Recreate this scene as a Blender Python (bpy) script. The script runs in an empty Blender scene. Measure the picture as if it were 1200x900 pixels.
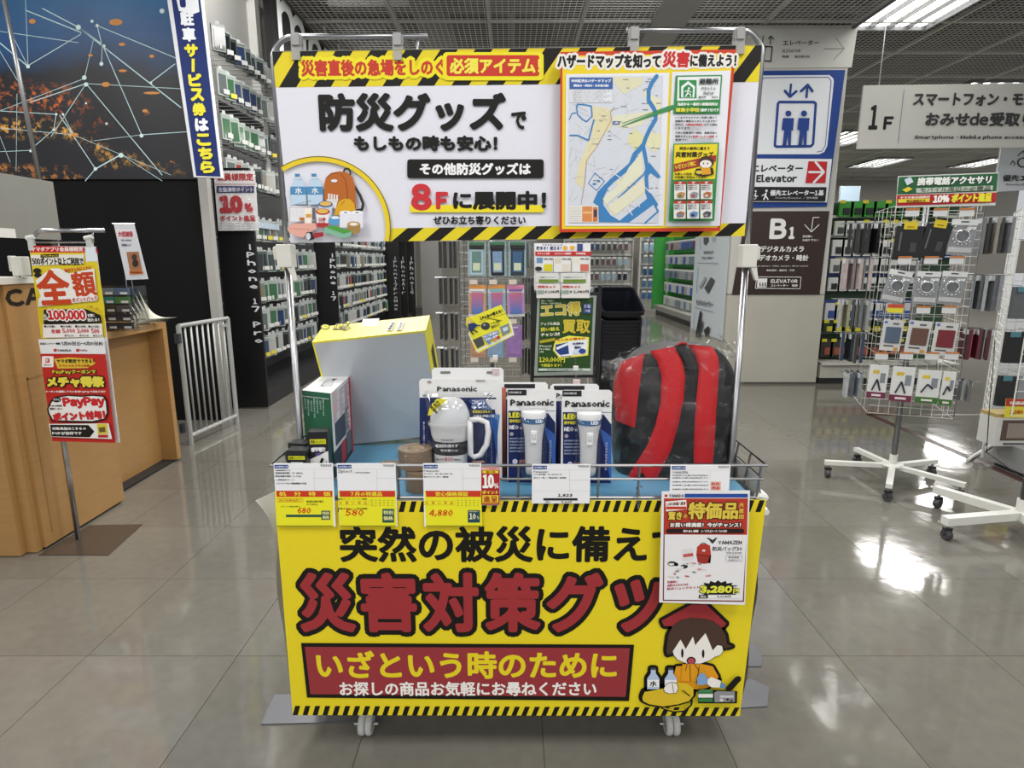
import bpy, math, random
from mathutils import Vector, Matrix
from mathutils.geometry import delaunay_2d_cdt
import numpy as np
random.seed(7)
S = bpy.context.scene
COL = S.collection
R = math.radians
# ---------------------------------------------------------------- camera, world, lights, exposure
H = 1.18
PITCH = R(11.54)
F = 710.0
cam = bpy.data.cameras.new('camera')
cam.sensor_width = 36.0
cam.lens = F / 1200 * 36.0
cam.clip_start = 0.05
co = bpy.data.objects.new('camera', cam)
COL.objects.link(co)
co.location = (0, 0, H)
co.rotation_euler = (math.pi / 2 - PITCH, 0, 0)
S.camera = co
w = bpy.data.worlds.new('store_air')
S.world = w
w.use_nodes = True
w.node_tree.nodes['Background'].inputs[0].default_value = (0.95, 0.98, 1.0, 1)
w.node_tree.nodes['Background'].inputs[1].default_value = 0.55
S.view_settings.view_transform = 'Standard'
S.view_settings.look = 'None'
S.view_settings.gamma = 1
S.view_settings.use_curve_mapping = False
S.view_settings.exposure = 0.0
def area(name, loc, sx, sy, power, rot=(0, 0, 0), col=(1, 0.985, 0.95)):
    l = bpy.data.lights.new(name, 'AREA')
    l.shape = 'RECTANGLE'; l.size = sx; l.size_y = sy; l.energy = power; l.color = col
    o = bpy.data.objects.new(name, l); COL.objects.link(o)
    o.location = loc; o.rotation_euler = rot
    return o
# the recessed fluorescent fittings of the open ceiling that are above and behind the camera
for lx in (-3.4, -1.15, 1.1, 3.33):
    for ly in (-2.8, 0.0, 2.75):
        area('ceiling_area_light', (lx, ly, 3.17), 0.66, 1.2, 42)
for lx in (-1.15, 1.1):  # unseen extra pair, added to brighten the left wall and case aisle
    area('ceiling_area_light', (lx, 4.3, 3.17), 0.66, 1.2, 52)
area('side_wall_fill_light', (-2.05, 4.9, 3.95), 0.3, 0.5, 42, (R(38), R(14), 0))  # added fill out of view, no fitting; brightens the dark upper side wall
area('plenum_fill_light', (1.0, 4.6, 3.9), 0.6, 1.2, 16, (R(60), 0, 0))  # added fill above the mesh, no fitting; keeps the ceiling wires light
# ---------------------------------------------------------------- pixel helpers (frame 1200x900)
CP, SP = math.cos(PITCH), math.sin(PITCH)
def ray(px, py):
    a = (px - 600) / F; b = (450 - py) / F
    return Vector((a, CP + b * SP, -SP + b * CP))
CAMP = Vector((0, 0, H))
def atY(px, py, Y):
    d = ray(px, py); return CAMP + d * (Y / d.y)
def atZ(px, py, Z):
    d = ray(px, py); return CAMP + d * ((Z - H) / d.z)
def atX(px, py, X):
    d = ray(px, py); return CAMP + d * (X / d.x)
def atP(px, py, p, n):
    d = ray(px, py); return CAMP + d * ((p - CAMP).dot(n) / d.dot(n))
# ---------------------------------------------------------------- materials
def lin(c):
    c = c / 255.0
    return c / 12.92 if c <= 0.04045 else ((c + 0.055) / 1.055) ** 2.4
def rgb(h):
    if isinstance(h, tuple): return h
    h = h.lstrip('#')
    return tuple(lin(int(h[i:i + 2], 16)) for i in (0, 2, 4))
_M = {}
def mat(h, rough=0.5, metal=0.0, var=0.06, scale=30.0, bump=0.0, alpha=None, emit=None, stretch=None, name=None, coat=0.0):
    key = (h, rough, metal, var, scale, bump, alpha, emit, stretch, coat)
    if key in _M: return _M[key]
    m = bpy.data.materials.new(name or 'surface'); m.use_nodes = True
    nt = m.node_tree; N = nt.nodes; L = nt.links
    b = N['Principled BSDF']
    c = rgb(h)
    b.inputs['Roughness'].default_value = rough
    b.inputs['Metallic'].default_value = metal
    if coat: b.inputs['Coat Weight'].default_value = coat
    tc = N.new('ShaderNodeTexCoord'); mp = N.new('ShaderNodeMapping')
    L.new(tc.outputs['Object'], mp.inputs[0])
    if stretch: mp.inputs['Scale'].default_value = stretch
    nz = N.new('ShaderNodeTexNoise'); nz.inputs['Scale'].default_value = scale; nz.inputs['Detail'].default_value = 4
    L.new(mp.outputs[0], nz.inputs['Vector'])
    mx = N.new('ShaderNodeMix'); mx.data_type = 'RGBA'
    mx.inputs[6].default_value = (*[x * (1 - var) for x in c], 1)
    mx.inputs[7].default_value = (*[min(1, x * (1 + var)) for x in c], 1)
    L.new(nz.outputs['Fac'], mx.inputs[0]); L.new(mx.outputs[2], b.inputs['Base Color'])
    if bump:
        bp = N.new('ShaderNodeBump'); bp.inputs['Strength'].default_value = bump; bp.inputs['Distance'].default_value = 0.004
        L.new(nz.outputs['Fac'], bp.inputs['Height']); L.new(bp.outputs[0], b.inputs['Normal'])
    if alpha is not None: b.inputs['Alpha'].default_value = alpha
    if emit:
        b.inputs['Emission Color'].default_value = (*c, 1); b.inputs['Emission Strength'].default_value = emit
    _M[key] = m
    return m
def P(h):                       # printed ink or paper
    m = mat(h, rough=0.55, var=0.025, scale=60)
    m.node_tree.nodes['Principled BSDF'].inputs['Specular IOR Level'].default_value = 0.25
    return m
STEEL = mat('#b5b5b8', 0.25, 1.0, 0.05)
CHROME = mat('#98989b', 0.3, 1.0, 0.03)
WIREW = mat('#d2d2cc', 0.4, 0.0, 0.03)
WHITEP = mat('#e6e6e4', 0.4, 0.0, 0.03)
DARKP = mat('#1b1b1d', 0.35, 0.0, 0.1)
BLACK = mat('#0b0b0c', 0.55, 0.0, 0.15)
def film_mat(name, clear=0.8, rough=0.12, bump=0.6, scale=25.0, tint=(1, 1, 1)):
    m = bpy.data.materials.new(name); m.use_nodes = True
    nt = m.node_tree; N = nt.nodes; L = nt.links
    for n in list(N): N.remove(n)
    out = N.new('ShaderNodeOutputMaterial'); mx = N.new('ShaderNodeMixShader')
    tr = N.new('ShaderNodeBsdfTransparent'); tr.inputs[0].default_value = (*tint, 1)
    gl = N.new('ShaderNodeBsdfGlossy'); gl.inputs['Roughness'].default_value = rough
    lw = N.new('ShaderNodeLayerWeight'); lw.inputs['Blend'].default_value = 0.35
    mr = N.new('ShaderNodeMapRange'); mr.inputs['To Min'].default_value = 1 - clear; mr.inputs['To Max'].default_value = min(1, 1 - clear + 0.26)
    L.new(lw.outputs['Facing'], mr.inputs['Value'])
    nz = N.new('ShaderNodeTexNoise'); nz.inputs['Scale'].default_value = scale; nz.inputs['Detail'].default_value = 5; nz.inputs['Distortion'].default_value = 1.2
    tc = N.new('ShaderNodeTexCoord'); L.new(tc.outputs['Object'], nz.inputs['Vector'])
    bp = N.new('ShaderNodeBump'); bp.inputs['Strength'].default_value = bump; bp.inputs['Distance'].default_value = 0.01
    L.new(nz.outputs['Fac'], bp.inputs['Height']); L.new(bp.outputs[0], gl.inputs['Normal']); L.new(bp.outputs[0], lw.inputs['Normal'])
    L.new(mr.outputs[0], mx.inputs[0]); L.new(tr.outputs[0], mx.inputs[1]); L.new(gl.outputs[0], mx.inputs[2])
    L.new(mx.outputs[0], out.inputs[0])
    return m
FILM = film_mat('crumpled_clear_film', 0.985, 0.07, 1.0, 40)
BLISTER = film_mat('clear_blister', 0.93, 0.06, 0.15, 12)
ACRYL = film_mat('clear_acrylic', 0.95, 0.05, 0.02, 5)
# ---------------------------------------------------------------- mesh builder
BASE = {}
class MB:
    def __init__(s): s.v = []; s.f = []; s.m = []; s.mats = []; s.sm = False
    def mi(s, m):
        if m not in s.mats: s.mats.append(m)
        return s.mats.index(m)
    def add(s, vs, fs, m):
        k = len(s.v); s.v.extend([tuple(v) for v in vs]); i = s.mi(m)
        for f in fs: s.f.append(tuple(k + a for a in f)); s.m.append(i)
        return s
    def box(s, c, d, m, rot=None, tilt=None):
        x, y, z = d[0] / 2, d[1] / 2, d[2] / 2
        vs = [Vector((a * x, b * y, e * z)) for e in (-1, 1) for b in (-1, 1) for a in (-1, 1)]
        if tilt is not None: vs = [tilt @ v for v in vs]
        if rot: M = Matrix.Rotation(rot, 3, 'Z'); vs = [M @ v for v in vs]
        c = Vector(c)
        return s.add([v + c for v in vs], [(0, 2, 3, 1), (4, 5, 7, 6), (0, 1, 5, 4), (2, 6, 7, 3), (0, 4, 6, 2), (1, 3, 7, 5)], m)
    def bb(s, a, b, m):
        return s.box([(a[i] + b[i]) / 2 for i in range(3)], [abs(b[i] - a[i]) for i in range(3)], m)
    def quad(s, p, m): return s.add(p, [tuple(range(len(p)))], m)
    def slab(s, p, off, m, mside=None):          # polygon p extruded by vector off
        n = len(p); off = Vector(off); p = [Vector(q) for q in p]
        s.add(p + [q + off for q in p], [tuple(range(n))] + [tuple(range(2 * n - 1, n - 1, -1))], m)
        return s.add(p + [q + off for q in p], [(i, (i + 1) % n, n + (i + 1) % n, n + i) for i in range(n)], mside or m)
    def tube(s, pts, r, m, n=8, caps=True):
        pts = [Vector(p) for p in pts]; rs = r if isinstance(r, (list, tuple)) else [r] * len(pts)
        vs = []; up = None
        for i, p in enumerate(pts):
            t = (pts[min(i + 1, len(pts) - 1)] - pts[max(i - 1, 0)]).normalized()
            if up is None:
                a = Vector((0, 0, 1)) if abs(t.z) < 0.9 else Vector((1, 0, 0)); u = t.cross(a).normalized()
            else:
                u = (up - t * up.dot(t)).normalized()
            up = u; v = t.cross(u)
            for k in range(n):
                a = 2 * math.pi * k / n; vs.append(p + (u * math.cos(a) + v * math.sin(a)) * rs[i])
        fs = []
        for i in range(len(pts) - 1):
            for k in range(n):
                fs.append((i * n + k, i * n + (k + 1) % n, (i + 1) * n + (k + 1) % n, (i + 1) * n + k))
        if caps: fs += [tuple(range(n - 1, -1, -1)), tuple(range((len(pts) - 1) * n, len(pts) * n))]
        return s.add(vs, fs, m)
    def lathe(s, prof, c, m, n=20, sx=1.0, sy=1.0, M=None, arc=(0, 2 * math.pi)):
        vs = []; c = Vector(c); full = abs(arc[1] - arc[0] - 2 * math.pi) < 1e-6; nn = n if full else n + 1
        for r, z in prof:
            for k in range(nn):
                a = arc[0] + (arc[1] - arc[0]) * k / n; q = Vector((math.cos(a) * r * sx, math.sin(a) * r * sy, z))
                if M is not None: q = M @ q
                vs.append(c + q)
        fs = []
        for i in range(len(prof) - 1):
            for k in range(n):
                fs.append((i * nn + k, i * nn + (k + 1) % nn, (i + 1) * nn + (k + 1) % nn, (i + 1) * nn + k))
        return s.add(vs, fs, m)
    def grid(s, fn, nu, nv, m):
        vs = [fn(i / nu, j / nv) for j in range(nv + 1) for i in range(nu + 1)]
        fs = [(j * (nu + 1) + i, j * (nu + 1) + i + 1, (j + 1) * (nu + 1) + i + 1, (j + 1) * (nu + 1) + i) for j in range(nv) for i in range(nu)]
        return s.add(vs, fs, m)
    def build(s, name, parent=None, smooth=False, bevel=0.0):
        if parent is None:
            a = np.array(s.v); b = Vector(((a[:, 0].min() + a[:, 0].max()) / 2, (a[:, 1].min() + a[:, 1].max()) / 2, a[:, 2].min()))
        else: b = BASE[parent]
        me = bpy.data.meshes.new(name)
        me.from_pydata([(x - b.x, y - b.y, z - b.z) for x, y, z in s.v], [], s.f)
        for m in s.mats: me.materials.append(m)
        me.polygons.foreach_set('material_index', s.m)
        if smooth: me.polygons.foreach_set('use_smooth', [True] * len(me.polygons))
        me.update()
        o = bpy.data.objects.new(name, me); COL.objects.link(o); BASE[o] = b
        if parent is None: o.location = b
        else: o.parent = parent
        if bevel:
            bv = o.modifiers.new('edge', 'BEVEL'); bv.width = bevel; bv.segments = 2; bv.limit_method = 'ANGLE'
        return o
def tag(o, label=None, cat=None, group=None, kind=None):
    if label: o['label'] = label
    if cat: o['category'] = cat
    if group: o['group'] = group
    if kind: o['kind'] = kind
    return o
def thing(name, label, cat, loc=(0, 0, 0), group=None):
    o = bpy.data.objects.new(name, None); COL.objects.link(o); o.location = loc; BASE[o] = Vector(loc)
    return tag(o, label, cat, group)
def struct(o): o['kind'] = 'structure'; return o
KIDS = {}
def copy_tree(o, parent=None):
    c = o.copy(); COL.objects.link(c)
    if parent is not None: c.parent = parent
    for ch in [x for x in o.children]: copy_tree(ch, c)
    return c
ORD = 'first second third fourth fifth sixth seventh eighth ninth tenth eleventh twelfth thirteenth fourteenth fifteenth sixteenth seventeenth eighteenth nineteenth twentieth twenty-first twenty-second twenty-third twenty-fourth twenty-fifth twenty-sixth twenty-seventh twenty-eighth twenty-ninth thirtieth'.split()
# ---------------------------------------------------------------- lettering
_G = {}
_GR = {}
_C = {}
def one_glyph(ch, res):
    """outline of one letter; Latin letters and figures come from the same sans family as the Japanese ones"""
    if (ch, res) in _C: return _C[(ch, res)]
    n = ord(ch); full = chr(n + 0xFEE0) if 33 <= n <= 126 else ch
    cu = bpy.data.curves.new('t', 'FONT'); cu.body = full; cu.size = 1.0; cu.resolution_u = res; cu.fill_mode = 'FRONT'
    o = bpy.data.objects.new('t', cu)
    me = o.to_mesh()
    vs = np.array([v.co[:2] for v in me.vertices]) if len(me.vertices) else np.zeros((0, 2))
    fs = [tuple(p.vertices) for p in me.polygons]
    o.to_mesh_clear(); bpy.data.objects.remove(o); bpy.data.curves.remove(cu)
    adv = 1.0
    if 33 <= n <= 126 and len(vs):
        vs = vs - (vs[:, 0].min(), 0); adv = vs[:, 0].max() + .10
    elif ch == ' ': adv = .3
    _C[(ch, res)] = (vs, fs, adv); return _C[(ch, res)]
def glyphs(s, res=2):
    if (s, res) in _G: return _G[(s, res)]
    V = []; fs = []; x = 0.0; n0 = 0
    for ch in s:
        v, f, adv = one_glyph(ch, res)
        if len(v): V.append(v + (x, 0)); fs += [tuple(a + n0 for a in q) for q in f]; n0 += len(v)
        x += adv
    vs = np.concatenate(V) if V else np.zeros((0, 2))
    cnt = {}
    for f in fs:
        for i in range(len(f)):
            e = (f[i], f[(i + 1) % len(f)]); k = (min(e), max(e)); cnt[k] = cnt.get(k, 0) + 1
    ed = [k for k, n in cnt.items() if n == 1]
    # split into letters: runs of faces whose x ranges overlap
    iv = sorted((min(vs[a][0] for a in f), max(vs[a][0] for a in f), j) for j, f in enumerate(fs))
    parts = []; cur = None
    for a, b, j in iv:
        if cur is None or a > cur[0] + 1e-4: cur = [b, []]; parts.append(cur)
        cur[0] = max(cur[0], b); cur[1].append(j)
    own = {}
    for g_, (_, js) in enumerate(parts):
        for j in js:
            for a in fs[j]: own[a] = g_
    gr = [([fs[j] for j in js], []) for _, js in parts]
    for e in ed: gr[own[e[0]]][1].append(e)
    r = (vs, fs, ed); _GR[(s, res)] = gr; _G[(s, res)] = r
    return r
class Canvas:
    """Flat print on a real plane (point p, normal n facing the viewer). Coordinates are photograph pixels cast on to that plane."""
    def __init__(s, p, n, up=(0, 0, 1), eps=0.0002):
        s.p = Vector(p); s.n = Vector(n).normalized()
        s.U = Vector(up).cross(s.n).normalized(); s.V = s.n.cross(s.U)
        s.eps = eps; s.mb = MB(); s.ox = s.oy = 0.0; s.k = 1.0; s.lay = 0
    def view(s, ox, oy, k): s.ox, s.oy, s.k = ox, oy, k; return s
    def uv(s, x, y):
        q = atP(s.ox + x / s.k, s.oy + y / s.k, s.p, s.n) - s.p
        return (q.dot(s.U), q.dot(s.V))
    def pt(s, u, v, lay): return s.p + s.U * u + s.V * v + s.n * (s.eps * lay)
    def L(s, lay):
        if lay is None: s.lay += 1; return s.lay
        return lay
    def poly(s, pts, col, lay=None):
        lay = s.L(lay)
        q = [s.pt(*s.uv(*p), lay) for p in pts]
        s.mb.quad(q, P(col)); return s
    def rect(s, x0, y0, x1, y1, col, lay=None): return s.poly([(x0, y1), (x1, y1), (x1, y0), (x0, y0)], col, lay)
    def rrect(s, x0, y0, x1, y1, r, col, lay=None, n=4):
        pts = []
        for cx, cy, a0 in ((x1 - r, y0 + r, -90), (x1 - r, y1 - r, 0), (x0 + r, y1 - r, 90), (x0 + r, y0 + r, 180)):
            for i in range(n + 1):
                a = R(a0 + 90 * i / n); pts.append((cx + r * math.cos(a), cy + r * math.sin(a)))
        return s.poly(pts[::-1], col, lay)
    def ell(s, cx, cy, rx, ry, col, lay=None, n=20, a0=0, a1=360):
        pts = [(cx + rx * math.cos(R(a0 + (a1 - a0) * i / n)), cy - ry * math.sin(R(a0 + (a1 - a0) * i / n))) for i in range(n + (0 if a1 - a0 == 360 else 1))]
        return s.poly(pts, col, lay)
    def line(s, pts, wd, col, lay=None, close=False):
        lay = s.L(lay)
        if close: pts = list(pts) + [pts[0]]
        sc = s.pxm(*pts[0]) * wd / 2 * 1.0
        q = [s.uv(*p) for p in pts]
        s._stroke(q, [(i, i + 1) for i in range(len(q) - 1)], sc, P(col), lay, 6); return s
    def pxm(s, x, y):
        a = s.uv(x - 1, y); b = s.uv(x + 1, y); return math.hypot(a[0] - b[0], a[1] - b[1]) / 2
    def _polys(s, q, edges, wd, nj):
        """pieces that cover a stroked path: one rectangle per edge, one small polygon per point"""
        out = []; used = set()
        for a, b in edges:
            (x0, y0), (x1, y1) = q[a], q[b]
            dx, dy = x1 - x0, y1 - y0; l = math.hypot(dx, dy)
            if l < 1e-7: continue
            nx, ny = -dy / l * wd, dx / l * wd
            out.append([(x0 + nx, y0 + ny), (x0 - nx, y0 - ny), (x1 - nx, y1 - ny), (x1 + nx, y1 + ny)]); used.add(a); used.add(b)
        inc = {}
        for a, b in edges:
            (x0, y0), (x1, y1) = q[a], q[b]; l = math.hypot(x1 - x0, y1 - y0)
            if l < 1e-7: continue
            d = ((x1 - x0) / l, (y1 - y0) / l); inc.setdefault(a, []).append(d); inc.setdefault(b, []).append((-d[0], -d[1]))
        cs = [(math.cos(2 * math.pi * (i + .5) / nj) * wd, math.sin(2 * math.pi * (i + .5) / nj) * wd) for i in range(nj)]
        for a in used:
            d = inc[a]
            if nj < 8 and len(d) == 2 and d[0][0] * d[1][0] + d[0][1] * d[1][1] < -.985: continue      # nearly straight: no joint needed
            out.append([(q[a][0] + c, q[a][1] + d_) for c, d_ in cs])
        return out
    def _emit(s, polys, m, lay):
        """flat union of overlapping polygons as one clean layer of triangles"""
        if not polys: return
        V = []; E = []
        for p in polys:
            k = len(V); n = len(p); V.extend(p); E.extend((k + i, k + (i + 1) % n) for i in range(n))
        x = min(v[0] for v in V); y = min(v[1] for v in V)
        sc = 1.0 / max(max(v[0] for v in V) - x, max(v[1] for v in V) - y, 1e-9)
        r = delaunay_2d_cdt([Vector(((v[0] - x) * sc, (v[1] - y) * sc)) for v in V], E, [], 0, 1e-5, False)
        if not r[2]: return
        pv = np.array([(v.x, v.y) for v in r[0]]); tf = [f for f in r[2] if len(f) == 3]
        ta = np.array(tf); ct = pv[ta].mean(1)
        ins = np.zeros(len(ta), bool); by = {}
        for p in polys: by.setdefault(len(p), []).append(p)
        for n, ps in by.items():
            a = (np.array(ps) - (x, y)) * sc; e = np.roll(a, -1, 1) - a
            ar = (a[:, :, 0] * np.roll(a, -1, 1)[:, :, 1] - a[:, :, 1] * np.roll(a, -1, 1)[:, :, 0]).sum(1)
            ok = np.abs(ar) > 1e-9; a = a[ok]; e = e[ok]; sg = np.sign(ar[ok])
            if not len(a): continue
            A = -e[..., 1] * sg[:, None]; B = e[..., 0] * sg[:, None]; Cc = -(A * a[..., 0] + B * a[..., 1])
            best = np.full((len(ct), len(a)), 9.0, np.float32); c32 = ct.astype(np.float32)
            for j in range(n): np.minimum(best, c32[:, :1] * A[:, j].astype(np.float32) + (c32[:, 1:] * B[:, j].astype(np.float32) + Cc[:, j].astype(np.float32)), out=best)
            ins |= (best >= -1e-6).any(1)
        k = len(s.mb.v); o = s.p + s.n * (s.eps * lay)
        s.mb.v.extend([tuple(o + s.U * (a_ / sc + x) + s.V * (b_ / sc + y)) for a_, b_ in pv]); i = s.mb.mi(m)
        for f, g_ in zip(tf, ins):
            if g_: s.mb.f.append(tuple(k + a_ for a_ in f)); s.mb.m.append(i)
    def _stroke(s, q, edges, wd, m, lay, nj, fill=()):
        s._emit(s._polys(q, edges, wd, nj) + [[q[a] for a in f] for f in fill], m, lay)
    def t(s, txt, x0, y0, x1, y1, col, st=0.0, lay=None, rot=0.0, shear=0.0, out=None, res=None):
        """text fitted to the pixel box; st = stroke (px of the current view) that fattens it; out = [(colour, px)] outlines under it; rot = slope dy/dx"""
        h = (y1 - y0) / s.k
        if res is None: res = 1 if h < 9 else (2 if h < 26 else 4)
        vs, fs, ed = glyphs(txt, res); gr = _GR[(txt, res)]
        if not len(vs): return s
        mn = vs.min(0); mx = vs.max(0)
        xm, ym = (x0 + x1) / 2, (y0 + y1) / 2
        A = np.array(s.uv(x0, ym - 0)); B = np.array(s.uv(x1, ym)); C = np.array(s.uv(xm, y1)); D = np.array(s.uv(xm, y0)); c = np.array(s.uv(xm, ym))
        W = np.linalg.norm(B - A); Hh = np.linalg.norm(D - C)
        ud = np.array([1.0, 0.0]); 
        if rot:
            B2 = np.array(s.uv(x1, ym + rot * (x1 - xm))); A2 = np.array(s.uv(x0, ym + rot * (x0 - xm))); ud = B2 - A2; ud /= np.linalg.norm(ud)
        vd = np.array([-ud[1], ud[0]])
        g = (vs - (mn + mx) / 2) / np.maximum(mx - mn, 1e-6)
        pm = s.pxm(xm, ym)
        W -= 2 * st * pm; Hh -= 2 * st * pm
        W = max(W, 1e-4); Hh = max(Hh, 1e-4)
        gx = g[:, 0] * W + g[:, 1] * Hh * shear; gy = g[:, 1] * Hh
        q = [(c[0] + ud[0] * a + vd[0] * b, c[1] + ud[1] * a + vd[1] * b) for a, b in zip(gx, gy)]
        if out:
            for oc, ow in out:
                ll = s.L(None) if lay is None else lay
                for gi, (gf, ge) in enumerate(gr): s._stroke(q, ge, (st + ow) * pm, P(oc), ll + .12 * (gi % 2), 6, gf)
            if lay is not None: lay += .6
        l = s.L(lay); m = P(col)
        if st and h < 9:
            for k, (a, b) in enumerate(((-1, -.6), (1, -.6), (0, .9))): s._fill([(x + a * st * pm * .8, y + b * st * pm * .8) for x, y in q], fs, m, l + .14 * k)
        elif st:
            for gi, (gf, ge) in enumerate(gr): s._stroke(q, ge, st * pm, m, l + .12 * (gi % 2), 4 if h < 20 else 8, gf)
        else: s._fill(q, fs, m, l)
        return s
    def _fill(s, q, fs, m, lay):
        k = len(s.mb.v); o = s.p + s.n * (s.eps * lay)
        s.mb.v.extend([tuple(o + s.U * a + s.V * b) for a, b in q]); i = s.mb.mi(m)
        for f in fs: s.mb.f.append(tuple(k + a for a in f)); s.mb.m.append(i)
    def vt(s, txt, x0, y0, x1, y1, wpx, col, st=0.0, fill=0.86, out=None):
        """letters stacked downwards from (x0,y0) to (x1,y1), each wpx wide; the line carries on at one height (all share a layer)"""
        n = len(txt); lay = s.L(None)
        for i, ch in enumerate(txt):
            if ch == ' ': continue
            f0 = i / n; f1 = (i + 1) / n
            ya, yb = y0 + (y1 - y0) * f0, y0 + (y1 - y0) * f1; xc = x0 + (x1 - x0) * (f0 + f1) / 2
            pad = (yb - ya) * (1 - fill) / 2; ww = wpx
            if ch in 'iI1l!': ww = wpx * (.3 if ch == 'i' else .5)
            if ch in 'oneraux': ya += (yb - ya) * .24
            if ch == 'ー':
                s.rect(xc - wpx * .11, ya + pad, xc + wpx * .11, yb - pad, col, lay); continue
            s.t(ch, xc - ww / 2, ya + pad, xc + ww / 2, yb - pad, col, st, lay)
        return s
    def stripes(s, TL, TR, BR, BL, n, slant, col, frac=0.5, ph=0.0):
        """diagonal bars across a quad; slant in units of one pitch, positive leans right at the top"""
        lay = s.L(None)
        def mapq(t, v):
            a = (TL[0] + (TR[0] - TL[0]) * t, TL[1] + (TR[1] - TL[1]) * t); b = (BL[0] + (BR[0] - BL[0]) * t, BL[1] + (BR[1] - BL[1]) * t)
            return (a[0] + (b[0] - a[0]) * v, a[1] + (b[1] - a[1]) * v)
        for i in range(-2 - int(abs(slant)), n + 3 + int(abs(slant))):
            t0 = (i + ph) / n; t1 = t0 + frac / n; sl = slant / n
            pg = [(t0 + sl, 0.0), (t1 + sl, 0.0), (t1, 1.0), (t0, 1.0)]
            for side in (0, 1):
                o = []
                for k in range(len(pg)):
                    a, b = pg[k], pg[(k + 1) % len(pg)]
                    ia = a[0] >= 0 if side == 0 else a[0] <= 1; ib = b[0] >= 0 if side == 0 else b[0] <= 1
                    if ia: o.append(a)
                    if ia != ib:
                        e = 0.0 if side == 0 else 1.0; f = (e - a[0]) / (b[0] - a[0]); o.append((e, a[1] + (b[1] - a[1]) * f))
                pg = o
                if len(pg) < 3: break
            if len(pg) >= 3: s.poly([mapq(*q) for q in pg][::-1], col, lay)
        return s
    def board(s, pts, th, m, name, parent):
        q = [s.pt(*s.uv(*p), 0) for p in pts]
        return MB().slab(q, -s.n * th, m).build(name, parent)
    def done(s, parent, name='print'):
        return s.mb.build(name, parent)
def ycan(Y, eps=0.0002): return Canvas((0, Y, 0), (0, -1, 0), eps=eps)
def xcan(X, sgn, eps=0.0004): return Canvas((X, 0, 0), (sgn, 0, 0), eps=eps)
# ================================================================ SETTING
CEIL = 3.2
# ---- floor: slab with fine joints, covered near the camera by single vinyl tiles
def floor_mat(name, c1, c2, joints, seed=0.0, rough=0.075):
    m = bpy.data.materials.new(name); m.use_nodes = True
    nt = m.node_tree; N = nt.nodes; L = nt.links; b = N['Principled BSDF']
    g = N.new('ShaderNodeNewGeometry')
    n1 = N.new('ShaderNodeTexNoise'); n1.inputs['Scale'].default_value = 1.3; n1.inputs['Detail'].default_value = 6; n1.inputs['Roughness'].default_value = 0.65
    ad = N.new('ShaderNodeVectorMath'); ad.operation = 'ADD'; ad.inputs[1].default_value = (seed, seed * 1.7, 0)
    L.new(g.outputs['Position'], ad.inputs[0]); L.new(ad.outputs[0], n1.inputs['Vector'])
    n2 = N.new('ShaderNodeTexNoise'); n2.inputs['Scale'].default_value = 26; n2.inputs['Detail'].default_value = 5; L.new(ad.outputs[0], n2.inputs['Vector'])
    av = N.new('ShaderNodeMath'); av.operation = 'MULTIPLY_ADD'; av.inputs[1].default_value = 0.35; L.new(n2.outputs['Fac'], av.inputs[0])
    a2 = N.new('ShaderNodeMath'); a2.operation = 'MULTIPLY'; a2.inputs[1].default_value = 0.65; L.new(n1.outputs['Fac'], a2.inputs[0]); L.new(a2.outputs[0], av.inputs[2])
    cr = N.new('ShaderNodeValToRGB'); cr.color_ramp.elements[0].position = 0.38; cr.color_ramp.elements[1].position = 0.62
    cr.color_ramp.elements[0].color = (*rgb(c1), 1); cr.color_ramp.elements[1].color = (*rgb(c2), 1)
    L.new(av.outputs[0], cr.inputs[0])
    last = cr.outputs[0]
    if joints:
        br = N.new('ShaderNodeTexBrick'); br.offset = 0; br.inputs['Scale'].default_value = 1.0
        br.inputs['Brick Width'].default_value = 0.457; br.inputs['Row Height'].default_value = 0.457; br.inputs['Mortar Size'].default_value = 0.0016; br.inputs['Mortar Smooth'].default_value = 0.0
        br.inputs['Color1'].default_value = (1, 1, 1, 1); br.inputs['Color2'].default_value = (0.94, 0.94, 0.94, 1); br.inputs['Mortar'].default_value = (0.45, 0.42, 0.4, 1)
        sh = N.new('ShaderNodeVectorMath'); sh.operation = 'ADD'; sh.inputs[1].default_value = (0.379, -0.27, 0); L.new(g.outputs['Position'], sh.inputs[0]); L.new(sh.outputs[0], br.inputs['Vector'])
        mu = N.new('ShaderNodeMix'); mu.data_type = 'RGBA'; mu.blend_type = 'MULTIPLY'; mu.inputs[0].default_value = 1; L.new(last, mu.inputs[6]); L.new(br.outputs['Color'], mu.inputs[7]); last = mu.outputs[2]
    L.new(last, b.inputs['Base Color'])
    n3 = N.new('ShaderNodeTexNoise'); n3.inputs['Scale'].default_value = 7; n3.inputs['Detail'].default_value = 3; L.new(g.outputs['Position'], n3.inputs['Vector'])
    mr = N.new('ShaderNodeMapRange'); mr.inputs['To Min'].default_value = rough * 0.7; mr.inputs['To Max'].default_value = rough * 1.5; L.new(n3.outputs['Fac'], mr.inputs['Value']); L.new(mr.outputs[0], b.inputs['Roughness'])
    bp = N.new('ShaderNodeBump'); bp.inputs['Strength'].default_value = 0.14; bp.inputs['Distance'].default_value = 0.006; L.new(n3.outputs['Fac'], bp.inputs['Height']); L.new(bp.outputs[0], b.inputs['Normal'])
    b.inputs['IOR'].default_value = 1.75
    return m
FA, FB = '#67645d', '#726f67'
FM = floor_mat('vinyl_floor', FA, FB, True)
TM = [floor_mat('vinyl_tile_a', FA, FB, False, 0), floor_mat('vinyl_tile_b', '#65625b', '#6f6c64', False, 3.1), floor_mat('vinyl_tile_c', '#696660', '#74716a', False, 7.7)]
floor = struct(MB().bb((-7, -6, -0.05), (13, 20, -0.003), FM).build('floor'))
BASE[floor] = Vector((3, 7, -0.05))
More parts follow.
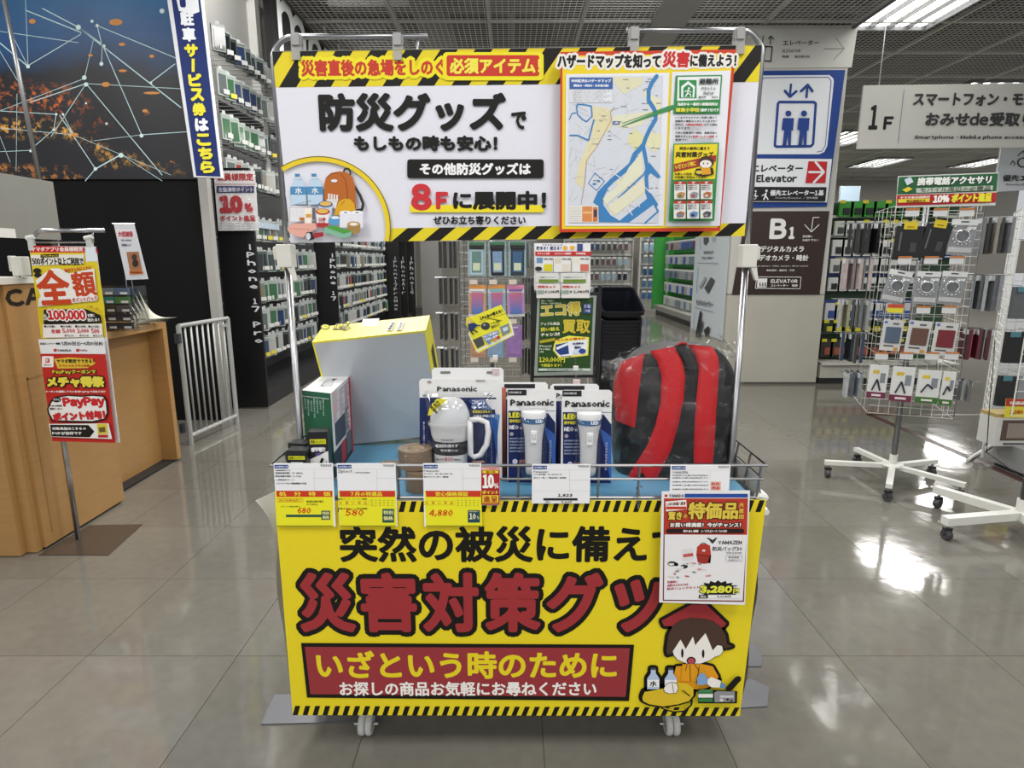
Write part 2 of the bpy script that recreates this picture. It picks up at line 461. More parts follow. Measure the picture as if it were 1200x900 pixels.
T0x, T0y, TW = -1.75, 2.555, 0.457
ti = {}
def tile_mesh(mi_):
    if mi_ in ti: return ti[mi_]
    h = TW / 2 - 0.0009; e = 0.00001
    vs = [(-h, -h, -.003), (h, -h, -.003), (h, h, -.003), (-h, h, -.003), (-h, -h, -.00005), (h, -h, -.00005), (h, h, -.00005), (-h, h, -.00005), (-h + e, -h + e, 0), (h - e, -h + e, 0), (h - e, h - e, 0), (-h + e, h - e, 0)]
    fs = [(8, 9, 10, 11)] + [(i, (i + 1) % 4, 4 + (i + 1) % 4, 4 + i) for i in range(4)] + [(4 + i, 4 + (i + 1) % 4, 8 + (i + 1) % 4, 8 + i) for i in range(4)]
    me = bpy.data.meshes.new('tile'); me.from_pydata(vs, [], fs); me.materials.append(TM[mi_]); ti[mi_] = me
    return me
nt_ = 0
fl = floor.location
for j in range(-4, 8):
    y = T0y + TW * (j + 0.5)
    for i in range(-6, 15):
        x = T0x + TW * (i + 0.5)
        if abs(x) > 0.95 * y + 1.1: continue
        o = bpy.data.objects.new('tile', tile_mesh(random.choice((0, 0, 1, 2)))); COL.objects.link(o); o.parent = floor
        o.location = (x - fl.x, y - fl.y, -fl.z + 0.0); nt_ += 1
# far floor surface flush with the tiles
struct(MB().bb((-7, T0y + TW * 8, -0.003), (13, 20, 0.0), FM).build('floor'))
# brown marking tape on the floor at the right-hand aisle
TAPE = mat('#3f2723', 0.35)
tp = MB(); tp.bb((2.765, 2.3, 0), (2.815, 4.60, 0.0012), TAPE); tp.bb((2.765, 4.56, 0), (5.6, 4.60, 0.0012), TAPE)
struct(tp.build('trim_1'))
# ---- walls
WG = mat('#b9b8b4', 0.6, 0, 0.05, 6)
WD = mat('#0a0a0b', 0.75, 0, 0.1, 4)
WD.node_tree.nodes['Principled BSDF'].inputs['Specular IOR Level'].default_value = 0.2
wall = MB(); wall.bb((-6.5, 4.42, 0), (-2.16, 4.47, 4.1), WD)
wl = struct(wall.build('wall_left'))
# mural on the black wall: a night view of a coast with light trails
def mural_mat():
    m = bpy.data.materials.new('night_city_print'); m.use_nodes = True
    nt = m.node_tree; N = nt.nodes; L = nt.links; b = N['Principled BSDF']; b.inputs['Roughness'].default_value = 0.5
    g = N.new('ShaderNodeNewGeometry'); sp = N.new('ShaderNodeSeparateXYZ'); L.new(g.outputs['Position'], sp.inputs[0])
    def noise(sc, det=4, dist=0.0, off=(0, 0, 0), stretch=(1, 1, 1)):
        mp = N.new('ShaderNodeMapping'); mp.inputs['Location'].default_value = off; mp.inputs['Scale'].default_value = stretch; L.new(g.outputs['Position'], mp.inputs[0])
        n = N.new('ShaderNodeTexNoise'); n.inputs['Scale'].default_value = sc; n.inputs['Detail'].default_value = det; n.inputs['Distortion'].default_value = dist; L.new(mp.outputs[0], n.inputs['Vector']); return n.outputs['Fac']
    def ramp(src, a, b_):
        r = N.new('ShaderNodeMapRange'); r.inputs['From Min'].default_value = a; r.inputs['From Max'].default_value = b_; r.clamp = True; L.new(src, r.inputs['Value']); return r.outputs[0]
    def mul(a, b_):
        k = N.new('ShaderNodeMath'); k.operation = 'MULTIPLY'; L.new(a, k.inputs[0])
        if isinstance(b_, float): k.inputs[1].default_value = b_
        else: L.new(b_, k.inputs[1])
        return k.outputs[0]
    def mixc(fac, A, col):
        k = N.new('ShaderNodeMix'); k.data_type = 'RGBA'; L.new(fac, k.inputs[0])
        if isinstance(A, tuple): k.inputs[6].default_value = (*A, 1)
        else: L.new(A, k.inputs[6])
        k.inputs[7].default_value = (*col, 1); return k.outputs[2]
    wob = noise(1.2, 5, 0.4)
    ad = N.new('ShaderNodeMath'); ad.operation = 'MULTIPLY_ADD'; L.new(wob, ad.inputs[0]); ad.inputs[1].default_value = 0.5; L.new(sp.outputs['Z'], ad.inputs[2])
    sky = ramp(ad.outputs[0], 2.66, 2.86)                       # blue sea above, dark land under
    c = mixc(sky, rgb('#14151c'), rgb('#174878'))
    hi = ramp(ad.outputs[0], 2.9, 3.15); c = mixc(mul(hi, noise(2.2, 4)), c, rgb('#3f86bd'))
    # glow bands of the coast lights
    tilt = N.new('ShaderNodeMath'); tilt.operation = 'MULTIPLY_ADD'; L.new(sp.outputs['X'], tilt.inputs[0]); tilt.inputs[1].default_value = 0.24; L.new(ad.outputs[0], tilt.inputs[2])
    vor = N.new('ShaderNodeTexNoise'); vor.inputs['Scale'].default_value = 24; vor.inputs['Detail'].default_value = 7; vor.inputs['Roughness'].default_value = 0.75; L.new(g.outputs['Position'], vor.inputs['Vector'])
    spk = ramp(vor.outputs['Fac'], 0.51, 0.61)
    def band(z0, wd, lft, src=tilt.outputs[0]):
        s1 = N.new('ShaderNodeMath'); s1.operation = 'SUBTRACT'; L.new(src, s1.inputs[0]); s1.inputs[1].default_value = z0
        s2 = N.new('ShaderNodeMath'); s2.operation = 'ABSOLUTE'; L.new(s1.outputs[0], s2.inputs[0])
        r = ramp(s2.outputs[0], wd, 0.0); return mul(r, ramp(sp.outputs['X'], *lft))
    c = mixc(mul(band(1.70, 0.16, (-2.7, -3.1)), spk), c, rgb('#e0701e'))
    c = mixc(mul(band(1.50, 0.07, (-2.2, -2.9)), spk), c, rgb('#f0b04a'))
    c = mixc(mul(band(1.24, 0.06, (-2.6, -3.0)), spk), c, rgb('#c98238'))
    sc_ = ramp(noise(9, 3, 0, (4, 2, 1)), 0.70, 0.75); c = mixc(mul(sc_, ramp(sp.outputs['Z'], 2.6, 2.3)), c, rgb('#b9672a'))
    L.new(c, b.inputs['Base Color'])
    return m
BASE[wl] = Vector(wl.location)
mur = MB(); MM = mural_mat(); zb = atY(150, 210, 4.41).z
mur.bb((-6.2, 4.405, zb), (-2.19, 4.42, 4.0), MM)
mural = tag(mur.build('wall_picture'), 'large wall picture of a night coast with city lights and thin white lines', 'wall picture')
mc = ycan(4.404, 0.0008)
LN = '#b9d6da'
for a, b_, wd in (((-10, 42), (33, 78), 1.6), ((30, 12), (95, 38), 1.4), ((33, 77), (95, 40), .9), ((12, 36), (33, 78), .9), ((30, 0), (33, 78), .8), ((92, 32), (212, 126), 1.5), ((92, 32), (120, 52), 1.6), ((114, 30), (120, 55), 1.2), ((114, 30), (235, 80), 1.0),
    ((120, 52), (166, 158), 1.2), ((101, 98), (190, 205), 1.2), ((101, 98), (35, 120), 1.1), ((101, 98), (230, 105), .8), ((101, 98), (60, 160), .8), ((166, 158), (225, 154), .9), ((166, 158), (110, 165), .6), ((176, 97), (205, 75), 1.1),
    ((70, 135), (112, 198), 1.1), ((112, 198), (142, 181), 1.7), ((142, 181), (190, 212), .7), ((112, 198), (100, 212), 1.0), ((66, 134), (63, 152), .9), ((74, 134), (86, 158), .9), ((63, 152), (35, 176), .8), ((0, 130), (66, 134), .9), ((0, 150), (86, 158), .7),
    ((-5, 178), (40, 176), .7), ((0, 60), (30, 110), .8), ((-5, 36), (92, 50), .8), ((110, 45), (99, 92), .8), ((50, 10), (92, 32), 1.4), ((86, 158), (200, 205), .6), ((20, 110), (19, 200), .6), ((0, 160), (12, 190), .7), ((99, 92), (0, 130), .7), ((120, 52), (119, 75), .9)):
    mc.line([a, b_], wd * .85, LN, 1)
for x, y, r in ((33, 78, 2.4), (92, 32, 3.2), (101, 99, 2.6), (114, 30, 2), (166, 159, 2.4), (112, 198, 2.2), (142, 182, 3), (99, 91, 2.8), (119, 75, 2.4), (66, 134, 1.5), (74, 134, 1.5), (63, 152, 1.5), (177, 97, 1.5), (36, 177, 1.6), (101, 121, 1.3), (125, 145, 1.5), (190, 13, 3), (108, 25, 2), (122, 54, 2)):
    mc.ell(x, y, r, r, '#cfe3df', 2, 8)
for x, y, rx, ry in ((136, 26, 8, 4), (38, 25, 4, 3), (143, 52, 4, 2), (144, 83, 5, 1.6), (106, 65, 3, 1.6), (124, 99, 5, 3), (178, 66, 3, 2), (178, 109, 10, 1.6), (170, 130, 3, 2), (88, 158, 4, 2.4)):
    mc.ell(x, y, rx, ry, '#c98a4a', 1.5, 10)
mc.done(mural, 'print')
# grey post at the end of the black wall, and a tall grey shop wall running back
GP = mat('#a09e9a', 0.5, 0, 0.05, 8)
struct(MB().bb((-2.17, 4.38, 0), (-2.11, 4.44, 3.4), GP).build('trim_2'))
wb = MB(); wb.bb((-2.66, 4.47, 0), (-2.52, 16.2, 4.1), WG); struct(wb.build('wall_side'))
tr = MB(); GT = mat('#b5b4b0', 0.5, 0, 0.05, 8)
tr.bb((-2.52, 5.28, 2.0), (-2.44, 5.40, 4.1), GT); tr.bb((-2.52, 4.6, 3.02), (-2.47, 9, 3.10), GT); tr.bb((-2.52, 6.35, 2.0), (-2.44, 6.45, 4.1), GT); tr.bb((-2.52, 4.6, 3.62), (-2.47, 9, 3.68), GT)
struct(tr.build('trim_3'))
struct(MB().bb((-7, 16.2, 0), (13, 16.4, 4.1), mat('#8e8a82', 0.6)).build('wall_back'))
struct(MB().bb((-2.1, 14.2, 0), (-1.63, 14.7, CEIL), mat('#8b8987', 0.5)).build('trim_4'))
# ---- pillar
PW = mat('#a9a69b', 0.5, 0, 0.06, 5)
PX0, PX1, PY0, PY1 = 2.04, 2.955, 5.78, 6.92
zs = atY(700, 345, 5.78).z
pil = MB(); pil.bb((PX0, PY0, 0), (PX1, PY1, zs - 0.004), PW); pil.bb((PX0 + .006, PY0 + .006, zs - 0.004), (PX1 - .006, PY1 - .006, zs + 0.004), mat('#5d5b55', .6)); pil.bb((PX0, PY0, zs + 0.004), (PX1, PY1, CEIL - .02), mat('#b6b5ae', 0.5, 0, 0.04, 5))
struct(pil.build('wall_pillar'))
struct(MB().bb((PX0 - .004, PY0 - .006, 0), (PX1 + .004, PY0, 0.02), mat('#4c4a46', .5)).build('baseboard_pillar'))
# ---- open ceiling
CD = mat('#2a2927', 0.8, 0, 0.2, 3)
struct(MB().bb((-7, -5, 4.1), (13, 18, 4.2), CD).build('ceiling'))
CW = mat('#c9c8c2', 0.5)
cw = MB(); x = -1.78
cx0, cx1, cy0, cy1 = -1.78, 12.0, 3.3, 16.2
while x < cx1: cw.bb((x - .0026, cy0, CEIL), (x + .0026, cy1, CEIL + .004), CW); x += 0.05
y = cy0
while y < cy1: cw.bb((cx0, y - .0026, CEIL + .004), (cx1, y + .0026, CEIL + .008), CW); y += 0.05
o = struct(cw.build('ceiling')); o['kind'] = 'structure'
cb = MB(); x = -1.88 + .8 * 1; CB = mat('#bdbcb6', 0.45)
x = -1.80
while x < cx1: cb.bb((x - .012, cy0, CEIL - .012), (x + .012, cy1, CEIL + .012), CB); x += 0.8
y = 3.35
while y < cy1: cb.bb((cx0, y - .012, CEIL - .011), (cx1, y + .012, CEIL + .011), CB); y += 0.8
struct(cb.build('ceiling'))
struct(MB().bb((-1.9, 3.3, CEIL - .02), (-1.78, 16.2, CEIL + .1), mat('#55534f', .6)).build('trim_5'))
# ducts, trays and pipes in the dark space above the mesh
dk = MB(); DG = mat('#6b6a66', 0.6); DB = mat('#3a3936', 0.7)
for k, (xx, zz, ww) in enumerate(((-1.0, 3.62, .3), (0.5, 3.7, .22), (2.7, 3.6, .4), (4.8, 3.66, .3), (7.2, 3.6, .5))):
    dk.bb((xx, 3.3, zz), (xx + ww, 16, zz + .2), DB if k % 2 else DG)
for yy, zz in ((5.2, 3.5), (6.9, 3.75), (8.7, 3.5), (10.6, 3.7), (13, 3.55)):
    dk.bb((-1.9, yy, zz), (12, yy + .22, zz + .1), DG if zz > 3.6 else DB)
for k in range(14):
    a = random.uniform(-1.7, 9); dk.tube([(a, 3.4, 3.4 + .03 * (k % 5)), (a + random.uniform(-.5, .5), 9, 3.45), (a + random.uniform(-1, 1), 16, 3.5)], 0.018, DG if k % 2 else DB, 5)
struct(dk.build('trim_6'))
struct(MB().bb((1.2, 3.3, CEIL - .03), (1.5, 16, CEIL + .02), mat('#a3a29d', .5)).build('trim_7'))
# ---- ceiling lamps in view
TUBE = mat('#fffef8', 0.4, 0, 0.0, 1, emit=7.0)
TRAY = mat('#77777a', 0.5)
def ceiling_lamp(cx, cy, label, L_=1.25, W_=.66):
    t = thing('ceiling_lamp', label, 'lamp', (cx, cy, CEIL - .03), 'recessed lamps in the open mesh ceiling')
    z = CEIL - .03
    b = MB(); b.bb((cx - W_ / 2, cy - L_ / 2, z + .09), (cx + W_ / 2, cy + L_ / 2, z + .10), TRAY)
    for s_ in (-1, 1):
        b.bb((cx + s_ * W_ / 2 - .01, cy - L_ / 2, z), (cx + s_ * W_ / 2 + .01, cy + L_ / 2, z + .10), TRAY); b.bb((cx - W_ / 2, cy + s_ * L_ / 2 - .01, z), (cx + W_ / 2, cy + s_ * L_ / 2 + .01, z + .10), TRAY)
    for k in (-1, 0, 1): b.bb((cx + k * W_ / 4 - .006, cy - L_ / 2, z + .01), (cx + k * W_ / 4 + .006, cy + L_ / 2, z + .07), TRAY)
    b.build('lamp_tray', t)
    if cy > 6: area('ceiling_area_light', (cx, cy, z - .004), .62, 1.2, 45)
    for k in range(4):
        x = cx + (k - 1.5) * W_ / 4
        MB().bb((x - .045, cy - L_ / 2 + .02, z + .03), (x + .045, cy + L_ / 2 - .02, z + .05), TUBE).build('lamp_tube', t)
rows = [5.25, 8.1, 10.8, 13.4]
for r_, cy in enumerate(rows):
    for c_, cx in enumerate((3.33, 5.6, 7.7, 9.9)):
        if r_ == 0 and c_ > 0: continue
        ceiling_lamp(cx, cy, 'large bright lamp cut into the mesh ceiling above the pillar' if r_ == 0 else f'small far ceiling lamp, {ORD[r_ - 1]} row behind the hanging sign, {ORD[c_]} lamp from the pillar')
for cy in (5.25, 8.1, 10.8, 13.4):      # rows over the centre aisle, hidden behind the sign board
    for cx in (-.75,):
        if cy > 6: ceiling_lamp(cx, cy, f'ceiling lamp over the centre aisle behind the disaster banner, {ORD[rows.index(cy) - 1]} one back')
# ================================================================ DISPLAY WAGON
XL, XR, YF, YB, ZS, ZR = -0.522, 0.55, 1.285, 1.75, 0.655, 0.737
wg = thing('display_wagon', 'wheeled white wire display wagon in the middle of the aisle, wearing a yellow banner', 'wagon', (0.02, 1.5, 0))
body = MB(); VIN = mat('#d8d6ce', 0.45, 0, 0.04, 10)
body.bb((XL, YF + .02, .13), (XR, YB, .16), WHITEP)
for x in (XL + .01, XR - .01): body.bb((x - .01, YF + .02, .12), (x + .01, YB, ZS - .02), VIN)
body.bb((XL, YB - .02, .12), (XR, YB, ZS - .02), VIN)
body.build('wagon_body', wg)
MB().bb((XL + .004, YF + .008, ZS - .016), (XR - .004, YB - .004, ZS - .006), WHITEP).build('deck', wg)
BLUE = mat('#5a90b0', 0.45, 0, 0.08, 14, bump=.25)
MB().bb((XL + .006, YF + .010, ZS - .006), (XR - .006, YB - .01, ZS), BLUE).build('deck_cover', wg)
# curled white sheet hanging at the left side, grey side sheet at the right
sh = MB(); SH = mat('#d9d6cb', 0.4, 0, 0.04, 9)
def shf(u, v):
    z = .645 - v * .555; x = XL - .012 - .03 * math.exp(-v * 9) + .012 * math.sin(v * 9) * (1 - v) + u * .02
    return (x - .018 * (1 - u) * (1.1 - v), YF + .012 + .10 * u + .006 * math.sin(v * 14), z)
sh.grid(shf, 5, 24, SH); sh.build('side_sheet', wg, smooth=True)
sh = MB(); SG = mat('#b9b7b0', 0.35, 0, 0.05, 9)
def shg(u, v):
    z = .70 - v * .60; return (XR + .006 + .014 * math.sin(v * 3.1) + .004 * math.sin(v * 17), YF + .005 + .36 * u, z)
sh.grid(shg, 6, 20, SG); sh.build('side_sheet', wg, smooth=True)
rim = MB(); rim.tube([(XR + .0, YF, ZR - .075), (XR + .025, YF + .01, ZR - .085), (XR + .03, YF + .42, ZR - .085), (XR + .03, YF + .01, ZR - .12)], .008, WHITEP, 6); rim.build('side_rail', wg)
# wire basket
wr = MB(); r = .0028
def loop(z, rr, o=0.0): wr.tube([(XL - o, YF - o, z), (XR + o, YF - o, z), (XR + o, YB + o, z), (XL - o, YB + o, z), (XL - o, YF - o, z)], rr, CHROME, 6)
loop(ZR, .0034, .012); loop(ZR - .033, r, .008); loop(ZS + .002, .0034)
for k in range(13):
    x = XL + (XR - XL) * k / 12
    for y, yo in ((YF, -.012), (YB, .012)): wr.tube([(x, y, ZS), (x, y + yo, ZR)], r, CHROME, 5)
for k in range(1, 6):
    y = YF + (YB - YF) * k / 6
    for x, xo in ((XL, -.012), (XR, .012)): wr.tube([(x, y, ZS), (x + xo, y, ZR)], r, CHROME, 5)
wr.build('wire_basket', wg)
def caster(x, y, par):
    c = MB(); GW = mat('#c4c4c2', 0.4)
    for dx in (-.0088, .0088): c.lathe([(.006, -.008), (.024, -.008), (.027, -.004), (.027, .004), (.024, .008), (.006, .008)], (x + dx, y, .027), GW, 16, M=Matrix.Rotation(R(90), 3, 'Y'))
    c.tube([(x - .03, y, .027), (x + .03, y, .027)], .004, STEEL, 6)
    f = MB(); f.box((x, y + .008, .075), (.028, .03, .02), WHITEP); f.tube([(x, y + .008, .07), (x, y + .008, .13)], .008, STEEL, 8); f.tube([(x, y + .008, .06), (x, y, .03)], .006, WHITEP, 6)
    o = f.build('caster', par); c.build('wheel', o, smooth=False)
for x, y in ((-.37, 1.335), (.405, 1.335), (-.42, 1.70), (.46, 1.70)): caster(x, y, wg)
# ---- yellow banner hung on the front
bn = thing('banner', 'big yellow disaster-supplies banner hung across the front of the wagon', 'banner', (0.02, 1.27, 0.09))
c = ycan(1.268, .00022)
BQ = [(322, 588), (898, 586), (867, 839), (343, 838)]
c.board([BQ[3], BQ[2], BQ[1], BQ[0]], .002, P('#e4cf24'), 'banner_sheet', bn)
Y1, K1, R1 = '#e4cf24', '#14130f', '#9c3236'
c.stripes((322, 588), (898, 586), (897, 600), (324, 600), 48, .35, K1)
c.stripes((342, 827), (868.5, 829), (867, 839), (343, 838), 45, .35, K1)
c.t('突然の被災に備えて', 398, 616, 803, 659, K1, 1.6)
l0 = c.lay + 1
for i, ch in enumerate('災害対策グッ'):
    x0 = 350 + i * 72.6; x1 = x0 + 66
    if ch == 'ッ': x0 += 6; x1 -= 2
    yt = 671 + (8 if ch == 'ッ' else 0)
    c.t(ch, x0 - 5.6, yt - 5.6, x1 + 5.6, 746.6, K1, 8.2, lay=l0 + .04 * i, res=4)
    c.t(ch, x0, yt, x1, 741, R1, 2.8, lay=l0 + 1 + .04 * i, res=4)
c.lay = l0 + 2
c.poly([(353, 753), (743, 755), (737, 821), (360, 817)][::-1], K1)
c.poly([(357.5, 757.5), (738, 759), (733, 816), (364, 813)][::-1], '#95353a')
c.t('いざという時のために', 371, 762, 723, 795, Y1, 1.25)
c.t('お探しの商品お気軽にお尋ねください', 398, 798, 699, 815, '#f0ece6', .55)
# cartoon child with rain hood and torch (view of the crop 735,690 x5.62)
c.view(735, 690, 5.62)
OUT = K1
lb = c.L(None)
def blob(pts, wd, fill):
    if wd > 9: c.line(pts, wd * 1.75, OUT, lb, close=True); c.poly(pts, OUT, lb + .1)
    else: c.line(pts, wd, OUT, None, close=True)
    c.poly(pts, fill)
hood = [(420, 100), (520, 100), (650, 225), (630, 250), (240, 240), (225, 205)]
blob(hood, 26, '#9c3236')
hair = [(255, 400), (268, 300), (300, 235), (350, 200), (420, 185), (500, 192), (560, 205), (610, 240), (645, 300), (655, 360), (690, 375), (650, 385), (300, 420), (262, 430)]
blob(hair, 24, '#4a362c')
for q in ([(320, 505), (500, 492), (560, 505), (600, 575), (540, 640), (480, 660), (330, 640), (300, 580)],): blob(q, 20, '#e09a1e')
face = [(295, 395), (350, 325), (382, 390), (430, 305), (445, 365), (512, 280), (560, 400), (590, 365), (620, 370), (628, 400), (610, 430), (575, 440), (545, 462), (480, 486), (390, 486), (330, 460), (305, 430)]
blob(face, 7, '#efeae4')
hairo = [(255, 400), (268, 300), (300, 235), (350, 200), (420, 185), (500, 192), (560, 205), (610, 240), (645, 300), (655, 378), (590, 358), (562, 395), (512, 285), (447, 362), (430, 308), (384, 388), (348, 328), (300, 402), (262, 425)]
c.poly(hairo, '#4a362c')
c.ell(360, 417, 8, 30, K1); c.ell(497, 420, 8, 28, K1); c.ell(418, 466, 30, 26, K1); c.ell(418, 468, 23, 20, '#b04a55')
c.poly([(360, 487), (492, 487), (500, 600), (350, 600)], '#e09a1e')
for a in (((390, 490), (380, 530)), ((410, 490), (412, 600)), ((440, 490), (470, 530)), ((470, 500), (452, 610))): c.line(a, 4, K1)
for bx, tx in ((168, '水'), (282, '')):
    bt = [(bx - 40, 650), (bx - 40, 580), (bx - 16, 545), (bx - 16, 515), (bx + 16, 515), (bx + 16, 545), (bx + 40, 580), (bx + 40, 650)]
    blob(bt, 22, '#b4c3dc'); c.rect(bx - 38, 588, bx + 38, 635, '#efeef0')
    c.rect(bx - 17, 508, bx + 17, 522, '#4a4a4e')
    if tx: c.t(tx, bx - 24, 592, bx + 24, 632, K1, 2)
helm = [(95, 700), (110, 665), (170, 655), (240, 640), (310, 600), (390, 610), (430, 640), (430, 690), (400, 725), (330, 745), (230, 760), (140, 745), (100, 725)]
blob(helm, 26, '#d9b92a')
c.line([(225, 770), (300, 795), (370, 790), (415, 750), (420, 720)], 14, K1); c.line([(235, 768), (300, 788), (365, 783), (408, 745)], 6, '#d9b92a')
for a in (((350, 655), (405, 690)), ((362, 650), (410, 692))): c.line(a, 4, K1)
fist = [(235, 640), (255, 612), (290, 600), (320, 610), (328, 640), (315, 668), (270, 672), (242, 662)]
blob(fist, 7, '#efeae4'); c.line([(290, 605), (300, 665)], 4, K1)
cone = [(455, 615), (452, 570), (470, 545), (495, 535), (525, 575), (530, 600), (500, 615)]
blob(cone, 10, '#7fa3cf')
arm = [(522, 580), (545, 562), (610, 590), (600, 632), (545, 630), (520, 610)]; blob(arm, 14, '#efeae4')
c.poly([(612, 600), (640, 612), (628, 640), (602, 632)], '#5f8fc0')
c.line([(660, 640), (720, 575)], 46, K1)
c.poly([(458, 640), (715, 655), (712, 735), (458, 735)], K1)
for yy, cl in ((650, '#3c7a48'), (672, '#e8e8e6'), (700, '#3c7a48')): c.rect(460, yy, 555, yy + 24, cl)
c.ell(507, 650, 47, 8, '#4c8a58')
c.poly([(562, 665), (580, 652), (698, 655), (698, 722), (565, 725)], '#8e8e90'); c.rect(600, 680, 690, 695, '#c9c9cb'); c.ell(610, 710, 12, 10, '#d5d5d5'); c.ell(650, 706, 8, 7, K1); c.ell(675, 712, 7, 6, K1)
c.view(0, 0, 1)
c.done(bn)
# ---- price cards in clear holders on the front wire
def card(name, label, quad, kind, Y=1.262):
    t = thing(name, label, 'price card', atY((quad[0] + quad[2]) / 2, quad[3], Y), 'price cards on the wagon')
    c = ycan(Y, .00015)
    x0, y0, x1, y1 = quad; q = [(x0, y0), (x1, y0), (x1 - (x1 - 600) * .06 * (y1 - y0) / 250, y1), (x0 - (x0 - 600) * .06 * (y1 - y0) / 250, y1)]
    q = [(x0, y0), (x1, y0), (x1 - (x1 - 600) * .00022 * (y1 - y0), y1), (x0 - (x0 - 600) * .00022 * (y1 - y0), y1)]
    c.board(q[::-1], .0012, P('#e9e9ec'), 'card', t)
    return t, c
def price(label, x0, x1, lines, head, hy, pr, pr2, sub, green):
    t, c = card('price_card', label, (x0, 543, x1, 617), 0)
    c.view(x0, 543, 7.5)       # local: 0..518 wide, 0..555 high
    W = (x1 - x0) * 7.5
    c.poly([(W, 240), (W + 8, 555), (28, 555), (14, 240)], '#e8e22a', 1)
    c.rect(8, 12, 130, 44, '#2b4a8c', 2); c.t('LABI家電住まい館', 14, 20, 124, 36, '#dfe3ee', .5, 3)
    c.t('70151013', W - 110, 8, W - 12, 28, '#3a3a3a', 1, 3)
    c.line([(W - 165, 55), (W - 160, 230)], 1.5, '#9a9a9a', 2); c.line([(W - 165, 130), (W, 130)], 1.5, '#9a9a9a', 2); c.line([(8, 50), (W, 50)], 1.2, '#b5b5b5', 2)
    for s_, a, b_, cc, d_ in lines: c.t(s_, a, b_, cc, d_, '#2a2a2e', .6, 3)
    c.poly([(W - 4, 240), (W - 4, 294), (30, 294), (24, 240)], '#c93a26', 2)
    c.t(head, hy[0], 248, hy[1], 288, '#ece23a', 1.6, 3)
    if sub == 1:
        c.rect(34, 308, 260, 340, '#c93a26', 2); c.rect(37, 311, 257, 337, '#e8e22a', 3); c.t('処分在庫品限り', 50, 314, 244, 335, '#c9542a', .5, 4)
        c.t('緊急防災懐中電灯', 290, 325, 440, 345, '#3a4420', .5, 3); c.t('XT-SHF01L', 290, 352, 390, 368, '#3a4420', .5, 3); c.t('ポイント進呈対象外', 66, 372, 230, 386, '#4a5420', .3, 3)
        c.rect(110, 450, 425, 472, '#27524a', 3)
    else:
        c.rect(10, 328, 282, 366, '#c98a2a', 2); c.rect(12, 330, 280, 364, '#e8e22a', 3)
        for i, ch in enumerate('お買い得品'): c.t(ch, 24 + i * 54, 334, 50 + i * 54, 360, '#c9742a', .6, 4)
        for j in range(3): c.t('８９８９８９', 300, 318 + j * 22, W - 20, 330 + j * 22, '#8a8a30', .2, 3)
        if sub == 2: c.t('商品コード・メーカー希望', 12, 305, 265, 320, '#3a4420', .4, 3); c.t('現金お支払い・税込価格', 10, 388, 270, 406, '#3a4420', .4, 3)
    c.t(pr, *pr2, '#d02a1c', 2.5, 4, shear=.2)
    if green == 1:
        c.rect(W - 100, 415, W - 22, 495, '#245048', 3); c.t('特別', W - 92, 422, W - 30, 452, '#e9e3a0', 1, 4); c.t('価格', W - 92, 458, W - 30, 488, '#e9e3a0', 1, 4)
    elif green == 2:
        c.rect(W - 115, 400, W - 12, 520, '#245048', 3); c.t('特別', W - 106, 412, W - 20, 450, '#e9e3a0', 1.5, 4); c.t('価格', W - 106, 462, W - 20, 500, '#e9e3a0', 1.5, 4)
    else:
        c.rect(W - 118, 410, W - 12, 520, '#23485a', 3); c.t('お買上価格から', W - 110, 416, W - 20, 428, '#e9e3a0', .3, 4); c.t('10', W - 106, 436, W - 46, 492, '#f2ecc8', 3, 4); c.t('%', W - 38, 460, W - 20, 492, '#e9e3a0', .6, 4)
    c.rect(30, 546, W, 551, '#4a4a20', 3)
    c.done(t)
price('price card reading 680 at the end of the front wire, under the small torch boxes', 320.5, 390, [('◎緊急用防災グッズ', 18, 55, 150, 68), ('緊急防災懐中電灯　XT-SHF01L', 18, 76, 260, 94), ('緊急用懐中電灯（しろ光）', 18, 104, 245, 122), ('２段階点灯モード', 26, 136, 180, 152), ('スライドで光の範囲調節が可能', 26, 168, 290, 184)], '処　分　特　価', (50, 500), '680', (210, 385, 330, 440), 1, 1)
price('price card reading 580 with Ziplect heading, hanging under the green box'.replace('Ziplect heading', 'red July offer strip'), 394.5, 463.5, [('TGK7267CHR06', 158, 74, 295, 88), ('Ziplect', 12, 55, 140, 90)], '７月の特選品', (120, 400), '580', (78, 400, 240, 460), 2, 2)
price('price card reading 4,880 hanging under the boxed lantern', 495.5, 564, [('Panasonic', 10, 56, 145, 74), ('ランタン　BF-BL45M-W', 10, 84, 260, 98), ('明るさランプ/単一/電池用', 10, 110, 225, 126)], '安心価格保証', (110, 400), '4,880', (55, 405, 265, 470), 3, 3)
# 10% card
t, c = card('point_card', 'narrow red and yellow 10% points card beside the 4,880 price card', (564, 547, 585.5, 592), 0)
c.view(564, 547, 7.5); c.rect(0, 0, 161, 335, '#a8242c', 1); c.rect(4, 6, 156, 28, '#e8c9c0', 2); c.t('ヤマダ会員様限定', 10, 9, 150, 25, '#c02a2a', .6, 3); c.rect(12, 34, 150, 56, '#e8d82a', 2); c.t('還元率', 40, 37, 125, 53, '#8a2a1a', .8, 3)
c.t('10', 10, 64, 112, 190, '#f4f1ea', 7, 3); c.t('%', 108, 140, 155, 192, '#f4f1ea', 3, 3); c.t('ポイント', 8, 205, 150, 240, '#f0e23a', 2, 3); c.rect(10, 250, 150, 320, '#e8d82a', 2); c.t('進呈', 16, 254, 144, 316, '#a8242c', 3, 3); c.done(t)
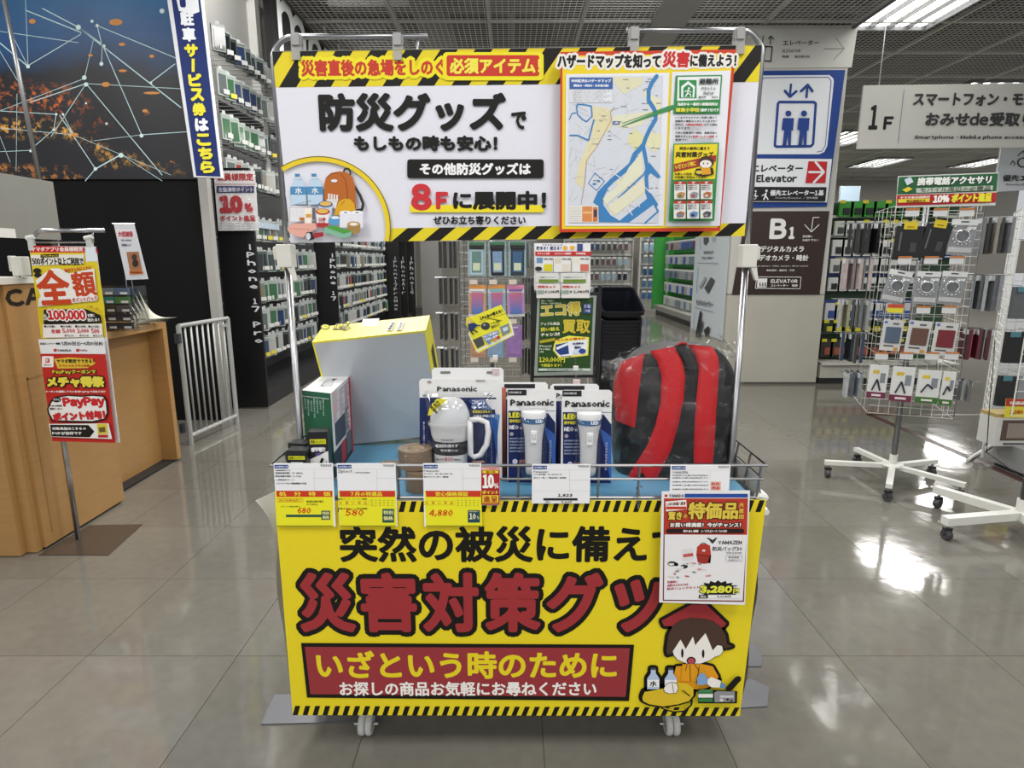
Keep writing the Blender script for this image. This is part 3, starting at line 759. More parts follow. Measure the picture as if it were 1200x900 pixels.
# 1,823 card
t, c = card('price_card', 'white price card reading 1,823 hanging under the two torch packs', (623.5, 544, 692, 590), 0)
c.view(623.5, 544, 7.5); W = 514
c.rect(8, 12, 130, 44, '#2b4a8c', 2); c.t('LABI家電住まい館', 14, 20, 124, 36, '#dfe3ee', .5, 3); c.t('70151015', W - 110, 8, W - 12, 28, '#3a3a3a', 1, 3)
c.line([(330, 50), (330, 235)], 1.5, '#9a9a9a', 2); c.line([(330, 140), (W, 140)], 1.5, '#9a9a9a', 2); c.line([(8, 48), (W, 48)], 1.2, '#b5b5b5', 2); c.line([(8, 235), (W, 235)], 1.2, '#b5b5b5', 2)
c.t('Panasonic', 14, 58, 140, 74, '#26263a', 1, 3); c.t('ＬＥＤ懐中電灯　BF-BG41H-W', 14, 82, 260, 96, '#2a2a2e', .5, 3); c.t('明るさ/軽い/電池別売/耐衝撃', 14, 112, 300, 126, '#2a2a2e', .5, 3)
c.t('税抜', 30, 262, 62, 278, '#333', .6, 3) if False else None
c.t('1,823', 225, 258, 355, 290, '#1c1c1e', 2, 3, shear=.15); c.rect(100, 298, 400, 318, '#222226', 3); c.t('2,005', 255, 322, 350, 342, '#1c1c1e', 1.2, 4, shear=.15); c.t('税込', 120, 322, 160, 338, '#333338', .5, 4); c.done(t)
# spec card
t, c = card('price_card', 'white product card with small red stamp hanging below the backpack, partly hidden', (786, 545, 856, 580), 0)
c.view(786, 545, 7.5); W = 525
c.rect(10, 8, 130, 40, '#2b4a8c', 2); c.t('LABI家電住まい館', 16, 16, 124, 32, '#dfe3ee', .5, 3); c.t('70151013', W - 110, 6, W - 12, 26, '#3a3a3a', 1, 3)
c.line([(10, 44), (W, 44)], 1.2, '#b5b5b5', 2); c.line([(345, 48), (345, 120)], 1.5, '#9a9a9a', 2); c.t('YAMAZEN', 14, 54, 150, 74, '#333338', .8, 3)
for k, yy in enumerate((84, 106, 140, 170, 205)): c.t('災害時に必要な防災用品をひとまとめにした避難用'[:12 + 2 * (k % 3)], 14, yy, 330, yy + 13, '#2a2a2e', .4, 3)
c.rect(350, 145, 440, 220, '#e0b4a8', 2); c.t('防災', 358, 152, 430, 178, '#c0392b', 1.5, 3); c.t('用品', 358, 186, 430, 214, '#c0392b', 1.5, 3); c.done(t)
# big POP sheet
t = thing('offer_poster', 'white-bordered offer poster with red backpack picture clipped over the banner corner', 'poster', atY(826, 708, 1.245))
c = ycan(1.245, .00018)
q = [(775.5, 576), (879, 575), (873, 709), (772.5, 706)]
c.board(q[::-1], .0014, P('#e4e4e6'), 'poster_sheet', t)
c.view(755, 535, 4.862)
c.poly([(105, 822), (568, 828), (590, 238), (112, 238)], '#7b3a38', 1); c.poly([(112, 815), (560, 820), (583, 446), (116, 444)], '#e6e4e6', 2)
c.poly([(114, 444), (585, 446), (590, 238), (112, 238)], '#b53a2c', 2)
c.rect(230, 212, 590, 234, '#2a4a9a', 1); c.t('YAMADA', 140, 214, 226, 232, '#3a3a48', 1.2, 2); c.ell(124, 223, 9, 8, '#c0392b', 2)
c.poly([(124, 312), (242, 300), (238, 246), (120, 256)], '#eeeae6', 4); c.t('LABI新橋八重洲', 128, 258, 234, 278, '#7a3530', .9, 5, rot=-.05); c.rect(124, 284, 240, 300, '#c0392b', 5)
c.t('特価品', 250, 258, 535, 356, '#dcc14a', 4, 6, out=[('#4a2a14', 7)]); c.lay = 8
c.t('驚き', 135, 312, 215, 360, '#dcc14a', 2, 7, out=[('#4a2a14', 5)]); c.t('の', 222, 325, 246, 352, '#dcc14a', 1.5, 7); c.vt('大放出', 553, 258, 551, 356, 30, '#dcc14a', 1.6)
c.t('お買い得満載！今がチャンス！', 145, 374, 550, 402, '#f2ece8', 2, 8, out=[('#241514', 4)])
c.rrect(125, 410, 568, 436, 12, '#2a1a18', 7); c.t('売り出し期間　6/27(土)～7/10(木)', 220, 415, 470, 431, '#efe6e0', 1, 9)
c.t('YAMAZEN', 420, 478, 556, 500, '#3c3c40', 1.6, 4); c.t('防災バッグ30', 388, 512, 558, 538, '#3c3c40', 1, 4); c.t('YBG30R', 465, 542, 555, 556, '#5a5a60', .4, 4)
for a in ([(362, 465), (390, 480), (410, 465)], [(375, 475), (388, 492), (402, 475)]): c.line(a, 9, '#3c3c40', 4)
c.line([(465, 565), (556, 565), (556, 597), (465, 597)], 2, '#8a8a90', 4, close=True); c.t('防災用品', 480, 568, 540, 580, '#5a5a60', .3, 4); c.t('30点セット', 478, 583, 545, 595, '#5a5a60', .3, 4)
# printed red rucksack and kit
c.poly([(305, 600), (296, 560), (300, 515), (320, 498), (350, 496), (374, 506), (380, 560), (374, 605), (340, 610)], '#b23a30', 4); c.poly([(298, 556), (378, 565), (374, 605), (340, 610), (304, 602)], '#9c322c', 5); c.line([(300, 555), (378, 566)], 3, '#3a1a18', 5); c.line([(318, 500), (335, 490), (352, 497)], 4, '#222222', 5); c.rect(330, 530, 346, 540, '#e9dede', 5); c.poly([(374, 560), (380, 565), (376, 606), (362, 606)], '#222226', 5)
c.poly([(212, 530), (275, 520), (284, 588), (222, 598)], '#ddd8da', 4); c.poly([(220, 556), (276, 548), (279, 566), (223, 574)], '#c0564e', 5)
c.ell(158, 610, 26, 14, '#26262a', 4); c.ell(182, 614, 12, 10, '#26262a', 4); c.poly([(205, 620), (250, 605), (246, 632), (225, 640), (218, 630)], '#26262a', 4)
random.seed(11)
for k in range(22):
    x, y = random.uniform(135, 350), random.uniform(600, 690); a = random.uniform(14, 34); s_ = random.uniform(-.3, .3)
    c.poly([(x, y), (x + a, y + a * s_), (x + a + 3, y + a * s_ + 9), (x + 3, y + 9)], random.choice(['#d8d2d0', '#cf8a84', '#c9c4c6', '#b96a62', '#e4dfd8', '#8a8a90']), 4 + k * .1)
for i, s_ in enumerate(('災害時に', '必要なものをまとめた', '防災リュックセット')): c.t(s_, 130, 706 + i * 17, 190 + 65 * min(i + 0, 2) * .95 + 0, 722 + i * 17, '#b0324a', .9, 4, rot=-.06)
star = []
for k in range(36):
    a = 2 * math.pi * k / 36; rr = 1.0 if k % 2 else .78; star.append((420 + 128 * rr * math.cos(a) + (20 if math.cos(a) < -.8 else 0), 762 + 58 * rr * math.sin(a)))
star = [(x, min(y, 806)) for x, y in star]
c.poly(star, '#1c1b18', 4)
c.t('3,280', 314, 734, 500, 780, '#e2e04a', 4, 7, out=[('#1c1b18', 4)]); c.t('円', 505, 750, 540, 782, '#e2e04a', 2, 8); c.t('税抜', 506, 736, 540, 748, '#e9e9e6', .6, 8)
c.rect(310, 786, 540, 806, '#e9e9e6', 7); c.rect(310, 786, 362, 806, '#1c1b18', 8); c.t('税込', 318, 789, 354, 803, '#e9e9e6', .6, 9); c.t('3,608円', 412, 789, 492, 803, '#44444a', .7, 9)
c.done(t)
# chain with small hook hanging from the wire
ch = MB(); q = atY(749, 572, 1.262)
ch.tube([q + Vector((math.cos(a) * .006, 0, math.sin(a) * .006)) for a in [i * .5 for i in range(11)]], .0012, CHROME, 5)
for k in range(5):
    z = q.z - .012 - k * .008; ch.tube([(q.x + .003 * math.cos(a) * (1 if k % 2 else .4), q.y + .003 * math.cos(a) * (.4 if k % 2 else 1), z + .005 * math.sin(a)) for a in [i * math.pi / 4 for i in range(9)]], .0009, CHROME, 4)
tag(ch.build('hook_chain'), 'short metal chain with ring hook on the wagon wire below the backpack', 'chain')
# ================================================================ TWO SIGN STANDS AND THE BIG SIGN BOARD
def sign_stand(x, y, sgn, label, ztop, xin, clamp_y, plate):
    t = thing('sign_stand', label, 'sign stand', (x, y, 0), 'sign stands holding the disaster banner')
    p = MB()
    pts = [(x, y, .004), (x, y, ztop - .05)] + [(x + sgn * .05 * (1 - math.cos(a)), y, ztop - .05 + .05 * math.sin(a)) for a in [math.pi / 10 * i for i in range(1, 6)]]
    p.tube([(x, y, .004), (x, y, 1.2)], .0078, CHROME, 12); p.build('lower_pole', t, smooth=True)
    p = MB(); p.tube([(x, y, 1.2)] + pts[1:] + [(xin, y, ztop)], .006, CHROME, 12); p.build('upper_pole', t, smooth=True)
    p = MB(); z2 = ztop - .045; xe = xin - sgn * .022
    p.tube([(x, y, z2), (xe - sgn * .006, y, z2), (xe, y, z2 + .008), (xe, y, ztop)], .0028, CHROME, 8); p.build('hanging_rail', t, smooth=True)
    p = MB(); CL = mat('#cfcdc6', .4); zc = clamp_y
    p.box((x, y - .004, zc), (.034, .036, .052), CL); p.box((x - sgn * .02, y, zc + .006), (.012, .03, .03), CL); p.slab([(x + .004, y - .02, zc - .024), (x + .018, y - .02, zc - .024), (x + .024, y - .02, zc - .055), (x + .018, y - .02, zc - .055)], (0, .012, 0), CL)
    p.build('height_clamp', t, bevel=.002)
    p = MB(); PL = mat('#6f7074', .5, .6, .12, 8)
    for pl in plate: p.slab([(a, b, 0.0) for a, b in pl], (0, 0, .004), PL)
    p.build('base_plate', t)
    return t
zt = atY(450, 41, 1.42).z
xl = atY(317, 60, 1.42).x; xr = atY(896, 48, 1.42).x
pl1 = [tuple(atZ(a, b, 0)[:2]) for a, b in ((306, 850), (448, 846), (446, 815), (322, 815))]
p2 = [tuple(atZ(a, b, 0)[:2]) for a, b in ((862, 831), (899, 829), (901, 806), (880, 797), (862, 800))]
p3 = [tuple(atZ(a, b, 0)[:2]) for a, b in ((862, 782), (892, 782), (893, 772), (885, 757), (862, 755))]
p4 = [tuple(atZ(a, b, 0)[:2]) for a, b in ((850, 830), (868, 831), (868, 756), (850, 756))]
sign_stand(xl, 1.43, 1, 'chrome sign stand with wide floor plate holding the cup-noodle picture end of the board', zt, atY(500, 46, 1.42).x, atY(331, 300, 1.42).z, [pl1])
sign_stand(xr, 1.43, -1, 'chrome sign stand holding the hazard map end of the board above the wagon', zt + .012, atY(735, 43, 1.42).x, atY(882, 300, 1.42).z, [p2, p3, p4])
for k, (cx, cy) in enumerate(((349, 53), (467, 53), (742, 46), (865, 46))):
    q = atY(cx, cy, 1.42); b = MB(); AC = mat('#a9a9a8', .3, alpha=.75); b.bb((q.x - .011, q.y - .012, q.z - .025), (q.x + .011, q.y + .004, q.z + .018), AC); b.bb((q.x - .008, q.y - .016, q.z - .004), (q.x + .008, q.y - .012, q.z + .02), AC); b.bb((q.x - .009, q.y - .018, q.z - .034), (q.x + .009, q.y - .009, q.z - .016), AC)
    b.tube([(q.x - .012, q.y - .006, q.z - .002), (q.x + .012, q.y - .006, q.z - .002)], .003, CHROME, 6)
    tag(b.build('sign_clip'), ['clear clip at the outer end of the board by the cup-noodle picture', 'clear clip above the red pill lettering, inner one of its rail', 'clear clip just above the hazard map heading, inner one', 'clear clip at the outer top corner by the hazard map stand'][k], 'clip', 'clips holding the big sign board')
sb = thing('sign_board', 'big white disaster-goods board with striped borders and hazard map, hanging above the wagon', 'sign', atY(606, 284, 1.41))
c = ycan(1.408, .00025)
BQ = [(319, 60), (893, 52.5), (872.5, 276.5), (340.5, 284.5)]
c.board(BQ[::-1], .002, P('#dedee8'), 'board', sb)
KK, YY = '#161513', '#e0cc28'
c.poly([(319, 60), (893, 52.5), (889, 96), (323, 102.5)][::-1], YY)
c.stripes((319, 60), (893, 52.5), (889, 96), (323, 102.5), 13.6 and 14, .72, KK, .5, .1)
c.poly([(459, 267.5), (873.5, 261.5), (872.5, 276.5), (457, 283)][::-1], YY)
c.stripes((459, 267.5), (873.5, 261.5), (872.5, 276.5), (457, 283), 11, .45, KK, .5, .05)
c.poly([(319, 60), (893, 52.5), (893, 53.2), (319, 60.7)][::-1], '#8a8a84')
c.t('災害直後の急場をしのぐ', 353, 69.5, 522, 89.5, '#c23a2c', .75, rot=-.008, out=[('#e9dc2a', 4.2)])
c.rrect(519, 61.5, 637, 94.5, 5, '#e9dc2a'); c.rrect(523.5, 65, 632, 89.5, 3, '#c53a2c')
c.t('必須アイテム！', 527, 68, 634, 87, '#ecdf52', .8, rot=-.005)
c.t('防災グッズ', 374, 109, 593, 154.5, KK, 2.1)
c.t('で', 599, 131, 617, 152, KK, .9)
c.t('もしもの時も安心！', 415, 159, 583, 177.5, KK, 1.05)
c.rrect(477.5, 187, 637, 209, 3, KK); c.t('その他防災グッズは', 492, 191, 622, 205.5, '#ecebee', .7)
c.rect(481, 240.5, 637, 249, '#ecd92a')
c.t('8', 482, 215.5, 506, 247, '#c8323a', 2.2); c.t('F', 511, 225, 525.5, 245.5, '#c8323a', 1.5); c.t('に展開中！', 531, 224, 640, 246, KK, 1.15)
c.t('ぜひお立ち寄りください', 508, 253, 616, 263.5, KK, .45)
# yellow arc with the emergency kit drawing
def arc(cx, cy, r0, r1, a0, a1, col, n=26):
    for i in range(n):
        a, b = R(a0 + (a1 - a0) * i / n), R(a0 + (a1 - a0) * (i + 1) / n)
        c.poly([(cx + r0 * math.cos(a), cy - r0 * math.sin(a)), (cx + r1 * math.cos(a), cy - r1 * math.sin(a)), (cx + r1 * math.cos(b), cy - r1 * math.sin(b)), (cx + r0 * math.cos(b), cy - r0 * math.sin(b))], col, l)
c.L(None); l = c.lay; arc(374, 268, 78.5, 84.2, -10.5, 121.5, '#e4c92a'); c.L(None); l = c.lay; arc(374, 268, 83.6, 84.6, -10.5, 121.5, '#6a5d22')
c.view(320, 170, 7.5)
for bx in (232, 378):
    c.poly([(bx - 72, 380), (bx - 30, 300), (bx + 30, 300), (bx + 68, 380), (bx + 68, 520), (bx - 60, 528)], '#bcd2e6'); c.rect(bx - 72, 368, bx + 68, 438, '#4f8cba'); c.rect(bx - 32, 255, bx + 12, 283, '#4f86b2'); c.poly([(bx - 24, 284), (bx + 8, 284), (bx + 30, 302), (bx - 36, 302)], '#ccd8e6')
    c.t('水', bx - 30, 374, bx + 32, 432, '#e8eef4', 3)
c.line([(625, 250), (640, 215), (670, 212), (688, 235), (685, 270)], 16, '#33312f')
c.line([(725, 370), (770, 440), (800, 520), (790, 570), (735, 580)], 24, '#33312f')
bag = [(460, 470), (458, 360), (475, 290), (520, 250), (590, 235), (660, 245), (710, 290), (730, 370), (738, 560), (600, 585), (470, 510)]
c.poly(bag, '#b5652a'); c.line([(600, 250), (640, 300), (660, 380), (662, 480)], 4, '#6a3415'); c.line([(480, 290), (520, 255), (580, 248)], 3, '#6a3415'); c.ell(548, 319, 28, 13, '#dfe3ee')
c.poly([(480, 480), (586, 478), (560, 560), (500, 560)], '#e6e4e6')
for k in range(4): c.rect(494 + k * 24, 430 + 4 * k, 510 + k * 24, 500, '#e9dcd4')
hc = [(550, 620), (560, 560), (590, 500), (640, 475), (690, 480), (725, 520), (738, 590), (690, 590), (600, 620)]; c.poly(hc, '#d8a428'); c.line([(610, 530), (640, 495)], 4, '#8a5c10')
c.poly([(160, 550), (190, 535), (385, 555), (388, 665), (180, 685), (155, 665)], '#e4e2e6'); c.line([(160, 550), (385, 555), (388, 665), (165, 680)], 3, '#9a9aa0', close=True); c.line([(180, 535), (350, 492)], 4, '#6a6a70')
c.rect(360, 558, 384, 660, '#6a6468'); c.rect(294, 556, 356, 690, '#efe6dc'); c.rect(306, 610, 352, 640, '#d59a3a'); c.rect(250, 640, 292, 664, '#b5702a')
for k in range(5): c.line([(175 + k * 24, 562), (178 + k * 24, 640)], 1.2, '#b8b8c0')
c.poly([(145, 740), (175, 695), (300, 690), (390, 690), (405, 740), (330, 770), (280, 815), (220, 800), (160, 770)], '#e2a89a'); c.line([(160, 735), (330, 745), (330, 770)], 3, '#b9756a')
for cx, cy, s1, s2 in ((480, 545, '#3c5fa0', '#c9cede'), (455, 610, '#b3343a', '#e6e2e4')):
    c.poly([(cx - 60, cy - 20), (cx + 62, cy - 20), (cx + 45, cy + 95), (cx - 50, cy + 95)], s2); c.ell(cx, cy - 20, 62, 28, s1); c.ell(cx, cy - 24, 50, 20, '#e0b55a')
c.poly([(400, 690), (510, 690), (500, 720), (470, 732), (410, 722)], '#b3343a'); c.t('CUP', 415, 640, 485, 678, '#b3343a', 4); c.t('NOODLE', 418, 680, 480, 692, '#b3343a', 1)
c.poly([(505, 660), (540, 625), (600, 640), (606, 695), (560, 712), (520, 700)], '#5b9acb'); c.ell(566, 642, 36, 12, '#e8eef4')
for cx in (655, 755): c.rect(cx - 50, 600, cx + 55, 728, '#e2e3ec'); c.ell(cx + 2, 600, 52, 18, '#edeef4'); c.ell(cx + 2, 598, 16, 6, '#9c8d84'); c.line([(cx + 55, 600), (cx + 55, 725)], 2, '#b9bac6')
c.rect(674, 700, 784, 765, '#a4824a'); c.ell(729, 766, 55, 16, '#a4824a'); c.ell(729, 700, 56, 24, '#b9965a'); c.ell(729, 700, 34, 13, '#ece8e4')
c.poly([(478, 725), (560, 715), (715, 765), (705, 805), (640, 822), (475, 770)], '#7fb49a'); c.poly([(478, 722), (560, 712), (715, 762), (640, 782)], '#4f9a3e')
c.poly([(380, 778), (465, 768), (472, 805), (385, 822)], '#a02e36'); c.poly([(322, 772), (372, 766), (390, 830), (345, 842), (318, 818)], '#2c2a2a'); c.ell(338, 806, 20, 30, '#cfd2da')
# hazard map panel
c.view(600, 20, 3.3333)
c.poly([(186, 150), (862, 140), (858, 165), (800, 838), (182, 842)][::-1], '#c8402a'); c.poly([(194, 165), (848, 155), (790, 824), (192, 830)][::-1], '#e9cf2e')
c.t('ハザードマップを知って', 174, 158, 572, 213, '#1a1a1a', 2.4, out=[('#e6e2dc', 9)]); lz = c.lay
c.t('災害', 578, 147, 682, 211, '#c22a2e', 2.8, lay=lz, out=[('#e6e2dc', 9)]); c.t('に備えよう！', 684, 158, 862, 208, '#1a1a1a', 2.2, lay=lz - .3, out=[('#e6e2dc', 8)]); c.lay = lz + 1
c.poly([(207, 236), (604, 230), (582, 818), (204, 818)][::-1], '#e2e3ea'); c.poly([(614, 228), (840, 222), (798, 818), (590, 820)][::-1], '#e2e3ea')
c.view(650, 80, 4.738)
c.poly([(74, 64), (588, 60), (560, 862), (72, 864)][::-1], '#cfd3dc'); lm = c.lay + 1
for pg, cl in (([(300, 66), (480, 70), (470, 110), (370, 160), (320, 100)], '#d8d5b4'), ([(205, 225), (300, 240), (310, 330), (250, 400), (200, 480), (160, 560), (150, 680), (110, 640), (130, 540), (170, 440), (200, 380)], '#dcd3ac'), ([(395, 390), (430, 345), (480, 385), (490, 430), (430, 465), (395, 420)], '#dad6a8'),
    ([(310, 280), (540, 250), (470, 330), (380, 350), (320, 330)], '#dcdbc0'), ([(500, 360), (580, 380), (575, 440), (540, 480), (495, 440)], '#dcd9b4'), ([(290, 790), (300, 770), (500, 620), (485, 700), (380, 780), (320, 820)], '#dcd8b0'), ([(470, 140), (575, 190), (575, 290), (555, 290)], '#dedbbc'), ([(330, 640), (380, 610), (430, 640), (360, 700)], '#dcdab8')): c.poly(pg, cl, lm)
random.seed(5)
for k in range(120):
    x, y = random.uniform(80, 560), random.uniform(70, 780); a = R(random.choice((28, 118, 40, 130, -10, 80)) + random.uniform(-6, 6)); l_ = random.uniform(25, 90)
    x2, y2 = min(580, max(76, x + l_ * math.cos(a))), min(855, max(68, y + l_ * math.sin(a)))
    c.line([(x, y), (x2, y2)], random.choice((1.2, 1.6, 2.4)), random.choice(('#e9eaee', '#b7b9c2', '#a9abb2', '#c8bfa0', '#d9d9de')), lm + .3 + .1 * (k % 4))
for k in range(46):
    x, y = random.uniform(200, 560), random.uniform(75, 760); c.rect(x, y, x + random.uniform(12, 30), y + 4, '#6f7278', lm + .8)
WB = '#3f7fb8'; lr = lm + 1
for a, wd in (([(552, 62), (525, 100), (508, 140), (508, 195), (535, 235), (548, 265), (545, 300), (515, 350), (492, 400), (478, 440)], 22), ([(478, 440), (432, 490), (412, 545), (360, 590), (310, 630), (250, 690)], 26), ([(478, 440), (490, 500), (500, 560), (496, 620), (500, 700)], 20), ([(345, 725), (480, 600), (500, 560)], 8)): c.line(a, wd, WB, lr); lr += .05
c.poly([(205, 750), (232, 690), (300, 645), (260, 730), (262, 765), (300, 820), (350, 850), (500, 730), (490, 690), (522, 700), (560, 760), (545, 800), (400, 860), (238, 858), (232, 770)], WB, lr + .1)
c.poly([(260, 730), (360, 640), (400, 560), (470, 480), (480, 590), (340, 710), (275, 765)], '#dddcc4', lr + .2); c.poly([(285, 775), (480, 620), (482, 690), (330, 820)], '#dedac0', lr + .2)
c.poly([(510, 530), (575, 610), (560, 620), (520, 590), (490, 620)], WB, lr + .2); c.poly([(400, 862), (540, 760), (565, 790), (560, 862)], '#c9ccd8', lr + .3); c.line([(540, 765), (560, 800), (490, 862)], 10, WB, lr + .4)
for a in ([(262, 735), (292, 700)], [(366, 650), (400, 640)], [(400, 700), (430, 740)], [(470, 650), (520, 700)], [(330, 600), (360, 620)], [(385, 770), (420, 820)], [(440, 735), (460, 775)]): c.line(a, 4, '#e6e6e6', lr + .6)
c.line([(120, 215), (160, 218), (195, 225), (200, 280), (170, 310), (150, 300), (120, 270), (115, 230)], 7, WB, lr, close=True); c.line([(75, 300), (90, 265), (112, 262)], 5, WB, lr + .1); c.line([(80, 385), (120, 385), (180, 412), (210, 300)], 8, WB, lr + .2); c.line([(180, 645), (215, 590), (268, 635), (225, 685)], 4, WB, lr, close=True); c.ell(212, 650, 10, 6, WB, lr + .1); c.ell(235, 632, 8, 5, WB, lr + .1)
c.line([(320, 230), (300, 260), (305, 300), (230, 440), (170, 520), (160, 640), (140, 760)], 4, '#b79a86', lr); c.rect(312, 308, 350, 326, '#3a4a8a', lr + 1.2); c.t('LABI', 318, 311, 345, 323, '#dfe3ee', .8, lr + 1.6)
c.rect(77, 70, 312, 132, '#3c62a4', lr + 1); c.t('中央区洪水ハザードマップ', 86, 78, 304, 98, '#e6e9f2', 1.6, lr + 1.6); c.t('（隅田川・神田川・日本橋川版）', 96, 106, 292, 122, '#e6e9f2', 1.2, lr + 1.6)
c.rect(77, 136, 308, 206, '#dfe1e8', lr + 1)
for k in range(7): c.t('この地図は大雨により川がはんらんした場合の浸水の深さ', 84, 141 + k * 9, 300 - 20 * (k % 3), 147 + k * 9, '#5a5d66', 0, lr + 1.5)
c.rect(72, 768, 234, 860, '#e0dcd6', lr + 1); c.rect(146, 772, 200, 856, '#d58a52', lr + 1.4); c.rect(150, 800, 198, 812, '#e9b47e', lr + 1.6); c.rect(204, 776, 230, 856, '#c9774a', lr + 1.4); c.rect(210, 790, 226, 830, '#3c3c48', lr + 1.6)
for k in range(7): c.line([(78, 782 + k * 11), (140, 782 + k * 11)], 1.2, '#8a8a90', lr + 1.4)
c.line([(365, 320), (620, 225)], 3, '#3c8a4c', lr + 1.9); c.poly([(356, 336), (640, 218), (650, 240), (360, 338)], '#3f8c50', lr + 2); c.lay = lr + 3
c.poly([(655, 60), (908, 56), (894, 268), (642, 268)][::-1], '#3a8a4c'); c.poly([(666, 68), (900, 64), (892, 190), (662, 198)][::-1], '#e4e8ea')
c.rect(674, 85, 768, 184, '#2f8a4a'); c.poly([(684, 180), (684, 120), (722, 90), (760, 120), (756, 180)], '#e4e8ea'); c.poly([(696, 178), (696, 128), (722, 108), (748, 128), (746, 178)], '#2f8a4a')
c.ell(726, 130, 6, 6, '#e4e8ea'); c.line([(722, 140), (718, 158), (708, 174)], 7, '#e4e8ea'); c.line([(718, 156), (732, 162), (736, 176)], 5, '#e4e8ea'); c.line([(704, 148), (722, 142), (736, 152)], 5, '#e4e8ea')
c.t('避難所', 780, 76, 888, 110, '#34363a', 1.4); c.t('ひなんじょ', 792, 122, 870, 138, '#4a4c52', .8); c.t('Shelter', 802, 147, 862, 165, '#4a4c52', .8); c.t('避护所', 776, 174, 818, 186, '#4a4c52', .5); c.t('대피소', 848, 174, 884, 186, '#4a4c52', .5)
c.t('当店から一番近い避難場所は', 662, 208, 882, 228, '#e8ece6', 1.7); c.t('城東小学校', 652, 236, 782, 262, '#e6dc4a', 1.8); c.t('(徒歩７分)です', 784, 240, 888, 260, '#e8ece6', 1.3)
for k, s_ in enumerate(('いつあるかわからない災害に備えて', '避難所の確認などはしていますか？', '近年は、大雨災害が激甚化する傾向', 'にあります。', '今地の避難場所の確認、避難用具の', '備蓄をまとめた防災バッグの用意が', '重要です。')):
    yy = 284 + k * 19.5 + (6 if k > 3 else 0); L_ = len(s_) * 14.3
    c.t(s_, 648, yy, 648 + L_, yy + 14, '#33353a', .8); 
    if k == 2: c.rect(702, yy, 802, yy + 14, '#e2e3ea'); c.t('大雨災害が激甚化', 704, yy, 800, yy + 14, '#c22a30', 1.1)
    if k == 5: c.rect(742, yy, 868, yy + 14, '#e2e3ea'); c.t('防災バッグの用意', 744, yy, 860, yy + 14, '#c22a30', 1.1)
c.poly([(638, 434), (886, 428), (860, 852), (612, 856)][::-1], '#3a8a4c'); c.poly([(644, 440), (878, 436), (864, 625), (636, 630)][::-1], '#e4cf2a')
c.t('突然の被災に備えて', 670, 450, 836, 470, '#2a2618', 1.4); c.t('災害対策グッズ', 648, 476, 856, 510, '#2a2618', 2.2)
c.poly([(640, 545), (770, 515), (870, 495), (868, 530), (770, 560), (640, 588)], '#a0342e'); c.t('いざという時に', 646, 536, 760, 566, '#e6cf3a', 1.5, rot=-.2)
c.ell(815, 535, 42, 34, '#4a342a'); c.ell(812, 545, 32, 22, '#e9e2da'); c.ell(800, 542, 3, 5, '#222222'); c.ell(822, 542, 3, 5, '#222222'); c.poly([(750, 600), (760, 570), (850, 565), (856, 600), (800, 614)], '#2a2a2c'); c.poly([(785, 565), (835, 565), (840, 600), (790, 604)], '#d99a2a'); c.ell(775, 590, 18, 10, '#d0b84a')
c.t('お探しの商品', 642, 592, 736, 606, '#2a2618', 1); c.t('お気軽にお尋ねください', 642, 610, 816, 624, '#2a2618', 1)
for j in range(2):
    for i in range(3):
        x = 640 + i * 70 - j * 6; y = 640 + j * 106
        c.rect(x, y, x + 64, y + 96, '#e0dedc'); c.rect(x, y, x + 64, y + 15, '#b0342e'); c.t(['6F', '7F', '8F', '8F', '5F', '8F'][i + 3 * j], x + 22, y + 2, x + 42, y + 13, '#eee6e0', 1)
        for k in range(3): c.t('防災用品はこちら'[k:], x + 3, y + 19 + k * 10, x + 52, y + 26 + k * 10, '#3a3a40', .4)
        c.poly([(x + 14, y + 66), (x + 34, y + 56), (x + 58, y + 62), (x + 52, y + 86), (x + 18, y + 88)], ['#b98a5a', '#8a8f98', '#a8673a', '#9a6a4a', '#5a86b8', '#4a4a50'][i + 3 * j]); c.ell(x + 30, y + 78, 10, 7, ['#4a7a4a', '#b0483a', '#c9c4b8', '#5a7fae', '#2c3444', '#8a8a8c'][i + 3 * j])
c.view(0, 0, 1)
c.done(sb)
# ================================================================ GOODS IN THE WAGON
Z0 = ZS + .0005
# ---- large yellow carton leaning at the back
t = thing('carton', 'large yellow and silver carton leaning at the back of the wagon', 'box', (-.28, 1.66, Z0))
M3 = (Matrix.Rotation(R(-6), 3, 'Y') @ Matrix.Rotation(R(15), 3, 'X'))
A0 = atY(365.5, 401, 1.60); W3, D3, H3 = .305, .115, .325
def cp(u, v, z): return A0 + M3 @ Vector((u * W3, v * D3, (z - 1) * H3))
YB_ = mat('#ddd13a', .4, 0, .03, 30); SV = mat('#b9bcc0', .34, .25, .05, 60, stretch=(1, 1, 14))
b = MB(); vs = [cp(a, d, e) for e in (0, 1) for d in (0, 1) for a in (0, 1)]
b.add(vs, [(4, 5, 7, 6), (0, 2, 3, 1)], YB_); b.add(vs, [(0, 4, 6, 2), (1, 3, 7, 5), (2, 6, 7, 3)], YB_); b.add(vs, [(0, 1, 5, 4)], YB_); b.build('carton_body', t)
f = MB(); e_ = -.004; f.quad([cp(.02, e_, .0), cp(.98, e_, .0), cp(.985, e_, .985), (cp(.015, e_, .985))], SV); f.build('silver_front', t)
top = cp(0, 0, 1); nT = (M3 @ Vector((0, 0, 1))).normalized(); upT = (M3 @ Vector((0, 1, 0)))
c = Canvas(top + nT * .0005, nT, up=upT, eps=.0002)
c.view(320, 370, 4.74); c.poly([(500, 18), (590, 15), (580, 60), (488, 58)], '#d5d5d2'); c.ell(290, 62, 26, 15, '#3a3620'); c.ell(290, 62, 20, 11, '#ddd13a'); c.line([(278, 66), (290, 56), (302, 66)], 4, '#3a3620')
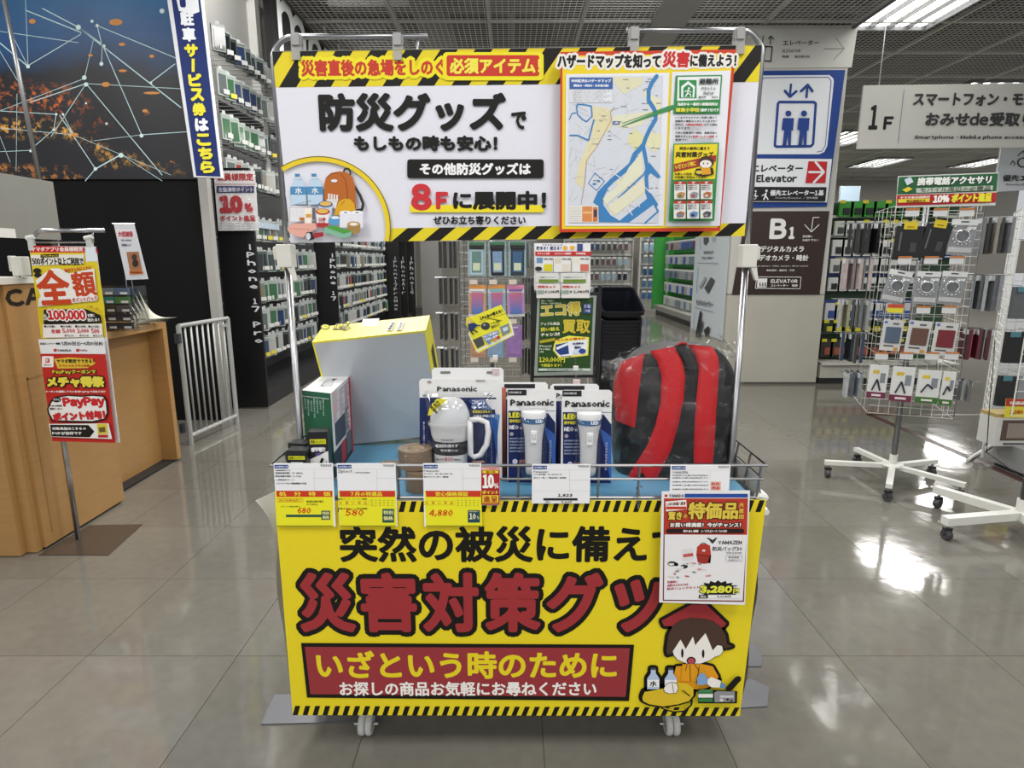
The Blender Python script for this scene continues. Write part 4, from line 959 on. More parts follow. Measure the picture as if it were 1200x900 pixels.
c.poly([(350, 45), (390, 42), (378, 78), (330, 80)], '#3a3a3e'); c.t('多機能', 344, 48, 384, 74, '#ddd13a', 1, rot=-.15); c.t('防災ラジオ', 378, 50, 428, 86, '#3a3620', 2, rot=-.3); c.ell(418, 40, 12, 9, '#3a3620'); c.ell(418, 40, 8, 5, '#ddd13a')
c.poly([(650, 40), (684, 38), (660, 86), (632, 84)], '#d9d9d4'); c.poly([(700, 38), (736, 35), (714, 84), (684, 84)], '#d9d9d4'); c.vt('災害時', 670, 42, 645, 82, 18, '#333333', 1.2); c.vt('レンジ', 722, 40, 698, 82, 18, '#333333', 1.2); c.done(t)
sN = (M3 @ Vector((1, 0, 0))).normalized(); c = Canvas(cp(1, 0, 1) + sN * .0005, sN, eps=.0002)
ps = [cp(1, .25, .78), cp(1, .75, .78), cp(1, .7, .5), cp(1, .3, .5)]
m_ = MB(); m_.quad([p_ + sN * .0006 for p_ in ps], P('#3a3620')); m_.build('side_print', t)
# ---- green, white and red carton standing at an angle
B_ = Vector((-.435, 1.417)); A_ = Vector((-.515, 1.452)); C_ = Vector((-.446, 1.633)); D_ = A_ + C_ - B_; zt2 = .868
t = thing('carton', 'tall green and white carton with red back edge standing behind the small torch boxes', 'box', (-.47, 1.52, Z0))
b = MB(); G3, W_, RD = mat('#1f5a3e', .4, 0, .04), mat('#dcdcdc', .4, 0, .03), mat('#c0202e', .4, 0, .04)
def v3(p, z): return Vector((p[0], p[1], z))
b.quad([v3(A_, Z0), v3(B_, Z0), v3(B_, zt2), v3(A_, zt2)], G3); b.quad([v3(B_, Z0), v3(C_, Z0), v3(C_, zt2), v3(B_, zt2)], mat('#cfcdcf', .4, 0, .04)); b.quad([v3(A_, zt2), v3(B_, zt2), v3(C_, zt2), v3(D_, zt2)], W_); b.quad([v3(D_, Z0), v3(A_, Z0), v3(A_, zt2), v3(D_, zt2)], G3); b.quad([v3(C_, Z0), v3(D_, Z0), v3(D_, zt2), v3(C_, zt2)], RD); b.quad([v3(A_, Z0), v3(D_, Z0), v3(C_, Z0), v3(B_, Z0)], W_)
b.build('carton_body', t)
n2 = Vector(((C_ - B_).y, -(C_ - B_).x, 0)).normalized(); n1 = Vector(((B_ - A_).y, -(B_ - A_).x, 0)).normalized()
def dirbox(u0, u1, z0, z1, P0, P1, n, col, off, mb):
    p = lambda u, z: v3(P0 + (P1 - P0) * u, Z0 + (zt2 - Z0) * z) + n * off
    mb.quad([p(u0, z0), p(u1, z0), p(u1, z1), p(u0, z1)], P(col))
mb = MB(); dirbox(.92, 1, 0, 1, B_, C_, n2, '#c0202e', .0004, mb); dirbox(0, .92, .0, .30, B_, C_, n2, '#2c3442', .0004, mb); dirbox(.1, .62, .34, .62, B_, C_, n2, '#3a4452', .0004, mb); dirbox(.35, .60, .04, .30, B_, C_, n2, '#a03a44', .0007, mb); dirbox(.64, .9, .06, .34, B_, C_, n2, '#586a74', .0007, mb)
random.seed(3)
for k in range(34):
    u = .06 + .3 * (k % 3); z = .64 + .34 * (k // 3) / 11.4; dirbox(u, u + random.uniform(.14, .28), z, z + .011, B_, C_, n2, random.choice(('#8f2a3a', '#b03a48', '#4a4a52')), .0007, mb)
for k in range(18): dirbox(.62, .62 + random.uniform(.1, .26), .36 + k * .016, .369 + k * .016, B_, C_, n2, '#5a4a58', .0007, mb)
mb.build('print', t)
c = Canvas(v3(A_, Z0) + n1 * .0004, n1, eps=.0002); c.view(320, 370, 4.74)
for k in range(7): c.vt('停電時に役立つ防災', 178 + k * 17, 458 + (k % 3) * 6, 182 + k * 17, 520 + 12 * (k * 3 % 5), 9, '#a9c4b4', .4)
for a, b_ in (((165, 445), (312, 462)),): c.line([a, b_], 3, '#c8c8c8')
c.done(t)
c = Canvas((0, 0, zt2 + .0004), (0, 0, 1), up=(0, 1, 0), eps=.0002); c.view(320, 370, 4.74); c.poly([(300, 350), (345, 345), (330, 392), (262, 392)], '#bdbdbf'); c.poly([(330, 352), (362, 350), (330, 362)], '#4a4a50'); c.line([(290, 365), (268, 388), (282, 395)], 4, '#3a3a40'); c.done(t)
# ---- small torch boxes
def torch_box(cx, cy, z, wd, dp, ht, rot, label, white=False):
    t = thing('torch_box', label, 'box', (cx, cy, z), 'small boxed torches at the corner of the wagon')
    M = Matrix.Rotation(rot, 3, 'Z'); K = mat('#18181a', .35, 0, .06)
    b = MB(); b.box((cx, cy, z + ht / 2), (wd, dp, ht), K, rot=rot); b.build('box_body', t)
    n = M @ Vector((0, -1, 0)); rt = M @ Vector((1, 0, 0)); o = Vector((cx, cy, z)) + n * (dp / 2 + .0004)
    def q(u0, u1, z0, z1, col, off, mb): mb.quad([o + rt * (wd * (u - .5)) + Vector((0, 0, ht * zz)) + n * off for u, zz in ((u0, z0), (u1, z0), (u1, z1), (u0, z1))], P(col))
    mb = MB()
    if white:
        mb.quad([o + rt * (wd * (u - .5)) + Vector((0, 0, ht * zz)) + n * .0001 for u, zz in ((.0, 0), (1, 0), (1, .68), (0, .54))], P('#dedede'))
    q(.08, .92, .80, .88, '#cfcf2a', .0002, mb)
    q(.2, .8, .70, .745, '#bdbdc2', .0002, mb)
    q(.62, .78, .0, .0001, '#000000', .0002, mb)
    mb.build('print', t)
    c = Canvas(o + n * .0004, n, eps=.0002)
    # lettering placed on the face itself
    def W(u, zz): return o + rt * (wd * (u - .5)) + Vector((0, 0, ht * zz))
    def put(txt, u0, u1, z0, z1, col, st):
        vs, fs, ed = glyphs(txt, 2); mn, mx = vs.min(0), vs.max(0)
        g = (vs - mn) / np.maximum(mx - mn, 1e-6); q_ = []
        for a, bb_ in g:
            p_ = W(u0 + (u1 - u0) * a, z0 + (z1 - z0) * bb_) - c.p; q_.append((p_.dot(c.U), p_.dot(c.V)))
        c._stroke(q_, ed, st, P(col), c.L(None), 4, fs)
    put('軽量コンパクト', .12, .88, .815, .865, '#3a3a1a', .0001); put('緊急防災', .25, .75, .70, .745, '#c9c9ce', .0001); put('懐中電灯', .12, .88, .60 + .07 * white, .68 + .06 * white, '#e6e6ea', .0003); put('LED', .36, .62, .52 + .09 * white, .57 + .08 * white, '#8a6ad0', .0002)
    c.done(t, 'lettering')
    if white:
        f = MB(); a = W(.22, .22) + n * .001; b_ = W(.7, .56) + n * .001; dv = (b_ - a); f.tube([a, a + dv * .35, a + dv * .36, b_], [.0048, .0045, .0034, .003], P('#17171a'), 8)
        f.tube([W(.88, .52) + n * .0012, W(.84, .34) + n * .0012, W(.7, .24) + n * .0012], .0006, P('#2a2a2c'), 4); f.build('torch_print', t)
def pxw(px, py, Y): return atY(px, py, Y).x
torch_box(-.444, 1.345, Z0, .043, .034, .142, R(4), 'tall black torch box with white lower half, nearest the green carton', True)
torch_box(-.485, 1.322, Z0, .045, .034, .105, R(-2), 'black torch box in front, beside the white-bottomed torch box')
torch_box(-.496, 1.366, Z0, .045, .034, .108, R(-14), 'black torch box at the wagon corner, outermost of the front ones')
torch_box(-.470, 1.395, Z0, .030, .030, .118, R(-10), 'black torch box half hidden behind the outermost torch box')
# ---- tape rolls in clear bags
TP = mat('#7d6a57', .5, 0, .12, 20)
def tape(cx, cy, z, r, h, label):
    t = thing('tape_roll', label, 'tape roll', (cx, cy, z), 'brown tape rolls beside the lantern')
    MB().lathe([(r * .55, 0), (r, 0), (r, h), (r * .55, h), (r * .55, 0)], (cx, cy, z), TP, 24).build('roll', t)
    MB().lathe([(r * .50, .001), (r * .55, .001), (r * .55, h - .001), (r * .50, h - .001), (r * .50, .001)], (cx, cy, z), mat('#b7a58c', .6), 20).build('cardboard_core', t)
    random.seed(int(cx * 1000) % 97)
    g = MB()
    def fn(u, v):
        a = u * 2 * math.pi; k = v * math.pi; rr = r * 1.1 * max(.12, math.sin(k)) ** .35 * (1 + .05 * math.sin(a * 5 + v * 9)); return (cx + rr * math.cos(a), cy + rr * math.sin(a), z + .0005 + (h * 1.04) * (1 - math.cos(k)) / 2)
    g.grid(fn, 24, 10, FILM); g.build('plastic_bag', t, smooth=True)
tape(-.213, 1.345, Z0, .036, .047, 'brown tape roll in a clear bag, bottom one between two price cards')
tape(-.228, 1.365, Z0 + .048, .039, .045, 'brown tape roll in a clear bag on top of the other roll')
tape(-.305, 1.43, Z0, .030, .030, 'low clear-wrapped tape roll lying beside the green carton')
# ---- blister packs
NAVY = '#1d2a5c'
def blister_card(name, label, group, quad, Y, top, draw, hole=2):
    x0, y0, x1, y1 = quad; q = atY((x0 + x1) / 2, y1, Y)
    t = thing(name, label, 'blister pack', (q.x, Y, Z0), group)
    c = ycan(Y, .0003)
    a, b_ = atY(x0, y0, Y), atY(x1, y0, Y)
    m_ = MB(); xa, xb, zz = a.x, b_.x, a.z
    m_.slab([(xa + .004, Y, Z0), (xb - .004, Y, Z0), (xb, Y, Z0 + .005), (xb, Y, zz - .006), (xb - .006, Y, zz), (xa + .006, Y, zz), (xa, Y, zz - .006), (xa, Y, Z0 + .005)], (0, .0012, 0), P('#e0e0e0')); m_.build('backing_card', t)
    draw(c, x0, y0, x1, y1, t, xa, xb, zz, Y)
    c.view(0, 0, 1); c.done(t)
    return t
def lantern_draw(c, x0, y0, x1, y1, t, xa, xb, zz, Y, full=True):
    c.view(480, 430, 5.29) if full else None
    if full:
        X0, X1 = 58, 545
        c.rect(X0 + 4, 190, X1 - 8, 800, NAVY); c.poly([(370, 215), (470, 215), (560, 300), (545, 420), (500, 300)], '#5f86b8'); c.poly([(380, 200), (545, 200), (545, 300), (480, 225)], '#dcdce2'); c.poly([(430, 240), (545, 330), (545, 600), (520, 400)], '#2f5aa0')
        c.t('Panasonic', 170, 118, 420, 152, '#2a2a2c', 2.4); c.ell(122, 92, 14, 7, '#9a8a88'); c.t('6電池別売', 405, 80, 470, 90, '#555555', .6); c.ell(95, 176, 13, 8, '#8a8d98'); c.ell(495, 172, 13, 8, '#8a8d98')
        c.t('こわれにくい', 386, 200, 470, 232, '#e6eaf4', 2, out=[('#3a5a98', 5)]); c.t('LED ランタン', 386, 236, 480, 254, '#e6eaf4', 1.2, out=[('#3a5a98', 4)]); c.rect(385, 262, 530, 288, '#232a3c'); c.t('乾電池エボルタ', 390, 265, 500, 284, '#d8c84a', 1.2); c.t('エボルタNEO付', 395, 292, 525, 310, '#e8e8ec', 1.5)
        c.vt('最大約三十日間つかえる単一形', 90, 335, 92, 560, 11, '#c9cee0', .5); c.rect(385, 576, 470, 590, '#b8552a'); c.t('日本製', 395, 578, 460, 588, '#e9e2d0', .5)
        c.view(0, 0, 1)
        c.rect(494, 568, 586, 583, '#16204a')
tL = blister_card('lantern_pack', 'white mug-shaped lantern on a navy card, standing in front of another', 'boxed lanterns in the wagon', (491, 444, 588, 583), 1.395, None, lantern_draw)
# the lantern itself
cx = atY(527, 500, 1.36).x; Yc = 1.372; LW = mat('#dedee0', .3, 0, .02); px = 1.36 / 710 * 1.03
zt_ = atY(527, 466, 1.36).z; zr = atY(527, 496, 1.36).z; zb1 = atY(527, 518, 1.35).z; zb2 = atY(527, 534, 1.35).z; zb3 = atY(527, 543, 1.35).z; rD = .0475
lt = MB()
dome = [(rD * math.sin(a) ** .72, zr + (zt_ - zr) * math.cos(a)) for a in [math.pi / 2 * i / 10 for i in range(1, 11)]]
lt.lathe([(0.0005, zt_)] + dome, (cx, Yc, 0), mat('#d4d6da', .12, 0, .02, coat=.5), 28, 1, .62); lt.build('lantern_dome', tL, smooth=True)
lt = MB(); lt.lathe([(rD + .004, zr + .002), (rD + .004, zr - .005), (rD, zr - .010), (.045, zb1 + .012), (.040, zb1), (.0395, zb1 - .001)], (cx, Yc, 0), LW, 28, 1, .62); lt.build('lantern_cup', tL, smooth=True)
lt = MB(); lt.lathe([(.0392, zb1), (.0385, zb2)], (cx, Yc, 0), mat('#2c2c30', .25, 0, .15, 40), 28, 1, .62); lt.build('lantern_label', tL, smooth=True)
lt = MB(); lt.lathe([(.0395, zb2), (.0385, zb3 - .01), (.034, zb3 - .018), (.001, zb3 - .018)], (cx, Yc, 0), LW, 28, 1, .62); lt.build('lantern_base', tL, smooth=True)
hp = [atY(480 + x / 5.29, 430 + y / 5.29, 1.352) for x, y in ((372, 330), (430, 325), (478, 345), (488, 400), (478, 480), (440, 545), (400, 560), (378, 540), (376, 440), (374, 335))]
lt = MB(); lt.tube(hp, .0068, LW, 8); lt.build('lantern_handle', tL, smooth=True)
c = ycan(Yc - rD * .62 - .0025, .0003); c.view(480, 430, 5.29); c.t('Panasonic', 196, 446, 274, 458, '#2a2a2c', .8); c.poly([(112, 300), (125, 250), (170, 195), (235, 200), (190, 240), (130, 300)], '#d8cf3a'); c.t('防災・アウトドア', 135, 215, 200, 280, '#3a3a2a', .8, rot=-.9)
c.t('電池切れ知らず', 160, 478, 300, 500, '#e4e4e8', 1); c.t('今お使いの', 190, 508, 300, 526, '#e4e4e8', .8); c.t('電池３本で約', 165, 566, 212, 578, '#2a2a2c', .6); c.t('800', 216, 558, 270, 582, '#c2323a', 2); c.t('時間点灯', 274, 568, 318, 578, '#2a2a2c', .6); c.done(tL, 'lettering')
bl = MB(); a_, b_ = atY(497, 458, 1.39), atY(578, 458, 1.39)
def dome_fn(xa, xb, za, zb, dep, Y, n=10):
    def fn(u, v):
        e = 1 - abs(2 * u - 1) ** 5; g = 1 - abs(2 * v - 1) ** 7
        return (xa + (xb - xa) * u, Y - .0015 - dep * (e * g) ** .6, za + (zb - za) * v)
    return fn
bl.grid(dome_fn(a_.x, b_.x, Z0 + .01, a_.z, .058, 1.394), 14, 16, BLISTER); bl.build('clear_blister', tL, smooth=True)
def plain_lantern(c, x0, y0, x1, y1, t, xa, xb, zz, Y):
    c.rect(x0 + 1, 462, x1 - 1, y1, NAVY); c.t('Panasonic', x0 + 20, 452, x0 + 68, 459, '#2a2a2c', .5)
    c.rrect(x0 + 10, y0 + 4, x0 + 22, y0 + 7, 1.4, '#77776f'); c.rrect(x1 - 20, y0 + 4, x1 - 8, y0 + 7, 1.4, '#77776f')
    g = MB(); g.grid(dome_fn(xa + .008, xb - .008, Z0 + .01, zz - .03, .03, Y), 10, 10, BLISTER); g.build('clear_blister', t, smooth=True)
blister_card('lantern_pack', 'lantern pack mostly hidden behind the first one, holding the yellow pop card', 'boxed lanterns in the wagon', (506, 431, 590, 545), 1.445, None, plain_lantern)
def torch_draw(c, x0, y0, x1, y1, t, xa, xb, zz, Y):
    k = (x1 - x0) / 205.0
    def X(v): return x0 + v * k
    def Yv(v): return y0 + v * k
    c.rect(X(4), Yv(90), X(201), y1, NAVY); c.rect(X(2), Yv(2), X(80), Yv(26), '#26262a'); c.t('エボルタNEO付', X(6), Yv(8), X(60), Yv(19), '#c9c9ce', .3)
    c.poly([(X(70), Yv(92)), (X(201), Yv(92)), (X(201), Yv(140)), (X(170), Yv(100))], '#dedee2'); c.poly([(X(150), Yv(150)), (X(201), Yv(190)), (X(201), Yv(420)), (X(180), Yv(250))], '#3a62ae')
    c.t('Panasonic', X(12), Yv(40), X(196), Yv(70), '#1e1e20', 2.3 * k)
    c.t('LED', X(6), Yv(94), X(58), Yv(120), '#e4dc3a', 3 * k); c.t('懐中電灯', X(8), Yv(124), X(56), Yv(140), '#d8cc3a', 1.2 * k); c.t('NEO', X(8), Yv(148), X(48), Yv(168), '#e4e4ec', 2 * k); c.t('付', X(52), Yv(156), X(64), Yv(168), '#e4e4ec', .6 * k)
    c.ell(X(18), Yv(186), 8 * k, 8 * k, '#a9a0a8')
    for j in range(5): c.t('小型で丈夫なボディの強力ライト'[j:], X(8), Yv(200 + j * 13), X(78), Yv(209 + j * 13), '#aab2cc', .25)
    c.ell(X(32), Yv(300), 11 * k, 11 * k, '#c9cce0'); c.t('10年', X(48), Yv(290), X(74), Yv(308), '#d8834a', 1.4 * k); c.vt('スイッチはみぎひだり', X(180), Yv(210), X(178), Yv(325), 10 * k, '#c0c6dc', .4 * k)
    cx = (xa + xb) / 2 + .004; Yc = Y - .022; TW_ = mat('#d9d9db', .28, 0, .02)
    z = lambda v: atY(x0, Yv(v), Y - .03).z
    m_ = MB(); m_.lathe([(.001, z(92)), (.026, z(92)), (.029, z(97)), (.0285, z(120))], (cx, Yc, 0), TW_, 20, 1, .75); m_.build('torch_head', t, smooth=True)
    m_ = MB(); m_.lathe([(.0285, z(120)), (.027, z(142))], (cx, Yc, 0), mat('#3a6a9a', .2, 0, .2, 30), 20, 1, .75); m_.build('torch_band', t, smooth=True)
    m_ = MB(); m_.lathe([(.0275, z(142)), (.024, z(165)), (.0205, z(215)), (.019, z(320)), (.0185, Z0 + .035), (.015, Z0 + .028), (.001, Z0 + .028)], (cx, Yc, 0), TW_, 20, 1, .8); m_.build('torch_body', t, smooth=True)
    m_ = MB(); m_.box((cx, Yc - .0185, z(195)), (.015, .006, .030), mat('#f0f0f0', .3)); m_.box((cx, Yc - .020, z(190)), (.009, .007, .014), mat('#d2d2d4', .3)); m_.build('switch', t, bevel=.002)
    c2 = Canvas((0, Yc - .0225, 0), (0, -1, 0), eps=.0002); c2.t('LED', X(118), Yv(126), X(150), Yv(142), '#dfe6ee', .5, 1); c2.t('Panasonic', X(116), Yv(312), X(150), Yv(317), '#1c1c20', .2, 1); c2.done(t, 'lettering')
    g = MB(); g.grid(dome_fn(cx - .034, cx + .034, Z0 + .012, z(88), .044, Y), 12, 14, BLISTER); g.build('clear_blister', t, smooth=True)
def hidden_torch(c, x0, y0, x1, y1, t, xa, xb, zz, Y):
    c.rect(x0 + 1, y0 + 20, x1 - 1, y1, NAVY); c.rect(x0 + 4, y0 + 2, x0 + 40, y0 + 7, '#26262a'); c.t('Panasonic', x0 + 6, y0 + 10, x1 - 6, y0 + 17, '#1e1e20', .6)
    c.poly([(x0 + 1, y0 + 6), (x0 + 6, y0 + 6), (x0 + 6, y1), (x0 + 1, y1)], '#b8685a')
    g = MB(); g.grid(dome_fn(xa + .02, xb - .02, Z0 + .012, zz - .03, .03, Y), 10, 10, BLISTER); g.build('clear_blister', t, smooth=True)
GT = 'torch packs in the wagon'
blister_card('torch_pack', 'white torch on a navy card, the front one beside the lantern pack', GT, (594.5, 456, 652, 583), 1.385, None, torch_draw)
blister_card('torch_pack', 'white torch on a navy card, the front one beside the backpack', GT, (658.5, 457, 717.5, 585), 1.38, None, torch_draw)
blister_card('torch_pack', 'torch pack with reddish edge just behind the front one beside the lantern', GT, (587, 448, 642, 560), 1.435, None, hidden_torch)
blister_card('torch_pack', 'torch pack behind the front one beside the backpack, carrying the blue and white pop card', GT, (645, 450, 702, 560), 1.43, None, hidden_torch)
# ---- little pop cards on clear clips
def pop(label, pts, clip, Y, paper, draw, rotn):
    t = thing('pop_card', label, 'pop card', atY(clip[2], clip[3], Y)); c = ycan(Y - .004, .0002)
    c.board(pts, .0012, P(paper), 'card', t); draw(c); c.view(0, 0, 1); c.done(t)
    x0, y0, x1, y1 = clip; b = MB(); a = atY(x0, y0, Y - .002); e = atY(x1, y1, Y - .002)
    b.tube([a, a + (e - a) * .5, e], .0022, ACRYL, 6); b.box(a + (e - a) * .35, (.012, .008, .010), mat('#d6d2d4', .3)); b.box(a + (e - a) * .8, (.016, .012, .014), mat('#c9b4b8', .3)); b.build('clip', t)
def dy(c):
    c.view(520, 280, 5.625)
    c.poly([(160, 620), (440, 535), (465, 630), (215, 745)], '#dedfd8'); c.poly([(160, 590), (425, 530), (455, 615), (210, 735)], '#e2da36')
    c.t('1人1台の備えを！', 232, 486, 392, 512, '#23231f', 2.4, rot=-.36); c.line([(232, 548), (420, 486)], 2, '#3a3a2a'); c.ell(275, 574, 30, 26, '#3c3d40'); c.ell(268, 566, 10, 8, '#8a8c90')
    c.poly([(370, 580), (428, 556), (440, 612), (388, 640)], '#7a8694'); c.poly([(192, 665), (250, 640), (270, 695), (222, 722)], '#4a4c4a'); c.poly([(385, 590), (420, 575), (424, 600), (396, 612)], '#c8d0da')
    c.t('ソーラー充電の', 305, 540, 376, 558, '#5a6a2a', 1.2, rot=-.36); c.t('防災ライト', 312, 562, 372, 582, '#4a5a2a', 1.2, rot=-.36); c.t('かるくて持ち運びらく', 258, 618, 366, 640, '#e8ecf4', 1, rot=-.36, out=[('#5a76b0', 3)]); c.t('手回し充電', 270, 642, 360, 660, '#e8ecf4', 1, rot=-.36, out=[('#5a76b0', 3)])
    c.ell(298, 678, 13, 12, '#6a86b8'); c.ell(334, 662, 13, 11, '#c88a3a'); c.ell(360, 648, 12, 11, '#b8483a')
    c.ell(168, 528, 20, 14, '#d8c63a'); c.poly([(160, 560), (200, 550), (225, 566), (190, 606), (165, 600)], '#2a3a6a'); c.line([(185, 572), (240, 568)], 8, '#2a3a6a'); c.line([(172, 596), (196, 628)], 9, '#26283a'); c.line([(190, 596), (222, 612)], 8, '#26283a'); c.ell(170, 545, 12, 11, '#d9b89a')
pop('tilted yellow pop card with black lettering clipped to the rear lantern pack', [(520 + x / 5.625, 280 + y / 5.625) for x, y in ((195, 632), (225, 753), (464, 635), (440, 548), (446, 560), (378, 434), (205, 505), (148, 520), (146, 565))], (580, 406, 581, 442), 1.45, '#e2da36', dy, 0)
def db(c):
    c.view(620, 280, 5.29)
    c.poly([(160, 655), (245, 630), (368, 615), (362, 720), (190, 738), (150, 690)], '#e8dc5a'); c.poly([(165, 655), (245, 636), (362, 622), (356, 712), (190, 730), (158, 690)], '#e4e6ec'); c.poly([(165, 655), (240, 640), (248, 712), (192, 720), (162, 690)], '#24407a')
    c.line([(175, 678), (235, 652)], 16, '#dfe3ea'); c.t('もしもの備えに', 170, 612, 350, 628, '#c2482a', 1.6, rot=-.06); c.t('生活防水', 270, 640, 340, 655, '#2a3a6a', 1.2, rot=-.05); c.t('簡単！', 280, 662, 322, 682, '#2a3a6a', 1.4); c.ell(330, 695, 22, 16, '#2a4a92'); c.ell(290, 698, 16, 14, '#c9d4ea'); c.t('Panasonic', 196, 722, 262, 731, '#2a4a9a', .8, rot=-.06)
pop('white and blue pop card with yellow edge showing a torch, clipped behind the torch packs', [(620 + x / 5.29, 280 + y / 5.29) for x, y in ((148, 690), (190, 742), (366, 722), (372, 610), (245, 600), (165, 628), (155, 655))], (674, 418, 676, 456), 1.44, '#e6da50', db, 0)
# ---- backpack in a clear bag
t = thing('backpack', 'black backpack with wide red straps, upright in a crinkled clear bag', 'backpack', (.395, 1.49, Z0))
BX, BYc, BH, BW_, BD = .405, 1.495, .319, .148, .088
BK = mat('#161617', .6, 0, .2, 45, bump=.5); RS = mat('#b3161d', .55, 0, .06, 120, bump=.3); RSD = mat('#a3141b', .5, 0, .08, 90)
def halfw(s_):        # 0 bottom .. 1 top
    w_ = 1.0 if s_ < .72 else (1 - ((s_ - .72) / .28) ** 3 * .32); w_ *= (1 - .06 * math.exp(-s_ * 9)); return w_
def bpoint(u, v, g=1.0, e=3.0):
    a = u * 2 * math.pi; s_ = v; hw = halfw(s_) * BW_ * g; hd = BD * g * (1 - .38 * max(0, s_ - .45) ** 1.3 * 1.5)
    cs, sn = math.cos(a), math.sin(a); x = math.copysign(abs(cs) ** (2 / e), cs) * hw; y = math.copysign(abs(sn) ** (2 / e), sn) * hd
    z = BH * s_ * (1 - .13 * max(0, -x / BW_) ** 1.6 * s_ - .07 * max(0, x / BW_) ** 3 * s_)
    return Vector((BX + x - .012 * s_ * 0, BYc + y, Z0 + z))
b = MB(); nu, nv = 40, 26
random.seed(2); ph = [random.uniform(0, 6) for _ in range(6)]
def bf(u, v):
    p = bpoint(u, v); k = .0015 * math.sin(u * 23 + v * 17 + ph[0]) + .0012 * math.sin(v * 31 - u * 11 + ph[1]); return (p.x, p.y - k * math.sin(u * 2 * math.pi) * -1, p.z)
b.grid(bf, nu, nv, BK)
tv = [bpoint(i / nu, 1.0) for i in range(nu)]; cen = Vector((BX, BYc, Z0 + BH + .006)); b.add([cen] + tv, [(0, i + 1, (i + 1) % nu + 1) for i in range(nu)], BK)
b.build('bag_body', t, smooth=True)
def surfY(x, z):
    s_ = max(0, min(1, (z - Z0) / BH)); hw = halfw(s_) * BW_; hd = BD * (1 - .38 * max(0, s_ - .45) ** 1.3 * 1.5); q = min(.999, abs((x - BX) / hw))
    return BYc - hd * (1 - q ** 3) ** (1 / 3)
def on_bag(px_, py_, lift):
    Y = 1.42
    for _ in range(6): p = atY(px_, py_, Y); Y = Y * .4 + .6 * (surfY(p.x, p.z) - lift)
    p = atY(px_, py_, Y); return p
def ribbon(Ls, Rs, m, name, lift=.006, n=16, k=4):
    def at(pts, v):
        f = v * (len(pts) - 1); i = min(int(f), len(pts) - 2); f -= i; return (pts[i][0] + (pts[i + 1][0] - pts[i][0]) * f, pts[i][1] + (pts[i + 1][1] - pts[i][1]) * f)
    g = MB()
    def fn(u, v):
        a, b_ = at(Ls, v), at(Rs, v); x, y = a[0] + (b_[0] - a[0]) * u, a[1] + (b_[1] - a[1]) * u
        ed = 1 - abs(2 * u - 1) ** 6; p = on_bag(700 + x / 4.285, 390 + y / 4.285, lift * ed + .001); return p
    g.grid(fn, k * 2, n, m); g.build(name, t, smooth=True)
ribbon([(262, 92), (300, 140), (322, 215), (318, 350), (290, 470), (245, 575), (185, 670), (148, 725)], [(388, 68), (425, 130), (442, 215), (432, 350), (405, 470), (370, 590), (325, 680), (290, 750)], RS, 'shoulder_strap', .007, 28)
ribbon([(452, 58), (488, 110), (510, 170), (502, 280), (490, 400), (482, 655)], [(578, 70), (605, 120), (612, 170), (606, 280), (597, 400), (583, 655)], RS, 'shoulder_strap', .007, 26)
ribbon([(125, 145), (95, 200), (80, 260), (82, 340), (90, 400), (92, 440)], [(240, 100), (228, 150), (218, 220), (206, 320), (196, 410), (188, 478)], RSD, 'side_panel', .004, 16)
ribbon([(385, 66), (430, 150), (445, 192)], [(448, 54), (490, 130), (508, 180)], mat('#1c1c1e', .4, 0, .2, 60), 'top_webbing', .008, 8)
ribbon([(190, 720), (215, 735)], [(235, 700), (245, 738)], mat('#111112', .3), 'buckle', .016, 4)
g = MB(); g.tube([on_bag(700 + x / 4.285, 390 + y / 4.285, .01) for x, y in ((400, 62), (425, 50), (450, 56))], .004, mat('#8a1a20', .5), 6); g.build('grab_handle', t, smooth=True)
fm = MB()
def ff(u, v):
    p = bpoint(u, min(1, v * 1.02), 1.035, 2.8); a = u * 2 * math.pi
    k = .006 * math.sin(a * 7 + v * 13) + .004 * math.sin(a * 13 - v * 21) + .003 * math.sin(v * 47 + a * 3)
    x, y, z = p.x + k * math.cos(a) + .002, p.y + k * math.sin(a), Z0 + .0006 + (p.z - Z0) * 1.03
    # loose corners of the bag at the top
    if v > .75:
        s_ = (v - .75) / .25
        if math.cos(a) < -.3: x -= .035 * s_ * (-math.cos(a)); z -= .015 * s_
        if math.cos(a) > .5: x += .004 * s_ * math.cos(a); z += .022 * s_ * math.cos(a)
    return (x, y, z)
fm.grid(ff, 80, 50, FILM)
fm.build('plastic_bag', t, smooth=True)
random.seed(9)
for (x0, y0, w0, h0) in ((-.150, .262, .07, .05), (.118, .312, .04, .045)):
    g = MB(); ctr = Vector((BX + x0, 1.46, Z0 + y0))
    n = 12; hh = [[Vector((ctr.x - w0 / 2 + w0 * i / n, ctr.y + random.uniform(-.016, .016), ctr.z - h0 / 2 + h0 * j / n + random.uniform(-.004, .004))) for i in range(n + 1)] for j in range(n + 1)]
    g.grid(lambda u, v: hh[round(v * n)][round(u * n)], n, n, FILM); g.build('plastic_bag_corner', t)
